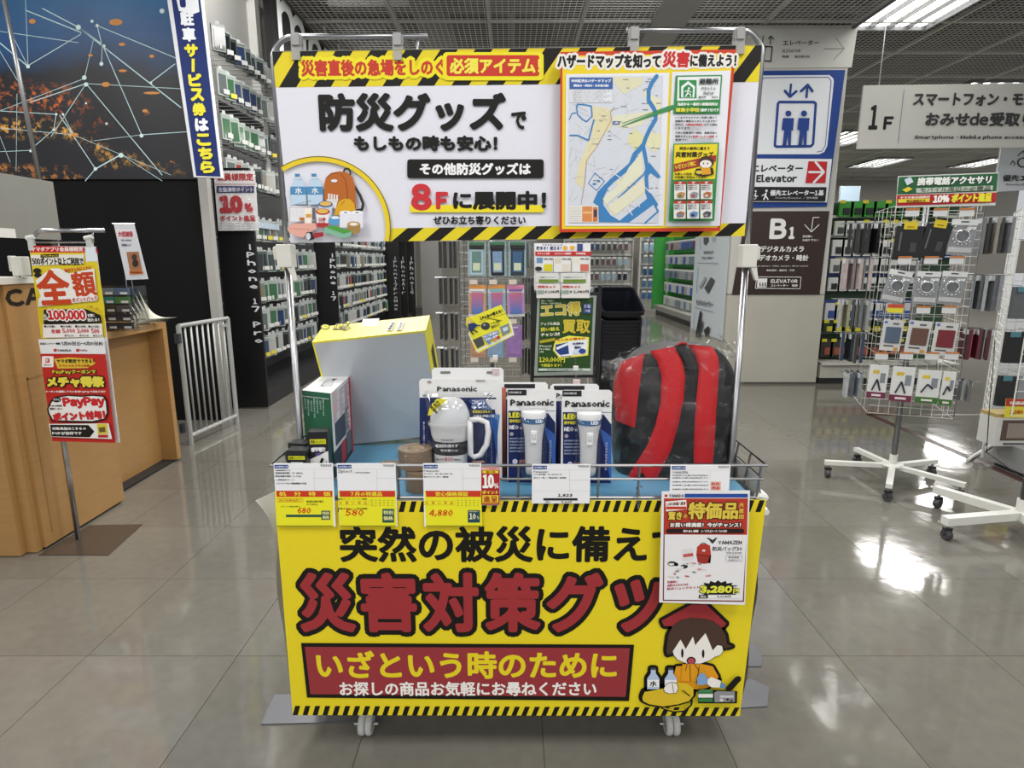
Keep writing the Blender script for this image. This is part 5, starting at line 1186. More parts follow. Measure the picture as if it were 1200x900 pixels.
# ================================================================ LEFT SIDE: COUNTERS, STAND, GATE
WOOD = mat('#a37c4b', .42, 0, .14, 7, stretch=(1, 1, 9)); WOODD = mat('#8f6a3c', .5, 0, .14, 7, stretch=(1, 1, 9)); KICK = mat('#1c1815', .7)
t = thing('service_counter', 'tall near block of the light wood counter with black CA lettering', 'counter', (-2.4, 2.56, 0))
XC = atZ(147, 587, 0).x
b = MB(); b.bb((XC - .9, 2.33, .012), (XC, 2.85, 1.09), WOOD); b.build('counter_body', t)
b = MB(); b.bb((XC - .9, 2.34, 0), (XC - .015, 2.84, .012), KICK); b.build('plinth', t)
b = MB(); b.bb((XC - .9, 2.27, .004), (XC - .058, 2.33, 1.09), WOOD); b.bb((XC - .9, 2.30, .004), (XC - .015, 2.33, 1.09), WOOD); b.build('corner_post', t)
b = MB(); g0, g1, h0, h1 = 2.37, 2.80, .06, .72
for a in (((XC, g0, h0), (XC + .0006, g0 + .008, h1)), ((XC, g0, h1 - .008), (XC + .0006, g1, h1))): b.bb(*a, WOODD)
b.build('panel_groove', t)
b = MB(); b.bb((XC - .5, 2.24, 1.09), (XC + .01, 2.52, 1.115), mat('#c9c7c0', .4)); b.build('top_strip', t)
c = xcan(XC + .0008, 1); c.t('CA', 7, 338, 51, 358, '#1b1713', 1.0); c.done(t, 'lettering')
t = thing('service_counter', 'lower far wood counter with open recessed front and glass display on top', 'counter', (-2.4, 3.2, 0))
X2 = -2.0; ya, yb_, zt_ = 2.86, 3.50, .832
b = MB(); b.bb((X2 - .8, ya, zt_ - .035), (X2, yb_, zt_), WOOD); b.build('counter_top', t)
b = MB(); b.bb((X2 - .8, yb_ - .04, .012), (X2, yb_, zt_ - .036), WOOD); b.build('end_panel', t)
b = MB(); b.bb((X2 - .11, ya, .012), (X2 - .09, yb_ - .041, zt_ - .036), WOOD); b.build('recessed_front', t)
b = MB(); b.bb((X2 - .75, ya, 0), (X2 - .02, yb_ - .01, .012), KICK); b.build('plinth', t)
# grey partition with label strip and slanting pole
XG = -2.39
t = thing('partition_panel', 'plain grey partition panel standing above the wood counter at the black wall', 'partition', (XG, 2.75, 1.09))
pe = atX(62, 213, XG); GY = mat('#75756f', .45, 0, .04, 12)
b = MB(); b.bb((XG - .02, 1.9, 1.285), (XG, pe.y, pe.z), GY); b.build('panel', t)
b = MB(); b.bb((XG - .015, pe.y - .06, 1.0), (XG - .005, pe.y - .02, 1.285), KICK); b.bb((XG - .015, 2.0, 1.0), (XG - .005, 2.04, 1.285), KICK); b.build('panel_foot', t)
b = MB(); a = atX(-2, 267, XG + .001); e = atX(19, 279, XG + .001); b.bb((XG, a.y, e.z), (XG + .002, e.y, a.z), P('#c3c3c0')); b.build('label_strip', t)
b = MB(); b.tube([atY(-3, -40, 3.9), atY(48, 218, 3.9)], .013, mat('#8f9092', .3, .6), 10)
q = atY(48, 218, 3.9); b.tube([q, (q.x + .22, 3.9, 0)], .013, mat('#8f9092', .3, .6), 10); tag(b.build('support_pole', smooth=True), 'slanting grey metal pole crossing the night city wall picture', 'pole')
# poster stand in front of the counter
ps = atZ(92, 632, 0); tp_ = atY(26, 285, ps.y)
t = thing('sign_stand', 'steel poster stand in front of the wood counter, holding the point-back poster', 'sign stand', (ps.x, ps.y, 0))
x, y = ps.x, ps.y
zt_ = atY(45, 270, y).z
b = MB(); b.tube([(x, y, .003), (x, y, .98)], .0105, STEEL, 12); b.build('lower_pole', t, smooth=True)
b = MB(); b.tube([(x, y, .98), (x, y, zt_ - .05)] + [(x + .05 * (1 - math.cos(a_)), y, zt_ - .05 + .05 * math.sin(a_)) for a_ in [math.pi / 10 * i for i in range(1, 6)]] + [(atY(122, 270, y).x, y, zt_)], .008, STEEL, 12); b.build('upper_pole', t, smooth=True)
xe = atY(110, 284, y).x; z2 = atY(60, 284, y).z
b = MB(); b.tube([(x, y, z2), (xe, y, z2), (xe, y, zt_)], .0035, STEEL, 8); b.build('hanging_rail', t, smooth=True)
q = atY(26, 312, y); b = MB(); b.box((q.x, y - .006, q.z), (.042, .045, .075), mat('#c5c4ba', .4)); b.box((q.x - .03, y - .006, q.z + .01), (.014, .03, .06), mat('#b5b4aa', .4)); b.slab([(q.x - .02, y - .02, q.z - .03), (q.x, y - .02, q.z - .03), (q.x - .012, y - .02, q.z - .065)], (0, .012, 0), mat('#c5c4ba', .4)); b.build('height_clamp', t, bevel=.003)
b = MB(); b.slab([tuple(atZ(a, c_, 0)) for a, c_ in ((45, 651), (127, 651), (167, 615), (105, 616))], (0, 0, .003), mat('#443b33', .25, 0, .1, 5)); b.build('base_plate', t)
for cx in (38, 106):
    q = atY(cx, 283, y); b = MB(); b.tube([(q.x - .015, y - .008, q.z + .012), (q.x + .015, y - .008, q.z + .018)], .009, mat('#d6d6d2', .25), 8); b.box((q.x, y - .006, q.z - .012), (.02, .014, .045), mat('#c3c3c2', .3))
    tag(b.build('sign_clip'), 'clear clip holding the point-back poster at its ' + ('pole side corner' if cx < 50 else 'corner by the glass display'), 'clip')
t = thing('point_poster', 'long red and yellow point-back poster with big red 全額 letters on the steel stand', 'poster', (atY(100, 517, y).x, y, atY(100, 517, y).z))
c = ycan(y - .012, .0004)
c.board([(65, 516), (140.5, 518.5), (112.5, 289), (34, 288)], .002, P('#e4e4e6'), 'poster_sheet', t)
c.view(20, 260, 6.43)
c.poly([(92, 178), (510, 190), (598, 190), (612, 235), (100, 232)][::-1], '#c4282c'); c.t('ヤマダアプリ会員様限定', 105, 188, 500, 224, '#f0e6e2', 2.2)
c.poly([(512, 190), (592, 190), (604, 296), (520, 300)], '#dfe6ee', c.lay + 1); c.lay += 1
c.poly([(100, 232), (512, 232), (518, 300), (608, 300), (660, 640), (672, 870), (185, 885)], '#e0c92c')
for k in range(9): c.ell(540 + 22 * (k % 5), 640 + 16 * (k // 2), 15, 11, '#c9a422' if k % 2 else '#d8bb3a')
c.poly([(112, 250), (510, 245), (510, 315), (120, 330)], '#e8e4d8'); c.t('500ポイント以上ご利用で', 120, 268, 508, 326, '#1c1814', 2.2); c.poly([(185, 245), (322, 240), (322, 266), (185, 270)], '#1c1814', c.lay); c.t('うれしいチャンス', 192, 248, 316, 264, '#e0c92c', .8)
c.ell(160, 368, 30, 20, '#1c1814'); c.ell(166, 402, 28, 18, '#1c1814')
c.poly([(150, 440), (270, 350), (330, 350), (400, 390), (590, 350), (615, 590), (170, 640), (168, 585), (190, 560)], '#ece8e4')
lq = c.lay; c.t('全', 160, 362, 410, 624, '#c2431f', 10, lay=lq + 1, rot=-.06, res=3); c.t('額', 422, 372, 600, 560, '#c2431f', 6, lay=lq + 1, rot=-.06, res=3); c.lay = lq + 2
c.t('最大で２人に１人に', 365, 340, 575, 368, '#c4282c', 2.0, rot=-.12); c.t('ポイントバック', 425, 562, 618, 600, '#c4282c', 2.2, rot=-.09, out=[('#ece8e4', 5)])
c.poly([(215, 660), (530, 655), (640, 700), (650, 760), (215, 770)], '#1c1814'); c.t('100,000', 245, 662, 530, 745, '#c4282c', 5, out=[('#ece8e4', 9)]); c.t('合計', 215, 690, 240, 740, '#ece8e4', 1); c.t('名様に', 545, 690, 600, 715, '#ece8e4', 1.5); c.t('当たる！', 545, 722, 635, 750, '#ece8e4', 2)
c.poly([(210, 772), (655, 765), (662, 865), (215, 870)], '#ece8e4'); c.t('全額', 272, 806, 345, 838, '#c4282c', 2.4); c.t('5,000', 358, 800, 456, 838, '#c4282c', 2.4); c.t('2,000', 470, 800, 560, 838, '#c4282c', 2.4); c.t('500', 576, 800, 638, 838, '#c4282c', 2.4)
for xx in (375, 488, 590): c.t('ポイント', xx, 844, xx + 72, 862, '#1c1814', 1.0)
for xx in (225, 350, 460, 560): c.ell(xx + 8, 784, 9, 8, '#2a2622'); c.t('500名様に', xx + 20, 776, xx + 84, 792, '#2a2622', 1.0)
c.view(20, 390, 6.43); c.poly([(186, 45), (678, 30), (692, 155), (205, 152)][::-1], '#e4e4e6'); c.t('応募エントリー期間', 200, 68, 352, 86, '#1c1814', 1.4); c.t('5月30日(土)～6月30日(火)', 362, 60, 672, 92, '#1c1814', 1.6)
c.rect(304, 116, 326, 136, '#c4282c'); c.t('YAMADA', 330, 118, 436, 136, '#4a4a58', 1.6); c.rect(472, 116, 494, 136, '#c4282c'); c.t('PayPay', 500, 118, 556, 136, '#8a4a4a', 1.2)
c.poly([(205, 152), (692, 155), (768, 818), (296, 806)], '#bb2a24')
c.rrect(218, 170, 305, 252, 8, '#ece8e4'); c.rrect(246, 186, 276, 218, 5, '#c4282c'); c.t('P', 252, 190, 270, 214, '#ece8e4', 2); c.t('ポイント', 236, 226, 290, 242, '#8a4a4a', 1)
c.poly([(310, 190), (420, 178), (600, 190), (620, 225), (560, 258), (340, 262)], '#d8b83a'); c.t('ヤマダ限定でできる！', 330, 190, 610, 222, '#1c1814', 2.2); c.t('スペシャルプラス企画', 345, 230, 580, 250, '#b03a1c', 1.6)
c.t('PayPayクーポンで', 300, 268, 625, 306, '#e0c93a', 2.4, out=[('#1c1814', 4)])
c.t('メチャ得祭', 258, 318, 690, 402, '#e3d24a', 7, out=[('#1c1814', 9)], res=3)
c.t('クーポンを獲得してそのままPayPayで支払うだけ', 250, 424, 700, 444, '#ece8e4', 1.2)
c.poly([(270, 600), (262, 560), (290, 500), (330, 470), (420, 455), (520, 462), (600, 455), (690, 462), (712, 500), (720, 590), (700, 640), (600, 665), (400, 660), (300, 655)], '#1c1814'); c.poly([(282, 595), (275, 560), (300, 510), (335, 480), (420, 465), (520, 472), (600, 465), (682, 472), (700, 505), (708, 590), (690, 632), (600, 652), (400, 648), (310, 645)], '#ece8e4')
c.t('PayPay', 380, 472, 698, 558, '#c4282c', 7, rot=-.03, res=3); c.ell(336, 492, 34, 20, '#1c1814'); c.t('さらに', 312, 482, 362, 500, '#ece8e4', 1); c.t('PayPay商品券', 285, 530, 378, 546, '#1c1814', 1); c.t('獲得クーポン！', 285, 552, 378, 568, '#1c1814', 1)
c.t('ポイント付与！', 305, 578, 702, 645, '#c4282c', 6, rot=-.06, res=3)
c.poly([(280, 672), (725, 668), (752, 785), (298, 768)][::-1], '#ece8e4'); c.poly([(290, 678), (575, 680), (620, 728), (585, 772), (300, 765)], '#1c1814'); c.t('対象商品はこちらの', 306, 694, 560, 718, '#ece8e4', 2.0); c.t('POPが目印です', 306, 728, 528, 754, '#ece8e4', 2.0)
c.poly([(640, 672), (712, 670), (722, 745), (648, 748)], '#d8c43a'); c.poly([(652, 700), (700, 692), (706, 730), (660, 735)], '#6a5a2a'); c.rect(650, 752, 722, 772, '#bb2a24')
c.view(0, 0, 1); c.done(t)
# glass display of phone cases on the far counter
t = thing('display_case', 'clear acrylic display of small phone cases standing on the far wood counter', 'display case', (-1.98, 3.02, .832))
Yd = 3.0; xa, xb = atY(96, 360, Yd).x, atY(156, 380, Yd).x; zb_, ztp = .8325, atY(120, 336, Yd).z
b = MB(); b.bb((xa, Yd, zb_), (xb, Yd + .14, zb_ + .006), ACRYL); b.bb((xa, Yd + .13, zb_), (xb, Yd + .14, ztp), ACRYL)
for xx in (xa, xb): b.bb((xx - .002, Yd, zb_), (xx + .002, Yd + .14, ztp), ACRYL)
b.build('acrylic_body', t)
n_ = 5; rows_ = []
for j in range(n_):
    z = zb_ + .012 + (ztp - zb_ - .01) * j / n_; rows_.append(z)
    b = MB(); b.bb((xa + .003, Yd + .005, z - .004), (xb - .003, Yd + .13, z), ACRYL); b.build('tier_shelf', t)
cc = ['#2c3236', '#30343a', '#2a3034', '#4a4448', '#2c3038', '#2f2c34', '#3a2f33', '#38402f', '#4a454c', '#1f4038', '#2f6a62', '#3f6a3a', '#30485a', '#5a6668', '#44586e']
for j in range(5):
    for i in range(3):
        x0 = xa + .014 + (xb - xa - .022) * i / 3; w_ = (xb - xa - .04) / 3; z = rows_[j] + .0005; hh = (ztp - zb_) / 5 * .72
        tt = thing('phone_case', f'boxed phone case in the acrylic display, {ORD[4 - j]} tier down, {["by the poster stand", "middle one", "by the open end"][i]}', 'phone case', (x0 + w_ / 2, Yd + .02, z), 'phone cases in the acrylic display')
        b = MB(); b.bb((x0, Yd + .012, z), (x0 + w_, Yd + .03, z + hh), mat(cc[j * 3 + i], .3, 0, .05)); b.build('case_box', tt)
        b = MB(); b.quad([(x0 + w_ * .42, Yd + .0116, z + .002), (x0 + w_ * .96, Yd + .0116, z + .002), (x0 + w_ * .96, Yd + .0116, z + hh * .42), (x0 + w_ * .42, Yd + .0116, z + hh * .42)], P('#b9bbbd')); b.build('price_label', tt)
# small hanging notice and brochures
Yn = 3.2
t = thing('notice', 'small hanging notice with red heading and brown picture beside the acrylic display', 'poster', (atY(161, 386, Yn).x, Yn, .832))
c = ycan(Yn, .0005); c.board([(148, 328), (173.5, 327), (157, 262), (133, 262)], .002, P('#c9ccd4'), 'notice_sheet', t)
c.view(100, 240, 5.625); c.poly([(200, 160), (318, 165), (330, 218), (215, 222)][::-1], '#dcd8dc'); c.t('大感謝祭', 214, 172, 318, 215, '#a83a44', 3); c.t('好評！即日交換', 236, 228, 304, 240, '#4a4c5a', 1.2); c.t('認知度トップ', 240, 256, 304, 274, '#3a3c4a', 1.5)
c.poly([(272, 312), (352, 308), (375, 432), (296, 436)], '#9a6a4a'); c.ell(325, 345, 18, 20, '#3c302a'); c.ell(332, 385, 20, 26, '#2f2824'); c.poly([(290, 436), (380, 432), (386, 456), (296, 460)], '#c07a3a'); c.t('好評発売中', 298, 438, 378, 454, '#7a2a14', 1.2); c.done(t)
b = MB(); q0 = atY(131, 262, Yn); q1 = atY(158, 264, Yn); b.tube([(q0.x, Yn + .003, q0.z), (q1.x, Yn + .003, q0.z)], .003, STEEL, 6); qa = atY(156, 330, Yn)
for dx in (0, .03): b.tube([(qa.x - .04 + dx, Yn + .006, q0.z), (qa.x - .04 + dx, Yn + .006, .833)], .002, STEEL, 6)
b.box((qa.x - .025, Yn + .006, .835), (.1, .06, .004), ACRYL); b.build('wire_frame', t)
t = thing('brochure_pile', 'pile of curled white brochures on the far end of the wood counter', 'brochures', (-2.0, 3.36, .832))
for k in range(6):
    b = MB(); q = atY(152 + k * 3, 384, 3.36); 
    def bfn(u, v, k=k, q=q): return (q.x + .012 + u * .10 + .05 * (v ** 1.0) * -.9 + .05, 3.30 + .1 * u + k * .006, .834 + k * .006 + .2 * max(0, 1 - u) ** 3 * (.35 + .1 * k) * v + .0 * v)
    b.grid(bfn, 10, 3, mat('#c9c9b8' if k % 2 else '#d6d6c8', .35, 0, .03)); b.build('brochure', t, smooth=True)
# ---- baby gate
t = thing('safety_gate', 'light grey metal gate with upright bars between counter and black wall', 'gate', (-2.06, 4.05, 0))
ga, gb = Vector((-2.095, 3.80, 0)), Vector((-2.03, 4.33, 0)); GM = mat('#a5a6a4', .4, .2, .04); zg0, zg1 = .06, .775
b = MB()
for z in (zg0, zg1): b.tube([ga + Vector((0, 0, z)), gb + Vector((0, 0, z))], .014, GM, 8)
for p_ in (ga, gb): b.tube([p_ + Vector((0, 0, 0.0)), p_ + Vector((0, 0, zg1))], .016, GM, 8)
b.build('gate_frame', t)
for k in range(1, 9):
    p_ = ga + (gb - ga) * (k / 9.0); b = MB(); b.tube([p_ + Vector((0, 0, zg0)), p_ + Vector((0, 0, zg1))], .0065, GM, 8); b.build('bar', t, smooth=True)
b = MB(); q = ga + Vector((-.0, -.02, .70)); b.box(q, (.03, .03, .06), mat('#33363c', .5)); b.box(gb + Vector((.0, -.08, .73)), (.02, .08, .02), GM); b.build('latch', t)
b = MB(); b.box(ga + Vector((-.03, -.03, .12)), (.02, .03, .06), mat('#2c3340', .5)); b.build('hinge', t)
# ---- blue hanging sign for the parking ticket service
Yp = 4.15
t = thing('hanging_sign', 'tall narrow blue sign with white P mark and yellow downward lettering by the mural', 'sign', atY(243, 208, Yp))
c = ycan(Yp, .0012); c.board([(227, 207.5), (259.5, 208.5), (231, -40), (190, -40)], .035, mat('#d6d8dc', .4), 'sign_body', t)
c.poly([(230, 206), (258.5, 207), (230.5, -38), (196, -38)], '#1b2c66')
c.poly([(204, -14), (231, -14), (234, 14), (226, 17), (210, 13)], '#e6e8ee'); c.t('P', 210, -22, 228, 9, '#1b2c66', 2.4)
c.vt('駐車', 218.5, 13, 223, 50, 16, '#e6e8ee', .9, .9); c.vt('サービス券', 223.5, 51, 235, 137, 16, '#e0d63a', 1.1, .9); c.vt('は', 236, 138, 238, 155, 16, '#e6e8ee', 1.0, .9); c.vt('こちら', 238, 156, 245, 204, 17, '#e0d63a', 1.1, .9)
c.done(t)
b = MB(); q = atY(212, -38, Yp)
for dx in (-.06, .06): b.tube([(q.x + dx, Yp + .016, q.z), (q.x + dx, Yp + .016, 4.09)], .004, STEEL, 6)
b.build('hanger_rod', t)
# ================================================================ LEFT AISLE OF PHONE CASES
GX = -2.50
t = thing('aisle_shelving', 'long black shelving run of phone cases along the grey wall behind the gate', 'shelf', (-2.3, 8.9, 0))
b = MB(); b.bb((GX, 4.80, 0), (GX + .04, 13.6, 2.5), mat('#37363a', .5, 0, .1, 3)); b.build('back_panel', t)
b = MB(); b.bb((GX + .04, 4.84, 0), (GX + .5, 13.6, .14), mat('#232225', .4)); b.build('base_shelf', t)
ZR_ = [2.69, 2.38, 2.07, 1.76, 1.34, 1.08, .82, .58, .34]
HK = mat('#b9bbbd', .3, .6)
b = MB(); tg = MB(); TG = P('#cfcfcb'); TG2 = P('#d8c84a')
random.seed(21)
slots = []
def bay(y0, y1, step, rows, tagk=True):
    y = y0
    k = 0
    while y < y1:
        for r_, z in rows:
            slots.append((y, z, r_, k, y0))
            b.tube([(GX + .04, y, z + .02), (GX + .36, y, z + .02)], .003, HK, 4, False)
            tg.box((GX + .365, y, z + .035), (.003, .05, .032), TG if random.random() > .12 else TG2, rot=random.uniform(-.2, .2) - .5)
        y += step; k += 1
R_all = list(enumerate(ZR_))
bay(4.88, 6.35, .125, R_all[:4]); bay(4.88, 6.70, .125, R_all[4:])
bay(6.86, 10.4, .13, R_all[4:])
b.build('peg_hooks', t); tag(bpy.context.scene.objects[b and COL.objects[-1].name], kind='stuff')
o = tg.build('price_tags', t); tag(o, kind='stuff')
b = MB()
for z in ZR_: b.bb((GX + .04, 4.84, z - .235), (GX + .055, 13.6, z - .215), mat('#1d1c1f', .5))
b.bb((GX + .34, 4.84, 1.45), (GX + .36, 10.5, 1.50), P('#b9c9d8')); o = b.build('shelf_rails', t); tag(o, kind='stuff')
def vpanel(y, x0, x1, z1, label, txt, px, sub, wpx, st=.5):
    b = MB(); b.bb((x0, y, 0.02), (x1, y + .03, z1), mat('#121113', .4, 0, .1, 5)); o = b.build('divider_panel', t); o['label'] = label
    c = ycan(y - .001, .001); c.vt(txt, *px, wpx, '#d6d8dc', st, .8); q = c.done(o, 'lettering'); return o
vpanel(4.78, atY(257, 300, 4.78).x, atY(297, 300, 4.78).x + .02, 1.86, 'black end panel with white downward lettering', 'iPhone 17 Pro', (292.5, 285, 303.5, 403), 0, 10, .6)
vpanel(6.76, -2.16, -1.93, 1.9, 'second black divider panel with white lettering', 'iPhone 17', (389.5, 296, 391, 353), 0, 6.5, .4)
vpanel(10.55, -2.2, -1.93, 1.9, 'third black divider panel with small white lettering', 'iPhone17ProMax', (463, 300, 464, 364), 0, 4, .1)
vpanel(11.3, -2.2, -1.93, 1.9, 'fourth black divider panel further down the aisle', 'iPhoneAir', (472, 300, 473, 345), 0, 4, .1)
vpanel(12.2, -2.2, -1.93, 1.9, 'last black divider panel at the aisle end', 'iPhone16', (482, 300, 483, 345), 0, 4, .1)
# prototypes of the hanging case packs
def pack_mesh(body, inner, w_=.092, h_=.185, th=.03):
    b = MB(); b.box((0, 0, -h_ / 2), (w_, th, h_), mat(body, .22, 0, .08, 30, coat=.3)); b.box((0, -th / 2 - .002, -h_ * .56), (w_ * .72, .004, h_ * .74), mat(inner, .2, 0, .3, 60, coat=.4)); b.box((0, -th / 2 - .001, -h_ * .04), (w_ * .9, .003, h_ * .07), P('#a9adab')); b.box((0, 0, .012), (.03, .002, .024), P('#b9bcbb'))
    me = b.build('case_card'); m = me.data; bpy.data.objects.remove(me); return m
PV = [('#8d9492', '#3c4448', 'grey'), ('#a7adaa', '#5c6464', 'clear'), ('#4c5654', '#1c2022', 'black'), ('#8a928c', '#2d3a5c', 'navy'), ('#9aa49c', '#3c6446', 'green'), ('#a09a96', '#8a3430', 'red'), ('#b5b9b6', '#a8a8a4', 'white'), ('#72807c', '#7a6f5c', 'beige')]
PMs = [pack_mesh(a, c_) for a, c_, _ in PV]
WT = [6, 7, 6, 3, 3, 1.5, 4, 2]
cnt = 0
near = {4.88: 'before', 6.86: 'past'}
rest = MB()
for (y, z, r_, k, y0) in slots:
    v = random.choices(range(8), WT)[0]
    if r_ == 2 and k < 5: v = 4
    if cnt < 296:
        o = bpy.data.objects.new('phone_case_pack', PMs[v]); COL.objects.link(o)
        o.location = (GX + .33 + random.uniform(-.02, .02), y + random.uniform(-.012, .012), z + .006 - random.uniform(0, .012)); o.rotation_euler = (0, random.uniform(-.04, .04), R(90) - R(34) + random.uniform(-.3, .3))
        tag(o, f'{PV[v][2]} phone case pack, {ORD[r_]} shelf row down, {ORD[k]} hook {near[y0]} the second black divider', 'phone case', 'phone cases hanging in the left aisle'); cnt += 1
    else:
        rest.box((GX + .33, y, z - .09), (.03, .085, .18), mat(PV[v][0], .22, 0, .08, 30, coat=.3), rot=.3)
for s_, (ya_, yb2) in enumerate(((10.62, 11.25), (11.38, 12.15), (12.28, 13.5))):
    yy = ya_
    while yy < yb2:
        for z in ZR_[4:]:
            v = random.choices(range(8), WT)[0]; rest.box((GX + .33, yy, z - .09), (.03, .085, .18), mat(PV[v][0], .22, 0, .08, 30, coat=.3), rot=.3)
        yy += .14
tag(rest.build('far_case_packs'), 'mass of tiny phone case packs beyond the third divider at the aisle end', 'phone cases', None, 'stuff')
# film-wrapped 10% notice above the first black panel
t = thing('notice', 'white notice with red 10% in a shiny film above the black end panel', 'poster', atY(277, 270, 4.74))
c = ycan(4.74, .0012); c.board([(256, 270.5), (303.5, 270), (298.5, 200), (250, 200)], .002, P('#d8d6d8'), 'notice_sheet', t)
c.t('会員様限定', 254, 203, 297, 212, '#a83a3e', .4); c.line([(252, 216), (299, 216)], .6, '#a83a3e'); c.rect(254, 218, 298, 226, '#3a3a60'); c.t('全品通常ポイント', 256, 219.5, 297, 225, '#c9ccdc', .2); c.t('10', 257, 229, 285, 250, '#a8343a', 2.2); c.t('%', 287, 238, 297, 249, '#a8343a', .9); c.t('ポイント進呈', 258, 252, 300, 259.5, '#a8343a', .5)
for k in range(3): c.t('詳しくは店内ポスター又は店員まで', 258, 261.5 + k * 2.7, 300, 263.4 + k * 2.7, '#6a6a70', 0)
c.done(t)
f = MB(); a0, a1 = atY(250, 199, 4.72), atY(304, 271, 4.72); random.seed(4)
hh = [[Vector((a0.x + (a1.x - a0.x) * i / 12 + .03 * j / 12, 4.735 - random.uniform(0, .014), a0.z + (a1.z - a0.z) * j / 12)) for i in range(13)] for j in range(13)]
f.grid(lambda u, v: hh[round(v * 12)][round(u * 12)], 12, 12, FILM); f.build('film_sleeve', t)
# black sign board with big white lettering under the ceiling
XM = -1.8
t = thing('wall_sign', 'black board with huge white lowercase lettering high above the phone case aisle', 'sign', (XM, 6.3, 2.6))
b = MB(); b.bb((XM - .06, 5.0, 2.62), (XM, 7.9, 3.62), mat('#141414', .5)); b.build('board', t)
c = xcan(XM + .002, 1, .002)
def p3(Y_, z_): return Vector((XM + .003, Y_, z_))
vs, fs, ed = glyphs('mobile', 4); mn, mx = vs.min(0), vs.max(0); g = (vs - mn) / (mx - mn)
q_ = []
for a_, b_ in g: p_ = p3(5.12 + 2.6 * a_, 2.75 + .62 * b_) - c.p; q_.append((p_.dot(c.U), p_.dot(c.V)))
c._stroke(q_, ed, .012, P('#f2f2f2'), 1, 8, fs); c.done(t, 'lettering')
b = MB()
for yy in (5.3, 7.5): b.tube([(XM - .03, yy, 3.6), (XM - .03, yy, 4.09)], .008, STEEL, 6)
b.build('hanger_rod', t)
# ================================================================ CENTRE BACKGROUND
def star_base(mb, x, y, rr, a0, m, z=.085, n=5, w_=.03, h_=.022):
    for k in range(n):
        a = R(a0 + k * 360 / n); e = Vector((x + rr * math.cos(a), y + rr * math.sin(a), z)); cc_ = Vector((x, y, z + .012)); d = (e - cc_).normalized(); s_ = Vector((-math.sin(a), math.cos(a), 0)) * w_ / 2; up = Vector((0, 0, h_ / 2))
        mb.add([cc_ - s_ - up, cc_ + s_ - up, cc_ + s_ + up, cc_ - s_ + up, e - s_ - up, e + s_ - up, e + s_ + up, e - s_ + up], [(0, 1, 2, 3), (7, 6, 5, 4), (0, 4, 5, 1), (1, 5, 6, 2), (2, 6, 7, 3), (3, 7, 4, 0)], m)
def rack_casters(x, y, rr, a0, par, n=5):
    for k in range(n):
        a = R(a0 + k * 360 / n); cx, cy = x + (rr - .02) * math.cos(a), y + (rr - .02) * math.sin(a)
        b = MB(); b.tube([(cx, cy, .075), (cx, cy, .05)], .006, STEEL, 6); b.box((cx, cy, .050), (.030, .022, .014), DARKP); o = b.build('caster', par)
        w2 = MB(); w2.lathe([(.004, -.012), (.022, -.012), (.024, -.006), (.024, .006), (.022, .012), (.004, .012)], (cx, cy, .024), mat('#3a3a3c', .4), 14, M=Matrix.Rotation(a, 3, 'Z') @ Matrix.Rotation(R(90), 3, 'Y')); w2.build('wheel', o)
def grid_panel(mb, p0, p1, z0, z1, nx, nz, r_, m):
    p0, p1 = Vector((p0[0], p0[1], 0)), Vector((p1[0], p1[1], 0))
    for i in range(nx + 1):
        q = p0 + (p1 - p0) * i / nx; mb.tube([q + Vector((0, 0, z0)), q + Vector((0, 0, z1))], r_ * (1.6 if i in (0, nx) else 1), m, 5, False)
    for j in range(nz + 1):
        z = z0 + (z1 - z0) * j / nz; mb.tube([p0 + Vector((0, 0, z)), p1 + Vector((0, 0, z))], r_, m, 5, False)
def tower(name, label, x, y, half, rot, z0, z1, base_r, base_a, m, nx=7, nz=24):
    t = thing(name, label, 'display rack', (x, y, 0)); M = Matrix.Rotation(rot, 3, 'Z')
    cs = [Vector((x, y, 0)) + M @ Vector((a * half, b_ * half, 0)) for a, b_ in ((-1, -1), (1, -1), (1, 1), (-1, 1))]
    b = MB(); b.tube([(x, y, .1), (x, y, z1 + .02)], .014, mat('#77787a', .3, .6), 10); b.build('pole', t, smooth=True)
    b = MB(); star_base(b, x, y, base_r, base_a, m); b.lathe([(.001, .112), (.05, .110), (.055, .10), (.02, .095), (.02, .075), (.001, .075)], (x, y, 0), m, 16); b.tube([(x, y, .1), (x, y, .16)], .02, m, 10); b.build('star_base', t); rack_casters(x, y, base_r, base_a, t)
    for i in range(4):
        b = MB(); grid_panel(b, cs[i], cs[(i + 1) % 4], z0, z1, nx if i == 0 else nx // 2, nz if i == 0 else nz // 2, .0012, m); o = b.build('wire_panel', t)
    return t, M, cs
tr1, M1, C1 = tower('spinner_rack', 'grey wire spinner rack of phone pouches behind the lantern packs', -.14, 4.18, .2, R(0), .42, 1.5, .3, 60, mat('#b5b7b5', .35, .2))
def pack3(name, label, cat, group, px, py, wpx, hpx, Y, draw, th=.012, rot=0.0):
    """a hanging pack whose card covers wpx x hpx photograph pixels with its top edge at (px, py)"""
    a = atY(px - wpx / 2, py, Y); b_ = atY(px + wpx / 2, py, Y); w_ = b_.x - a.x; zt_ = a.z; zb_ = atY(px, py + hpx, Y).z; h_ = zt_ - zb_; cx = (a.x + b_.x) / 2
    t = thing(name, label, cat, (cx, Y, zt_), group)
    draw(t, cx, Y, zt_, w_, h_); t.rotation_euler = (0, R(random.uniform(-1.5, 1.5)) if rot == 0 else rot, R(random.uniform(-4, 4)))
    return t
def bx(t, name, c_, s_, m, bev=0): b = MB(); b.box(c_, s_, m); return b.build(name, t, bevel=bev)
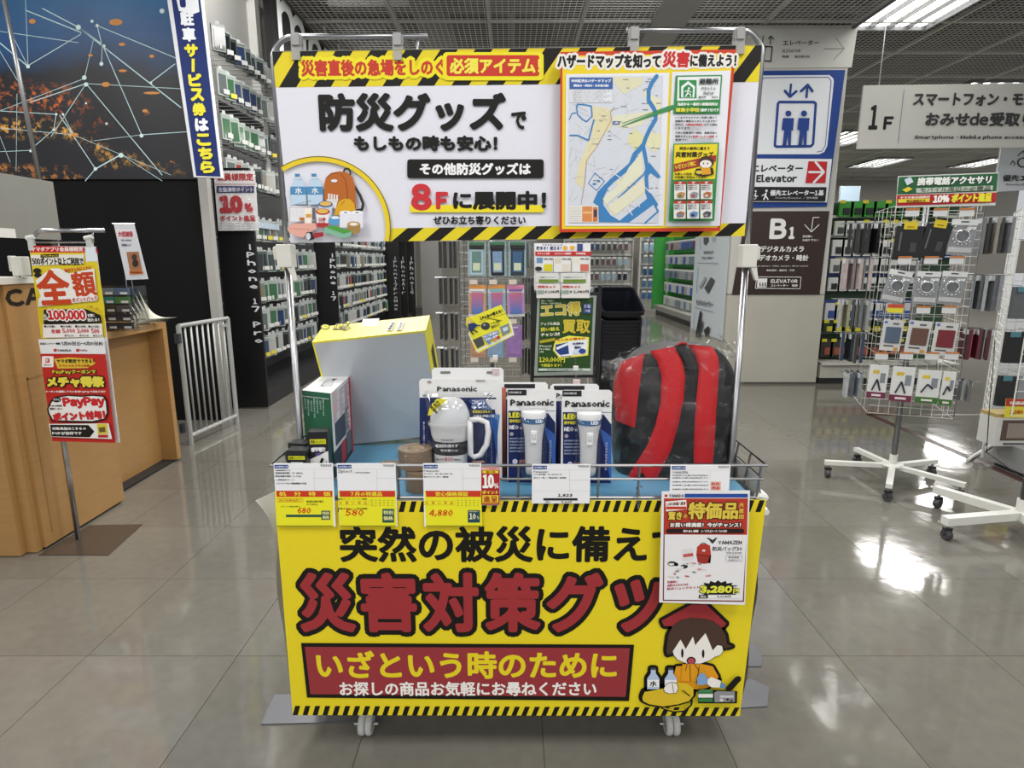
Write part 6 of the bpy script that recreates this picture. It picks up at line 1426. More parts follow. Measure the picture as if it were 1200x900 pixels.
def pouch(fr, scr):
    def d(t, x, y, z, w_, h_):
        bx(t, 'card', (x, y + .004, z - h_ * .5), (w_ * 1.05, .002, h_), P('#8fa7b0')); bx(t, 'header', (x, y, z - h_ * .06), (w_ * .9, .004, h_ * .09), P('#3f6a4a'))
        bx(t, 'clasp', (x, y - .004, z - h_ * .16), (w_ * .86, .012, h_ * .12), mat('#1c1e20', .3), .003); bx(t, 'pouch', (x, y - .001, z - h_ * .58), (w_ * .78, .008, h_ * .78), mat(fr, .2, 0, .1), .003); bx(t, 'screen_print', (x, y - .0055, z - h_ * .58), (w_ * .56, .002, h_ * .6), mat(scr, .3, 0, .3, 40)); bx(t, 'lower_print', (x, y - .007, z - h_ * .72), (w_ * .42, .001, h_ * .22), P('#b9c2a8'))
    return d
for i, (f_, s_, lb_) in enumerate((('#9fb4bb', '#5c7a78', 'clear waterproof phone pouch with black clasp, nearest the dark side packs'), ('#1c1e20', '#6f8aa8', 'black-rimmed waterproof phone pouch in the middle of the top row'), ('#2c343a', '#33567a', 'black waterproof phone pouch with blue screen, next to the brochure stand'))):
    pack3('phone_pouch', lb_, 'phone pouch', 'pouches on the spinner top row', 558.5 + i * 24, 283, 20, 41, 3.93, pouch(f_, s_))
def grad(top, bar, bot):
    def d(t, x, y, z, w_, h_):
        bx(t, 'card', (x, y + .004, z - h_ * .5), (w_, .002, h_), P('#c9ccd0')); bx(t, 'header', (x, y + .002, z - h_ * .06), (w_, .002, h_ * .12), P(top)); bx(t, 'clasp', (x, y, z - h_ * .16), (w_ * .8, .006, h_ * .06), P(bar))
        n = 8
        a, c_ = rgb('#b0647e'), rgb('#4a6fb0')
        mm = MB()
        for k in range(n): f = k / (n - 1); mm.box((x, y - .002, z - h_ * (.24 + .66 * (k + .5) / n)), (w_ * .66, .006, h_ * .66 / n), mat(tuple(a[j] * (1 - f) + c_[j] * f for j in range(3)), .25, 0, .03))
        mm.build('pouch', t)
        bx(t, 'side_print', (x, y + .001, z - h_ * .58), (w_ * .96, .002, h_ * .66), mat(bot, .4, 0, .3, 20))
    return d
for i, (tp_, br_, bo_, lb_) in enumerate((('#c98a4a', '#d9dcdc', '#b98a6a', 'pink to blue phone pouch with white clasp on the middle row'), ('#c98a4a', '#7ab8c4', '#8aa0b8', 'pink to blue phone pouch with turquoise clasp behind the yellow pop card'), ('#c07a9a', '#8a5aa8', '#a87ab0', 'pink to blue phone pouch with violet clasp on the middle row'))):
    pack3('phone_pouch', lb_, 'phone pouch', 'pouches on the spinner middle row', 559.5 + i * 22.3, 334, 20, 37, 3.93, grad(tp_, br_, bo_))
def bumper(col_):
    def d(t, x, y, z, w_, h_):
        bx(t, 'case', (x, y, z - h_ / 2), (w_, .008, h_), mat(col_, .3, 0, .05), .003); bx(t, 'case_inset', (x, y - .0045, z - h_ * .54), (w_ * .78, .003, h_ * .74), mat(col_, .15, 0, .35, 25), .001); bx(t, 'header', (x, y - .005, z - h_ * .07), (w_ * .5, .002, h_ * .05), P('#bcb8c4'))
    return d
for i, (cl, lb_) in enumerate((('#a8826a', 'peach phone case on the lowest row of the spinner, under the yellow pop card'), ('#7a94b0', 'pale blue phone case on the lowest spinner row, behind the pop card clip'), ('#8a6aa0', 'lilac phone case on the lowest spinner row beside the green poster'))):
    pack3('phone_case', lb_, 'phone case', 'phone cases on the lowest spinner row', 559.5 + i * 21.5, 381, 19, 38, 3.93, bumper(cl))
random.seed(31)
for sd, cols, nm in ((-1, ('#1b1c1e', '#2a2b2e', '#3a3c3e', '#232426'), 'outer'), (1, ('#55585a', '#6a6d6e', '#2c2d2f', '#7c8080'), 'inner')):
    for j in range(4):
        z = 1.30 - j * .235
        for k in range(4):
            x = -.14 + sd * (.23 + .035 * k) if sd < 0 else -.14 + (.215 + .02 * k); y = 4.05 + random.uniform(-.02, .02) + .05 * (k % 2)
            b = MB(); b.box((x, y, z - .085), (.014, .09, .17), mat(random.choice(cols), .25, 0, .2, 30)); b.box((x, y, z - .01), (.004, .09, .03), P('#9da09e'))
            tag(b.build('cable_pack'), f'{"dark" if sd < 0 else "grey"} cable pack at the {"open" if sd < 0 else "poster"} side of the pouch spinner, {ORD[j]} row, {ORD[k]} out', 'cable pack', 'packs at the sides of the pouch spinner')
b = MB()
for j in range(4):
    for s_ in (-1, 1): 
        for dy_ in (0, .05): b.tube([(-.14 + s_ * .2, 4.05 + dy_, 1.305 - j * .235), (-.14 + s_ * (.37 if s_ < 0 else .3), 4.05 + dy_, 1.305 - j * .235)], .002, HK, 4, False)
    for i in range(3):
        x = -.265 + i * .125
        if j < 3: b.tube([(x, 3.98, 1.31 - j * .26), (x, 3.9, 1.31 - j * .26)], .002, HK, 4, False)
        b.box((x + .02, 3.9, 1.01 - j * .25 + .035), (.05, .002, .03), P('#c3b9ae'))
tag(b.build('hooks_and_tags', tr1), kind='stuff')
# ---- brochure stand with green buy-back poster
Yg = 3.9
t = thing('brochure_stand', 'black floor stand with leaflets on top and green framed buy-back poster below', 'stand', (atY(660, 440, Yg).x, Yg, 0))
c = ycan(Yg, .0008); c.board([(626, 440.5), (694.5, 439), (699, 346.5), (630, 347)], .012, mat('#9fa8a2', .35, .4), 'poster_frame', t)
c.view(620, 280, 5.29)
c.poly([(52, 828), (378, 818), (400, 362), (66, 366)], '#2b4a22')
c.t('Mac / iPad /', 76, 374, 160, 390, '#cdd6c0', .8); c.t('iPhone / AppleWatch', 76, 392, 200, 406, '#cdd6c0', .8)
c.t('エコ得', 72, 395, 320, 480, '#c4b03a', 3.2, rot=-.06, out=[('#e6e2c0', 3)], res=3)
c.t('買取', 206, 500, 378, 585, '#c4b03a', 3.2, out=[('#4a4a1a', 2.5)], res=3); c.t('アップル製品', 70, 515, 190, 536, '#cdd6c0', 1.4, rot=-.03); c.t('買い替え', 70, 545, 190, 572, '#d6cf4a', 2.2, rot=-.05); c.t('チャンス!!', 72, 580, 190, 604, '#e0e0d0', 2.0, rot=-.05)
c.rect(335, 400, 385, 460, '#3a4a80'); c.t('7/12', 340, 404, 380, 428, '#d6dae6', 1.5); c.t('～9', 345, 434, 378, 455, '#d6dae6', 1.5)
c.poly([(66, 628), (160, 612), (160, 630), (66, 646)], '#a8a02a'); c.t('iPhone13', 64, 655, 140, 670, '#cdd6c0', .8); c.t('Pro Max', 64, 674, 130, 688, '#cdd6c0', .8); c.t('1TB', 64, 692, 90, 704, '#cdd6c0', .8)
c.t('120,000円', 60, 728, 222, 766, '#d0cf3a', 2.0); c.t('で買取ります！', 70, 772, 200, 792, '#d0cf3a', 1.4); c.rect(58, 800, 378, 815, '#c3cfc6'); c.t('古物商許可東京都公安委員会', 110, 803, 330, 812, '#3a4a3a', .3); c.view(0, 0, 1); c.done(t)
b = MB(); xl_, xr_ = atY(624, 400, Yg).x, atY(702, 400, Yg).x
for xx in (xl_, xr_): b.tube([(xx, Yg + .03, .02), (xx, Yg + .03, 1.02)], .012, DARKP, 8)
b.bb((xl_, Yg + .03, .42), (xr_, Yg + .05, .44), DARKP); b.bb((xl_, Yg + .02, .5), (xr_, Yg + .03, .98), DARKP); b.bb((xl_ - .02, Yg - .12, 0), (xr_ + .02, Yg + .2, .02), DARKP); b.build('stand_frame', t)
c = ycan(Yg + .02, .0008); c.board([(626, 340), (692, 340), (692, 285), (626, 285)], .01, P('#dcdcdc'), 'leaflet_board', t)
c.view(620, 280, 5.29)
c.poly([(36, 28), (294, 30), (294, 74), (36, 72)], '#e0dfe2'); c.t('貯まる！使える！', 44, 44, 200, 70, '#3c4a7a', 2); c.t('ヤマダポイントが', 80, 32, 210, 42, '#5a6080', .8); c.ell(224, 56, 15, 13, '#d8a83a'); c.ell(268, 54, 15, 13, '#d8a83a'); c.rect(298, 30, 332, 75, '#3a4a80')
c.rect(38, 78, 384, 104, '#b8282c'); c.t('ポイント交換', 52, 84, 128, 98, '#e8d4d0', .9); c.t('キャンペーン開催中', 158, 84, 262, 98, '#e8d4d0', .9); c.t('お得情報', 288, 84, 350, 98, '#e8d4d0', .9)
for i, cl in enumerate(('#5f86b0', '#c9c4b0', '#d8d2c0')): c.rect(40 + i * 112, 110, 148 + i * 112, 205, '#d6d6d4'); c.rect(46 + i * 112, 116, 84 + i * 112, 150, cl); c.rect(92 + i * 112, 156, 144 + i * 112, 200, ('#c8c02a', '#d0cabb', '#c46a5a')[i]); c.t('お得なご案内', 90 + i * 112, 118, 146 + i * 112, 130, '#5a4a4a', .6)
c.ell(58, 185, 22, 14, '#2a2c30')
for k in range(2):
    c.rect(46 + 150 * k, 210, 180 + 170 * k, 268, '#c8c9c6'); c.t('ご来店キャンペーン', 60 + 150 * k, 232, 170 + 160 * k, 244, '#6a6a6a', .4); c.rect(60 + 150 * k, 250, 180 + 170 * k, 270, '#5f7a2c')
c.done(t)
for i, (xa_, xb_) in enumerate(((47, 196), (200, 380))):
    x0, x1 = atY(620 + xa_ / 5.29, 340, Yg - .03).x, atY(620 + xb_ / 5.29, 340, Yg - .03).x; zt_ = atY(640, 333, Yg - .03).z; zb_ = atY(640, 347, Yg - .03).z - .012
    tt = tag(MB().bb((x0, Yg - .035, zb_), (x1 - .004, Yg - .005, zt_), P('#d5d2cf')).build('leaflet_stack'), 'stack of white buy-back kit leaflets in the brochure stand, ' + ('outer pile' if i == 0 else 'pile nearer the shopping baskets'), 'leaflets'); BASE[tt] = tt.location.copy()
    c = ycan(Yg - .036, .0005); c.view(620, 280, 5.29); c.t('買取キット', xa_ + 6, 288, xb_ - (30 if i == 0 else 60), 306, '#b8282c', 1.8); c.t('¥1,980円', xa_ + 50, 318, xb_ - 10, 338, '#2a2c30', 1.4); c.rect(xa_ + 4, 318, xa_ + 46, 340, '#8a9a90'); c.done(tt)
# ---- stack of navy shopping baskets
NV = mat('#080a14', .35, 0, .1, 20); BXc, BYb = .83, 4.92
def basket_mesh():
    b = MB(); L1, W1, h_ = .22, .155, .20; L0, W0 = .18, .125
    def ring(l, w_, z, n=5):
        pts = []
        for cx, cy, a0 in ((w_ - .04, -l + .04, -90), (w_ - .04, l - .04, 0), (-w_ + .04, l - .04, 90), (-w_ + .04, -l + .04, 180)):
            for i in range(n): a = R(a0 + 90 * i / (n - 1)); pts.append((cx + .04 * math.cos(a), cy + .04 * math.sin(a), z))
        return pts
    lv = [ring(L0, W0, 0), ring(L0 + .01, W0 + .007, .05), ring(L1 - .004, W1 - .003, h_ - .03), ring(L1, W1, h_ - .03), ring(L1 + .012, W1 + .012, h_ - .028), ring(L1 + .012, W1 + .012, h_), ring(L1 - .004, W1 - .004, h_), ring(L1 - .008, W1 - .007, h_ - .03), ring(L0 - .004, W0 - .004, .006)]
    n = len(lv[0]); vs = [p for r_ in lv for p in r_]; fs = []
    for i in range(len(lv) - 1): fs += [(i * n + k, i * n + (k + 1) % n, (i + 1) * n + (k + 1) % n, (i + 1) * n + k) for k in range(n)]
    fs += [tuple(range(n - 1, -1, -1)), tuple(range((len(lv) - 1) * n, len(lv) * n))]
    b.add(vs, fs, NV); o = b.build('basket'); m = o.data; bpy.data.objects.remove(o); return m
bmesh_ = basket_mesh(); NB = 19
hm = MB(); hm.tube([(-.16, 0, .175), (-.168, -.06, .192), (-.168, -.12, .194)], .006, NV, 5); hm.tube([(.16, 0, .175), (.168, -.06, .192), (.168, -.12, .194)], .006, NV, 5); ho = hm.build('handle'); hme = ho.data; hloc = ho.location.copy(); bpy.data.objects.remove(ho)
for k in range(NB):
    o = thing('shopping_basket', 'navy shopping basket on top of the stack beside the green poster' if k == NB - 1 else f'navy shopping basket, {ORD[NB - 1 - k]} from the top of the stack by the green poster', 'basket', (BXc, BYb, .08 + .031 * k), 'stacked navy shopping baskets')
    tl = R(22) if k == NB - 1 else R(4 + .8 * k); o.rotation_euler = (tl, 0, R(2))
    if k == NB - 1: o.location = (BXc + .01, BYb - .02, .08 + .031 * k + .055)
    ch_ = bpy.data.objects.new('basket_shell', bmesh_); COL.objects.link(ch_); ch_.parent = o
    if k >= NB - 2: ch_ = bpy.data.objects.new('handle', hme); COL.objects.link(ch_); ch_.parent = o; ch_.location = hloc
t = thing('basket_trolley', 'low wire trolley frame carrying the navy shopping basket stack', 'trolley', (BXc, BYb, 0))
b = MB(); 
for s_ in (-1, 1): b.tube([(BXc + s_ * .17, BYb - .2, .06), (BXc + s_ * .17, BYb + .22, .06), (BXc + s_ * .17, BYb + .3, .42)], .007, WIREW, 6)
b.tube([(BXc - .17, BYb + .3, .42), (BXc + .17, BYb + .3, .42)], .007, WIREW, 6); b.bb((BXc - .17, BYb - .2, .055), (BXc + .17, BYb + .22, .07), WIREW); b.build('trolley_frame', t)
for s_ in (-1, 1):
    for y_ in (-.16, .18):
        b = MB(); b.lathe([(.004, -.01), (.026, -.01), (.026, .01), (.004, .01)], (BXc + s_ * .15, BYb + y_, .027), DARKP, 12, M=Matrix.Rotation(R(90), 3, 'Y')); b.build('wheel', t)
# ---- far shelves at the back wall
def far_shelf(name, label, x0, x1, y, z1, rows, step, cols, pname, plabel, group, hp=.2, wp=.09, individual=True, head=None):
    t = thing(name, label, 'shelf', ((x0 + x1) / 2, y, 0))
    b = MB(); b.bb((x0, y + .05, 0), (x1, y + .1, z1), mat('#a9a8a2', .5)); b.build('back_panel', t); b = MB(); b.bb((x0, y - .35, 0), (x1, y + .05, .12), mat('#8a8882', .5)); b.build('base_shelf', t)
    for s_ in (x0, x1): MB().bb((s_ - .02, y - .02, 0), (s_ + .02, y + .1, z1), mat('#b9b8b2', .5)).build('upright', t)
    proto = {}
    for j in range(rows):
        z = z1 - .12 - j * (z1 - .3) / rows; b2 = MB(); b2.bb((x0, y - .02, z + .03), (x1, y + .05, z + .07), P('#c9c9c4')); b2.build('price_rail', t)
        k = 0; x = x0 + .1
        while x < x1 - .06:
            cl = cols[(j * 7 + k // 3) % len(cols)]
            if cl not in proto:
                q = MB(); q.box((0, 0, -hp / 2), (wp, .03, hp), mat(cl, .3, 0, .3, 30)); q.box((0, -.017, -hp * .12), (wp, .004, hp * .22), P('#c3c5c3')); q.box((0, -.017, -hp * .6), (wp * .6, .006, hp * .4), mat(cl, .2, 0, .5, 80)); oo = q.build(pname); proto[cl] = (oo.data, oo.location.copy()); bpy.data.objects.remove(oo)
            o = bpy.data.objects.new(pname, proto[cl][0]); COL.objects.link(o); l_ = proto[cl][1]; o.location = (x, y - .16, z + l_.z); tag(o, plabel.format(r=ORD[j], k=ORD[min(k, 29)]), 'accessory pack', group)
            x += step; k += 1
    return t
far_shelf('far_shelving', 'far shelving of dark earphone packs at the back wall behind the baskets', 1.3, 3.0, 15.4, 2.1, 5, .14, ['#2a2c3c', '#4a2c3c', '#2c3c5c', '#3c3c3c', '#5c4a4c', '#8aa0b0'], 'earphone_pack', 'small pack on the far shelving behind the baskets, {r} row down, {k} along', 'packs on the far shelving behind the baskets')
far_shelf('far_shelving', 'far shelving of blue packs at the back wall beside the green-edged shelves', 3.1, 4.1, 15.0, 2.0, 6, .14, ['#3c5a8a', '#2c4a6a', '#8aa4b8', '#4a6a8a', '#6a7a80'], 'cable_pack', 'small bluish pack on the far shelving beside the green edge, {r} row down, {k} along', 'packs on the far shelving by the green edge')
c_ = tag(MB().bb((3.55, 14.7, 1.45), (3.95, 14.705, 2.0), P('#d6d2d2')).build('notice'), 'small white notice hanging over the far blue packs', 'poster'); BASE[c_] = c_.location.copy()
c = ycan(14.69, .002); c.t('10%', 772, 271, 786, 279, '#a83a3e', .6); c.rect(768, 286, 785, 298, '#9ab0c8'); c.done(c_)
# green-edged gondola running to the pillar
GE = mat('#2f8a35', .45, 0, .05)
t = thing('green_shelving', 'green-edged shelving with hanging accessories between baskets and pillar', 'shelf', (3.55, 12.0, 0))
b = MB(); b.bb((3.6, 9.6, 0), (3.66, 13.8, 1.95), mat('#2f6a33', .5)); b.build('back_panel', t)
b = MB(); b.bb((3.20, 9.6, .1), (3.6, 13.8, .2), mat('#8f8d86', .5)); b.build('base_shelf', t); b = MB(); b.bb((3.26, 9.6, 0), (3.6, 13.8, .1), DARKP); b.build('plinth', t)
b = MB(); b.bb((3.16, 13.8, .1), (3.66, 13.84, 2.0), GE); b.build('end_frame', t)
c = ycan(13.79, .003)
c.vt('充電器アクセサリ', 782, 292, 781, 355, 4, '#cfe0cf', 0.1); c.done(t, 'lettering')
cols = ['#b5b9b6', '#7a8a9a', '#9aa0a0', '#5a6a70', '#a8a0a0', '#6a4a50', '#4a6ab0', '#c2c6c4']; random.seed(44); pp = {}
for j in range(6):
    z = 1.88 - j * .29
    b = MB(); b.bb((3.58, 9.7, z - .26), (3.60, 13.7, z - .22), GE); b.build('green_rail', t)
    for k in range(20):
        cl = cols[(j * 3 + random.randrange(4)) % 8]
        if cl not in pp:
            q = MB(); q.box((0, 0, -.095), (.04, .12, .19), mat(cl, .3, 0, .3, 30)); q.box((-.022, 0, -.12), (.004, .07, .09), mat(cl, .2, 0, .5, 80)); q.box((-.022, 0, -.02), (.004, .12, .04), P('#d3d5d3')); oo = q.build('charger_pack'); pp[cl] = oo.data; bpy.data.objects.remove(oo)
        o = bpy.data.objects.new('charger_pack', pp[cl]); COL.objects.link(o); o.location = (3.42, 9.8 + k * .2, z - .2); o.rotation_euler = (0, 0, R(14)); tag(o, f'pale charger pack on the green-edged shelving, {ORD[j]} row down, {ORD[k]} from the pillar end', 'charger pack', 'charger packs on the green-edged shelving')
# ================================================================ RIGHT SIDE: PILLAR SIGNS
t = thing('elevator_sign', 'blue framed elevator sign with arrows and two figures on the pillar front', 'sign', (2.5, 5.765, 1.9))
c = ycan(5.768, .0016); c.board([(875, 243.5), (969, 242), (990.5, 82), (889, 83)], .01, P('#1f3f86'), 'sign_body', t)
c.view(880, 0, 3.75)
c.poly([(-8, 690), (38, 340), (48, 332), (345, 330), (362, 345), (364, 360), (335, 640), (322, 668), (300, 678), (0, 678)][::-1], '#dcdfe4')
c.line([(20, 660), (50, 350), (60, 342), (340, 340), (352, 356), (326, 640), (312, 664), (290, 668)], 3, '#1f3f86')
BL = '#1f3f86'
c.line([(104, 640), (118, 455), (124, 449), (276, 449), (284, 456), (272, 634), (262, 643), (112, 645)], 11, BL, close=True)
c.line([(175, 372), (170, 425)], 10, BL, c.lay + .0); c.line([(148, 400), (170, 426), (198, 402)], 11, BL); c.line([(242, 428), (247, 376)], 10, BL); c.line([(218, 402), (247, 374), (268, 402)], 11, BL)
for mx_ in (160, 228):
    c.ell(mx_ + 2, 500, 13, 13, BL); c.poly([(mx_ - 22, 520), (mx_ + 26, 520), (mx_ + 22, 575), (mx_ + 15, 575), (mx_ + 12, 640), (mx_ + 1, 640), (mx_ - 1, 590), (mx_ - 8, 640), (mx_ - 24, 640), (mx_ - 16, 575), (mx_ - 28, 570)][::-1], BL)
c.poly([(-18, 698), (352, 700), (330, 890), (-32, 888)][::-1], '#dcdfe2')
c.t('エレベーター', -2, 724, 224, 758, '#26272c', 1.5); c.t('Elevator', 20, 768, 198, 802, '#26272c', 1.8)
c.poly([(248, 710), (330, 712), (322, 806), (234, 806)][::-1], '#b8262c'); c.line([(250, 758), (312, 758)], 9, '#dcdfe2'); c.line([(278, 714), (314, 758), (270, 804)], 10, '#dcdfe2')
c.poly([(-24, 822), (326, 824), (320, 886), (-30, 884)][::-1], '#1d1d20'); c.t('優先エレベーター1基', 78, 836, 314, 862, '#dcdfe2', 1.2); c.t('Priority Elevator / 优先电梯', 102, 866, 286, 878, '#b9bbc0', .2)
c.ell(62, 840, 5, 6, '#dcdfe2'); c.line([(60, 850), (56, 865), (50, 878)], 6, '#dcdfe2'); c.line([(58, 862), (68, 878)], 5, '#dcdfe2'); c.line([(60, 852), (42, 862)], 4, '#dcdfe2'); c.ell(14, 842, 4, 4, '#dcdfe2'); c.line([(14, 850), (10, 862), (22, 864)], 4, '#dcdfe2'); c.ell(8, 870, 8, 8, '#dcdfe2'); c.ell(8, 870, 5, 5, '#1d1d20')
c.done(t)
t = thing('elevator_notice', 'pale paper direction notice with thin arrow above the blue elevator sign on the pillar', 'sign', (2.5, 5.77, 2.7))
c = ycan(5.774, .0012); c.board([(878, 80), (998, 79), (1005, 34), (882, 34)], .004, P('#c1c1bb'), 'paper_sheet', t)
c.view(880, 0, 3.75); c.t('エレベーター', 140, 176, 300, 200, '#3f4040', .9); c.t('ELEVATOR', 138, 217, 218, 231, '#55565a', .4); c.t('电梯', 136, 243, 166, 256, '#55565a', .4); c.t('엘리베이터', 190, 243, 256, 256, '#55565a', .4)
c.line([(318, 215), (405, 215)], 1.8, '#4a4a4a'); c.line([(370, 166), (408, 215), (360, 266)], 1.8, '#4a4a4a')
c.line([(60, 205), (92, 207), (86, 270), (54, 268)], 5, '#3a3b3c', close=True); c.line([(82, 195), (86, 162)], 4, '#3a3b3c'); c.line([(74, 172), (86, 160), (98, 174)], 4, '#3a3b3c'); c.line([(52, 160), (48, 190)], 4, '#3a3b3c'); c.done(t)
t = thing('floor_guide', 'dark wood-grain board with white B1 and downward arrow low on the pillar', 'sign', (2.4, 5.765, 1.0))
c = ycan(5.768, .0016); BRN = mat('#2c1b15', .4, 0, .25, 12, stretch=(6, 1, .6))
c.board([(858, 345), (960.5, 345), (972, 247.3), (875, 247.6)], .01, BRN, 'board', t)
c.view(840, 230, 7.5); W2 = '#dbdad6'
c.t('B', 466, 196, 614, 376, W2, 10, res=4); c.t('1', 632, 268, 684, 376, W2, 8, res=3)
c.line([(898, 186), (844, 187), (828, 312)], 6, W2); c.line([(770, 250), (828, 314), (896, 250)], 6, W2); c.t('反対側へ', 752, 342, 840, 364, W2, .8); c.t('お回り下さい', 748, 376, 892, 396, W2, .8)
c.t('デジタルカメラ', 378, 434, 762, 492, W2, 3); c.t('ビデオカメラ・時計', 318, 512, 802, 570, W2, 3)
c.t('Digital camera・Video camera・Wrist watch', 300, 606, 796, 622, W2, .4); c.t('数码相机・摄影机・手表', 430, 642, 676, 660, W2, .4)
c.line([(345, 708), (732, 710), (724, 812), (332, 808)], 5, W2, close=True); c.poly([(352, 722), (436, 722), (430, 800), (346, 800)][::-1], W2)
for k in range(3): c.ell(372 + k * 22, 762, 5, 6, BRN and '#2c1b15'); c.rect(367 + k * 22, 768, 377 + k * 22, 790, '#2c1b15')
c.t('ELEVATOR', 462, 728, 698, 762, W2, 2.2); c.t('エレベーター　电梯', 462, 772, 696, 794, W2, 1.0); c.done(t)
t = thing('product_poster', 'tall pale poster with drawn chargers and batteries on the pillar side face', 'poster', (2.03, 6.35, .4))
c = xcan(2.036, -1, .0012)
ye, yn = 6.88, 5.82
b = MB(); b.bb((2.030, yn, .42), (2.036, ye, 2.45), P('#bcc4c8')); b.build('poster_sheet', t)
c.p = Vector((2.0295, 0, 0))
c.view(680, 270, 6)
c.line([(842, 60), (845, 130)], 2.5, '#6f93a8'); c.poly([(868, 50), (905, 50), (905, 80), (882, 108), (868, 90)], '#4a4c4e'); c.poly([(925, 50), (955, 50), (950, 78), (930, 80)], '#9aa6a4')
c.t('コンセント', 868, 140, 938, 168, '#3f4650', 1.2); c.t('チャージャー', 858, 180, 940, 208, '#3f4650', 1.2); c.line([(826, 228), (972, 232)], 1.2, '#8a949a')
c.line([(832, 262), (822, 440)], 2.5, '#5f86a0'); c.poly([(884, 322), (892, 340), (855, 410), (840, 398)], '#8f9a98'); c.poly([(925, 328), (952, 350), (905, 445), (878, 405)], '#4a4c4e')
c.t('モバイルバッテリー', 818, 490, 938, 535, '#3f4650', 1.4, rot=.16); c.line([(806, 540), (945, 573)], 1.2, '#8a949a')
c.line([(812, 572), (798, 748)], 2.5, '#5f86a0'); c.line([(855, 588), (828, 732)], 16, '#2a2b2d'); c.line([(868, 650), (845, 740)], 12, '#3a3b3d'); c.poly([(912, 672), (922, 688), (896, 760), (878, 700)], '#2f3032'); c.done(t)
# ---- hanging 1F sign and priority sign
t = thing('hanging_sign', 'wide pale hanging board reading 1F with phone department lettering', 'sign', (4.2, 5.5, 2.3))
c = ycan(5.5, .0016); c.board([(1004.5, 174.5), (1292, 172), (1304, 96), (1012.5, 100)], .02, P('#bfbeb8'), 'sign_body', t)
c.view(880, 0, 3.75)
c.t('1', 520, 462, 560, 570, '#1f1f20', 4, res=3); c.t('F', 582, 512, 624, 570, '#1f1f20', 3.2); c.line([(672, 396), (645, 630)], 1.8, '#5a6a9a')
c.t('スマートフォン・モバイル', 712, 406, 1360, 466, '#3c3c3d', 2.6); c.t('おみせde受取り', 765, 494, 1235, 556, '#3c3c3d', 2.6); c.t('Smartphone・Mobile phone accessories', 714, 594, 1280, 616, '#3c3c3d', 1.2, shear=.12)
c.done(t)
b = MB()
for px_ in (1030, 1260): q = atY(px_, 100, 5.51); b.tube([(q.x, 5.51, q.z - .02), (q.x, 5.51, 4.08)], .005, HK, 5)
b.build('hanger_rod', t)
t = thing('hanging_sign', 'white hanging board with wheelchair mark behind the 1F board at the right edge', 'sign', (5.2, 6.0, 1.9))
c = ycan(6.0, .0016); c.board([(1164.5, 225), (1330, 215), (1340, 165), (1174, 172)], .02, P('#ccd1d6'), 'sign_body', t)
c.view(880, 0, 3.75); c.line([(1140, 724), (1150, 706), (1160, 718), (1156, 728)], 4, '#3c3c3e'); c.line([(1172, 684), (1195, 664), (1210, 690), (1180, 700)], 5, '#3c3c3e'); c.ell(1192, 715, 24, 22, '#3c3c3e'); c.ell(1192, 715, 18, 16, '#ccd1d6'); c.t('優先エレベーター', 1104, 768, 1390, 798, '#3c3c3e', 1.8); c.t('Priority Elevator', 1118, 806, 1260, 818, '#5a5a5e', .6); c.done(t)
b = MB(); q = atY(1200, 172, 6.01); b.tube([(q.x, 6.01, q.z - .02), (q.x, 6.01, 4.08)], .005, HK, 5); b.build('hanger_rod', t)
# ---- shelf beside the pillar
GS0, GS1, GY_ = 2.99, 4.3, 6.0
t = thing('accessory_shelving', 'white shelving of small accessory packs standing just beside the pillar', 'shelf', (3.6, GY_, 0))
b = MB(); b.bb((GS0, GY_ + .05, 0), (GS1, GY_ + .10, 1.72), mat('#2e4a30', .5)); b.build('back_panel', t)
b = MB(); b.bb((GS0, GY_ - .22, .06), (GS1, GY_ + .05, .20), mat('#a8a69c', .45)); b.bb((GS0, GY_ - .25, .19), (GS1, GY_ + .05, .21), mat('#bab9b0', .45)); b.build('base_shelf', t)
b = MB(); b.bb((GS0, GY_ - .20, 0), (GS1, GY_ + .05, .06), DARKP); b.build('plinth', t)
tiers = [(235, '#3f8a3a'), (258, '#8a7a2a'), (300, '#b8a83a'), (325, '#c9cbc9'), (345, '#3a4a6a'), (368, '#c4c6c4'), (392, '#2a3a2c')]
for y_px in (254, 277, 301, 322, 353, 389):
    q = atY(1000, y_px, GY_); b = MB(); b.bb((GS0 + .02, GY_ - .02, q.z - .012), (GS1, GY_ + .05, q.z + .012), P('#3d4f8a') if y_px in (301, 322, 353) else P('#c9c9c2')); b.build('price_rail', t)
random.seed(8)
prow = [(236, 18, '#3f8f3c', '#1f2420', 'green card charger pack'), (259, 17, '#c2c6bc', '#3c4440', 'white card plug pack'), (281, 19, '#cdcfcc', '#2a2c2c', 'white card cable pack'), (303, 17, '#c9cbc8', '#57595a', 'white card adapter pack'), (325, 16, '#c6c9c8', '#1f2122', 'white card earphone pack'), (355, 20, '#c4c6c8', '#2a4a8a', 'white card reader pack'), (376, 14, '#2b3a2d', '#c3b83a', 'dark card clip pack'), (398, 20, '#3a3836', '#8a4a3a', 'dark mixed accessory pack')]
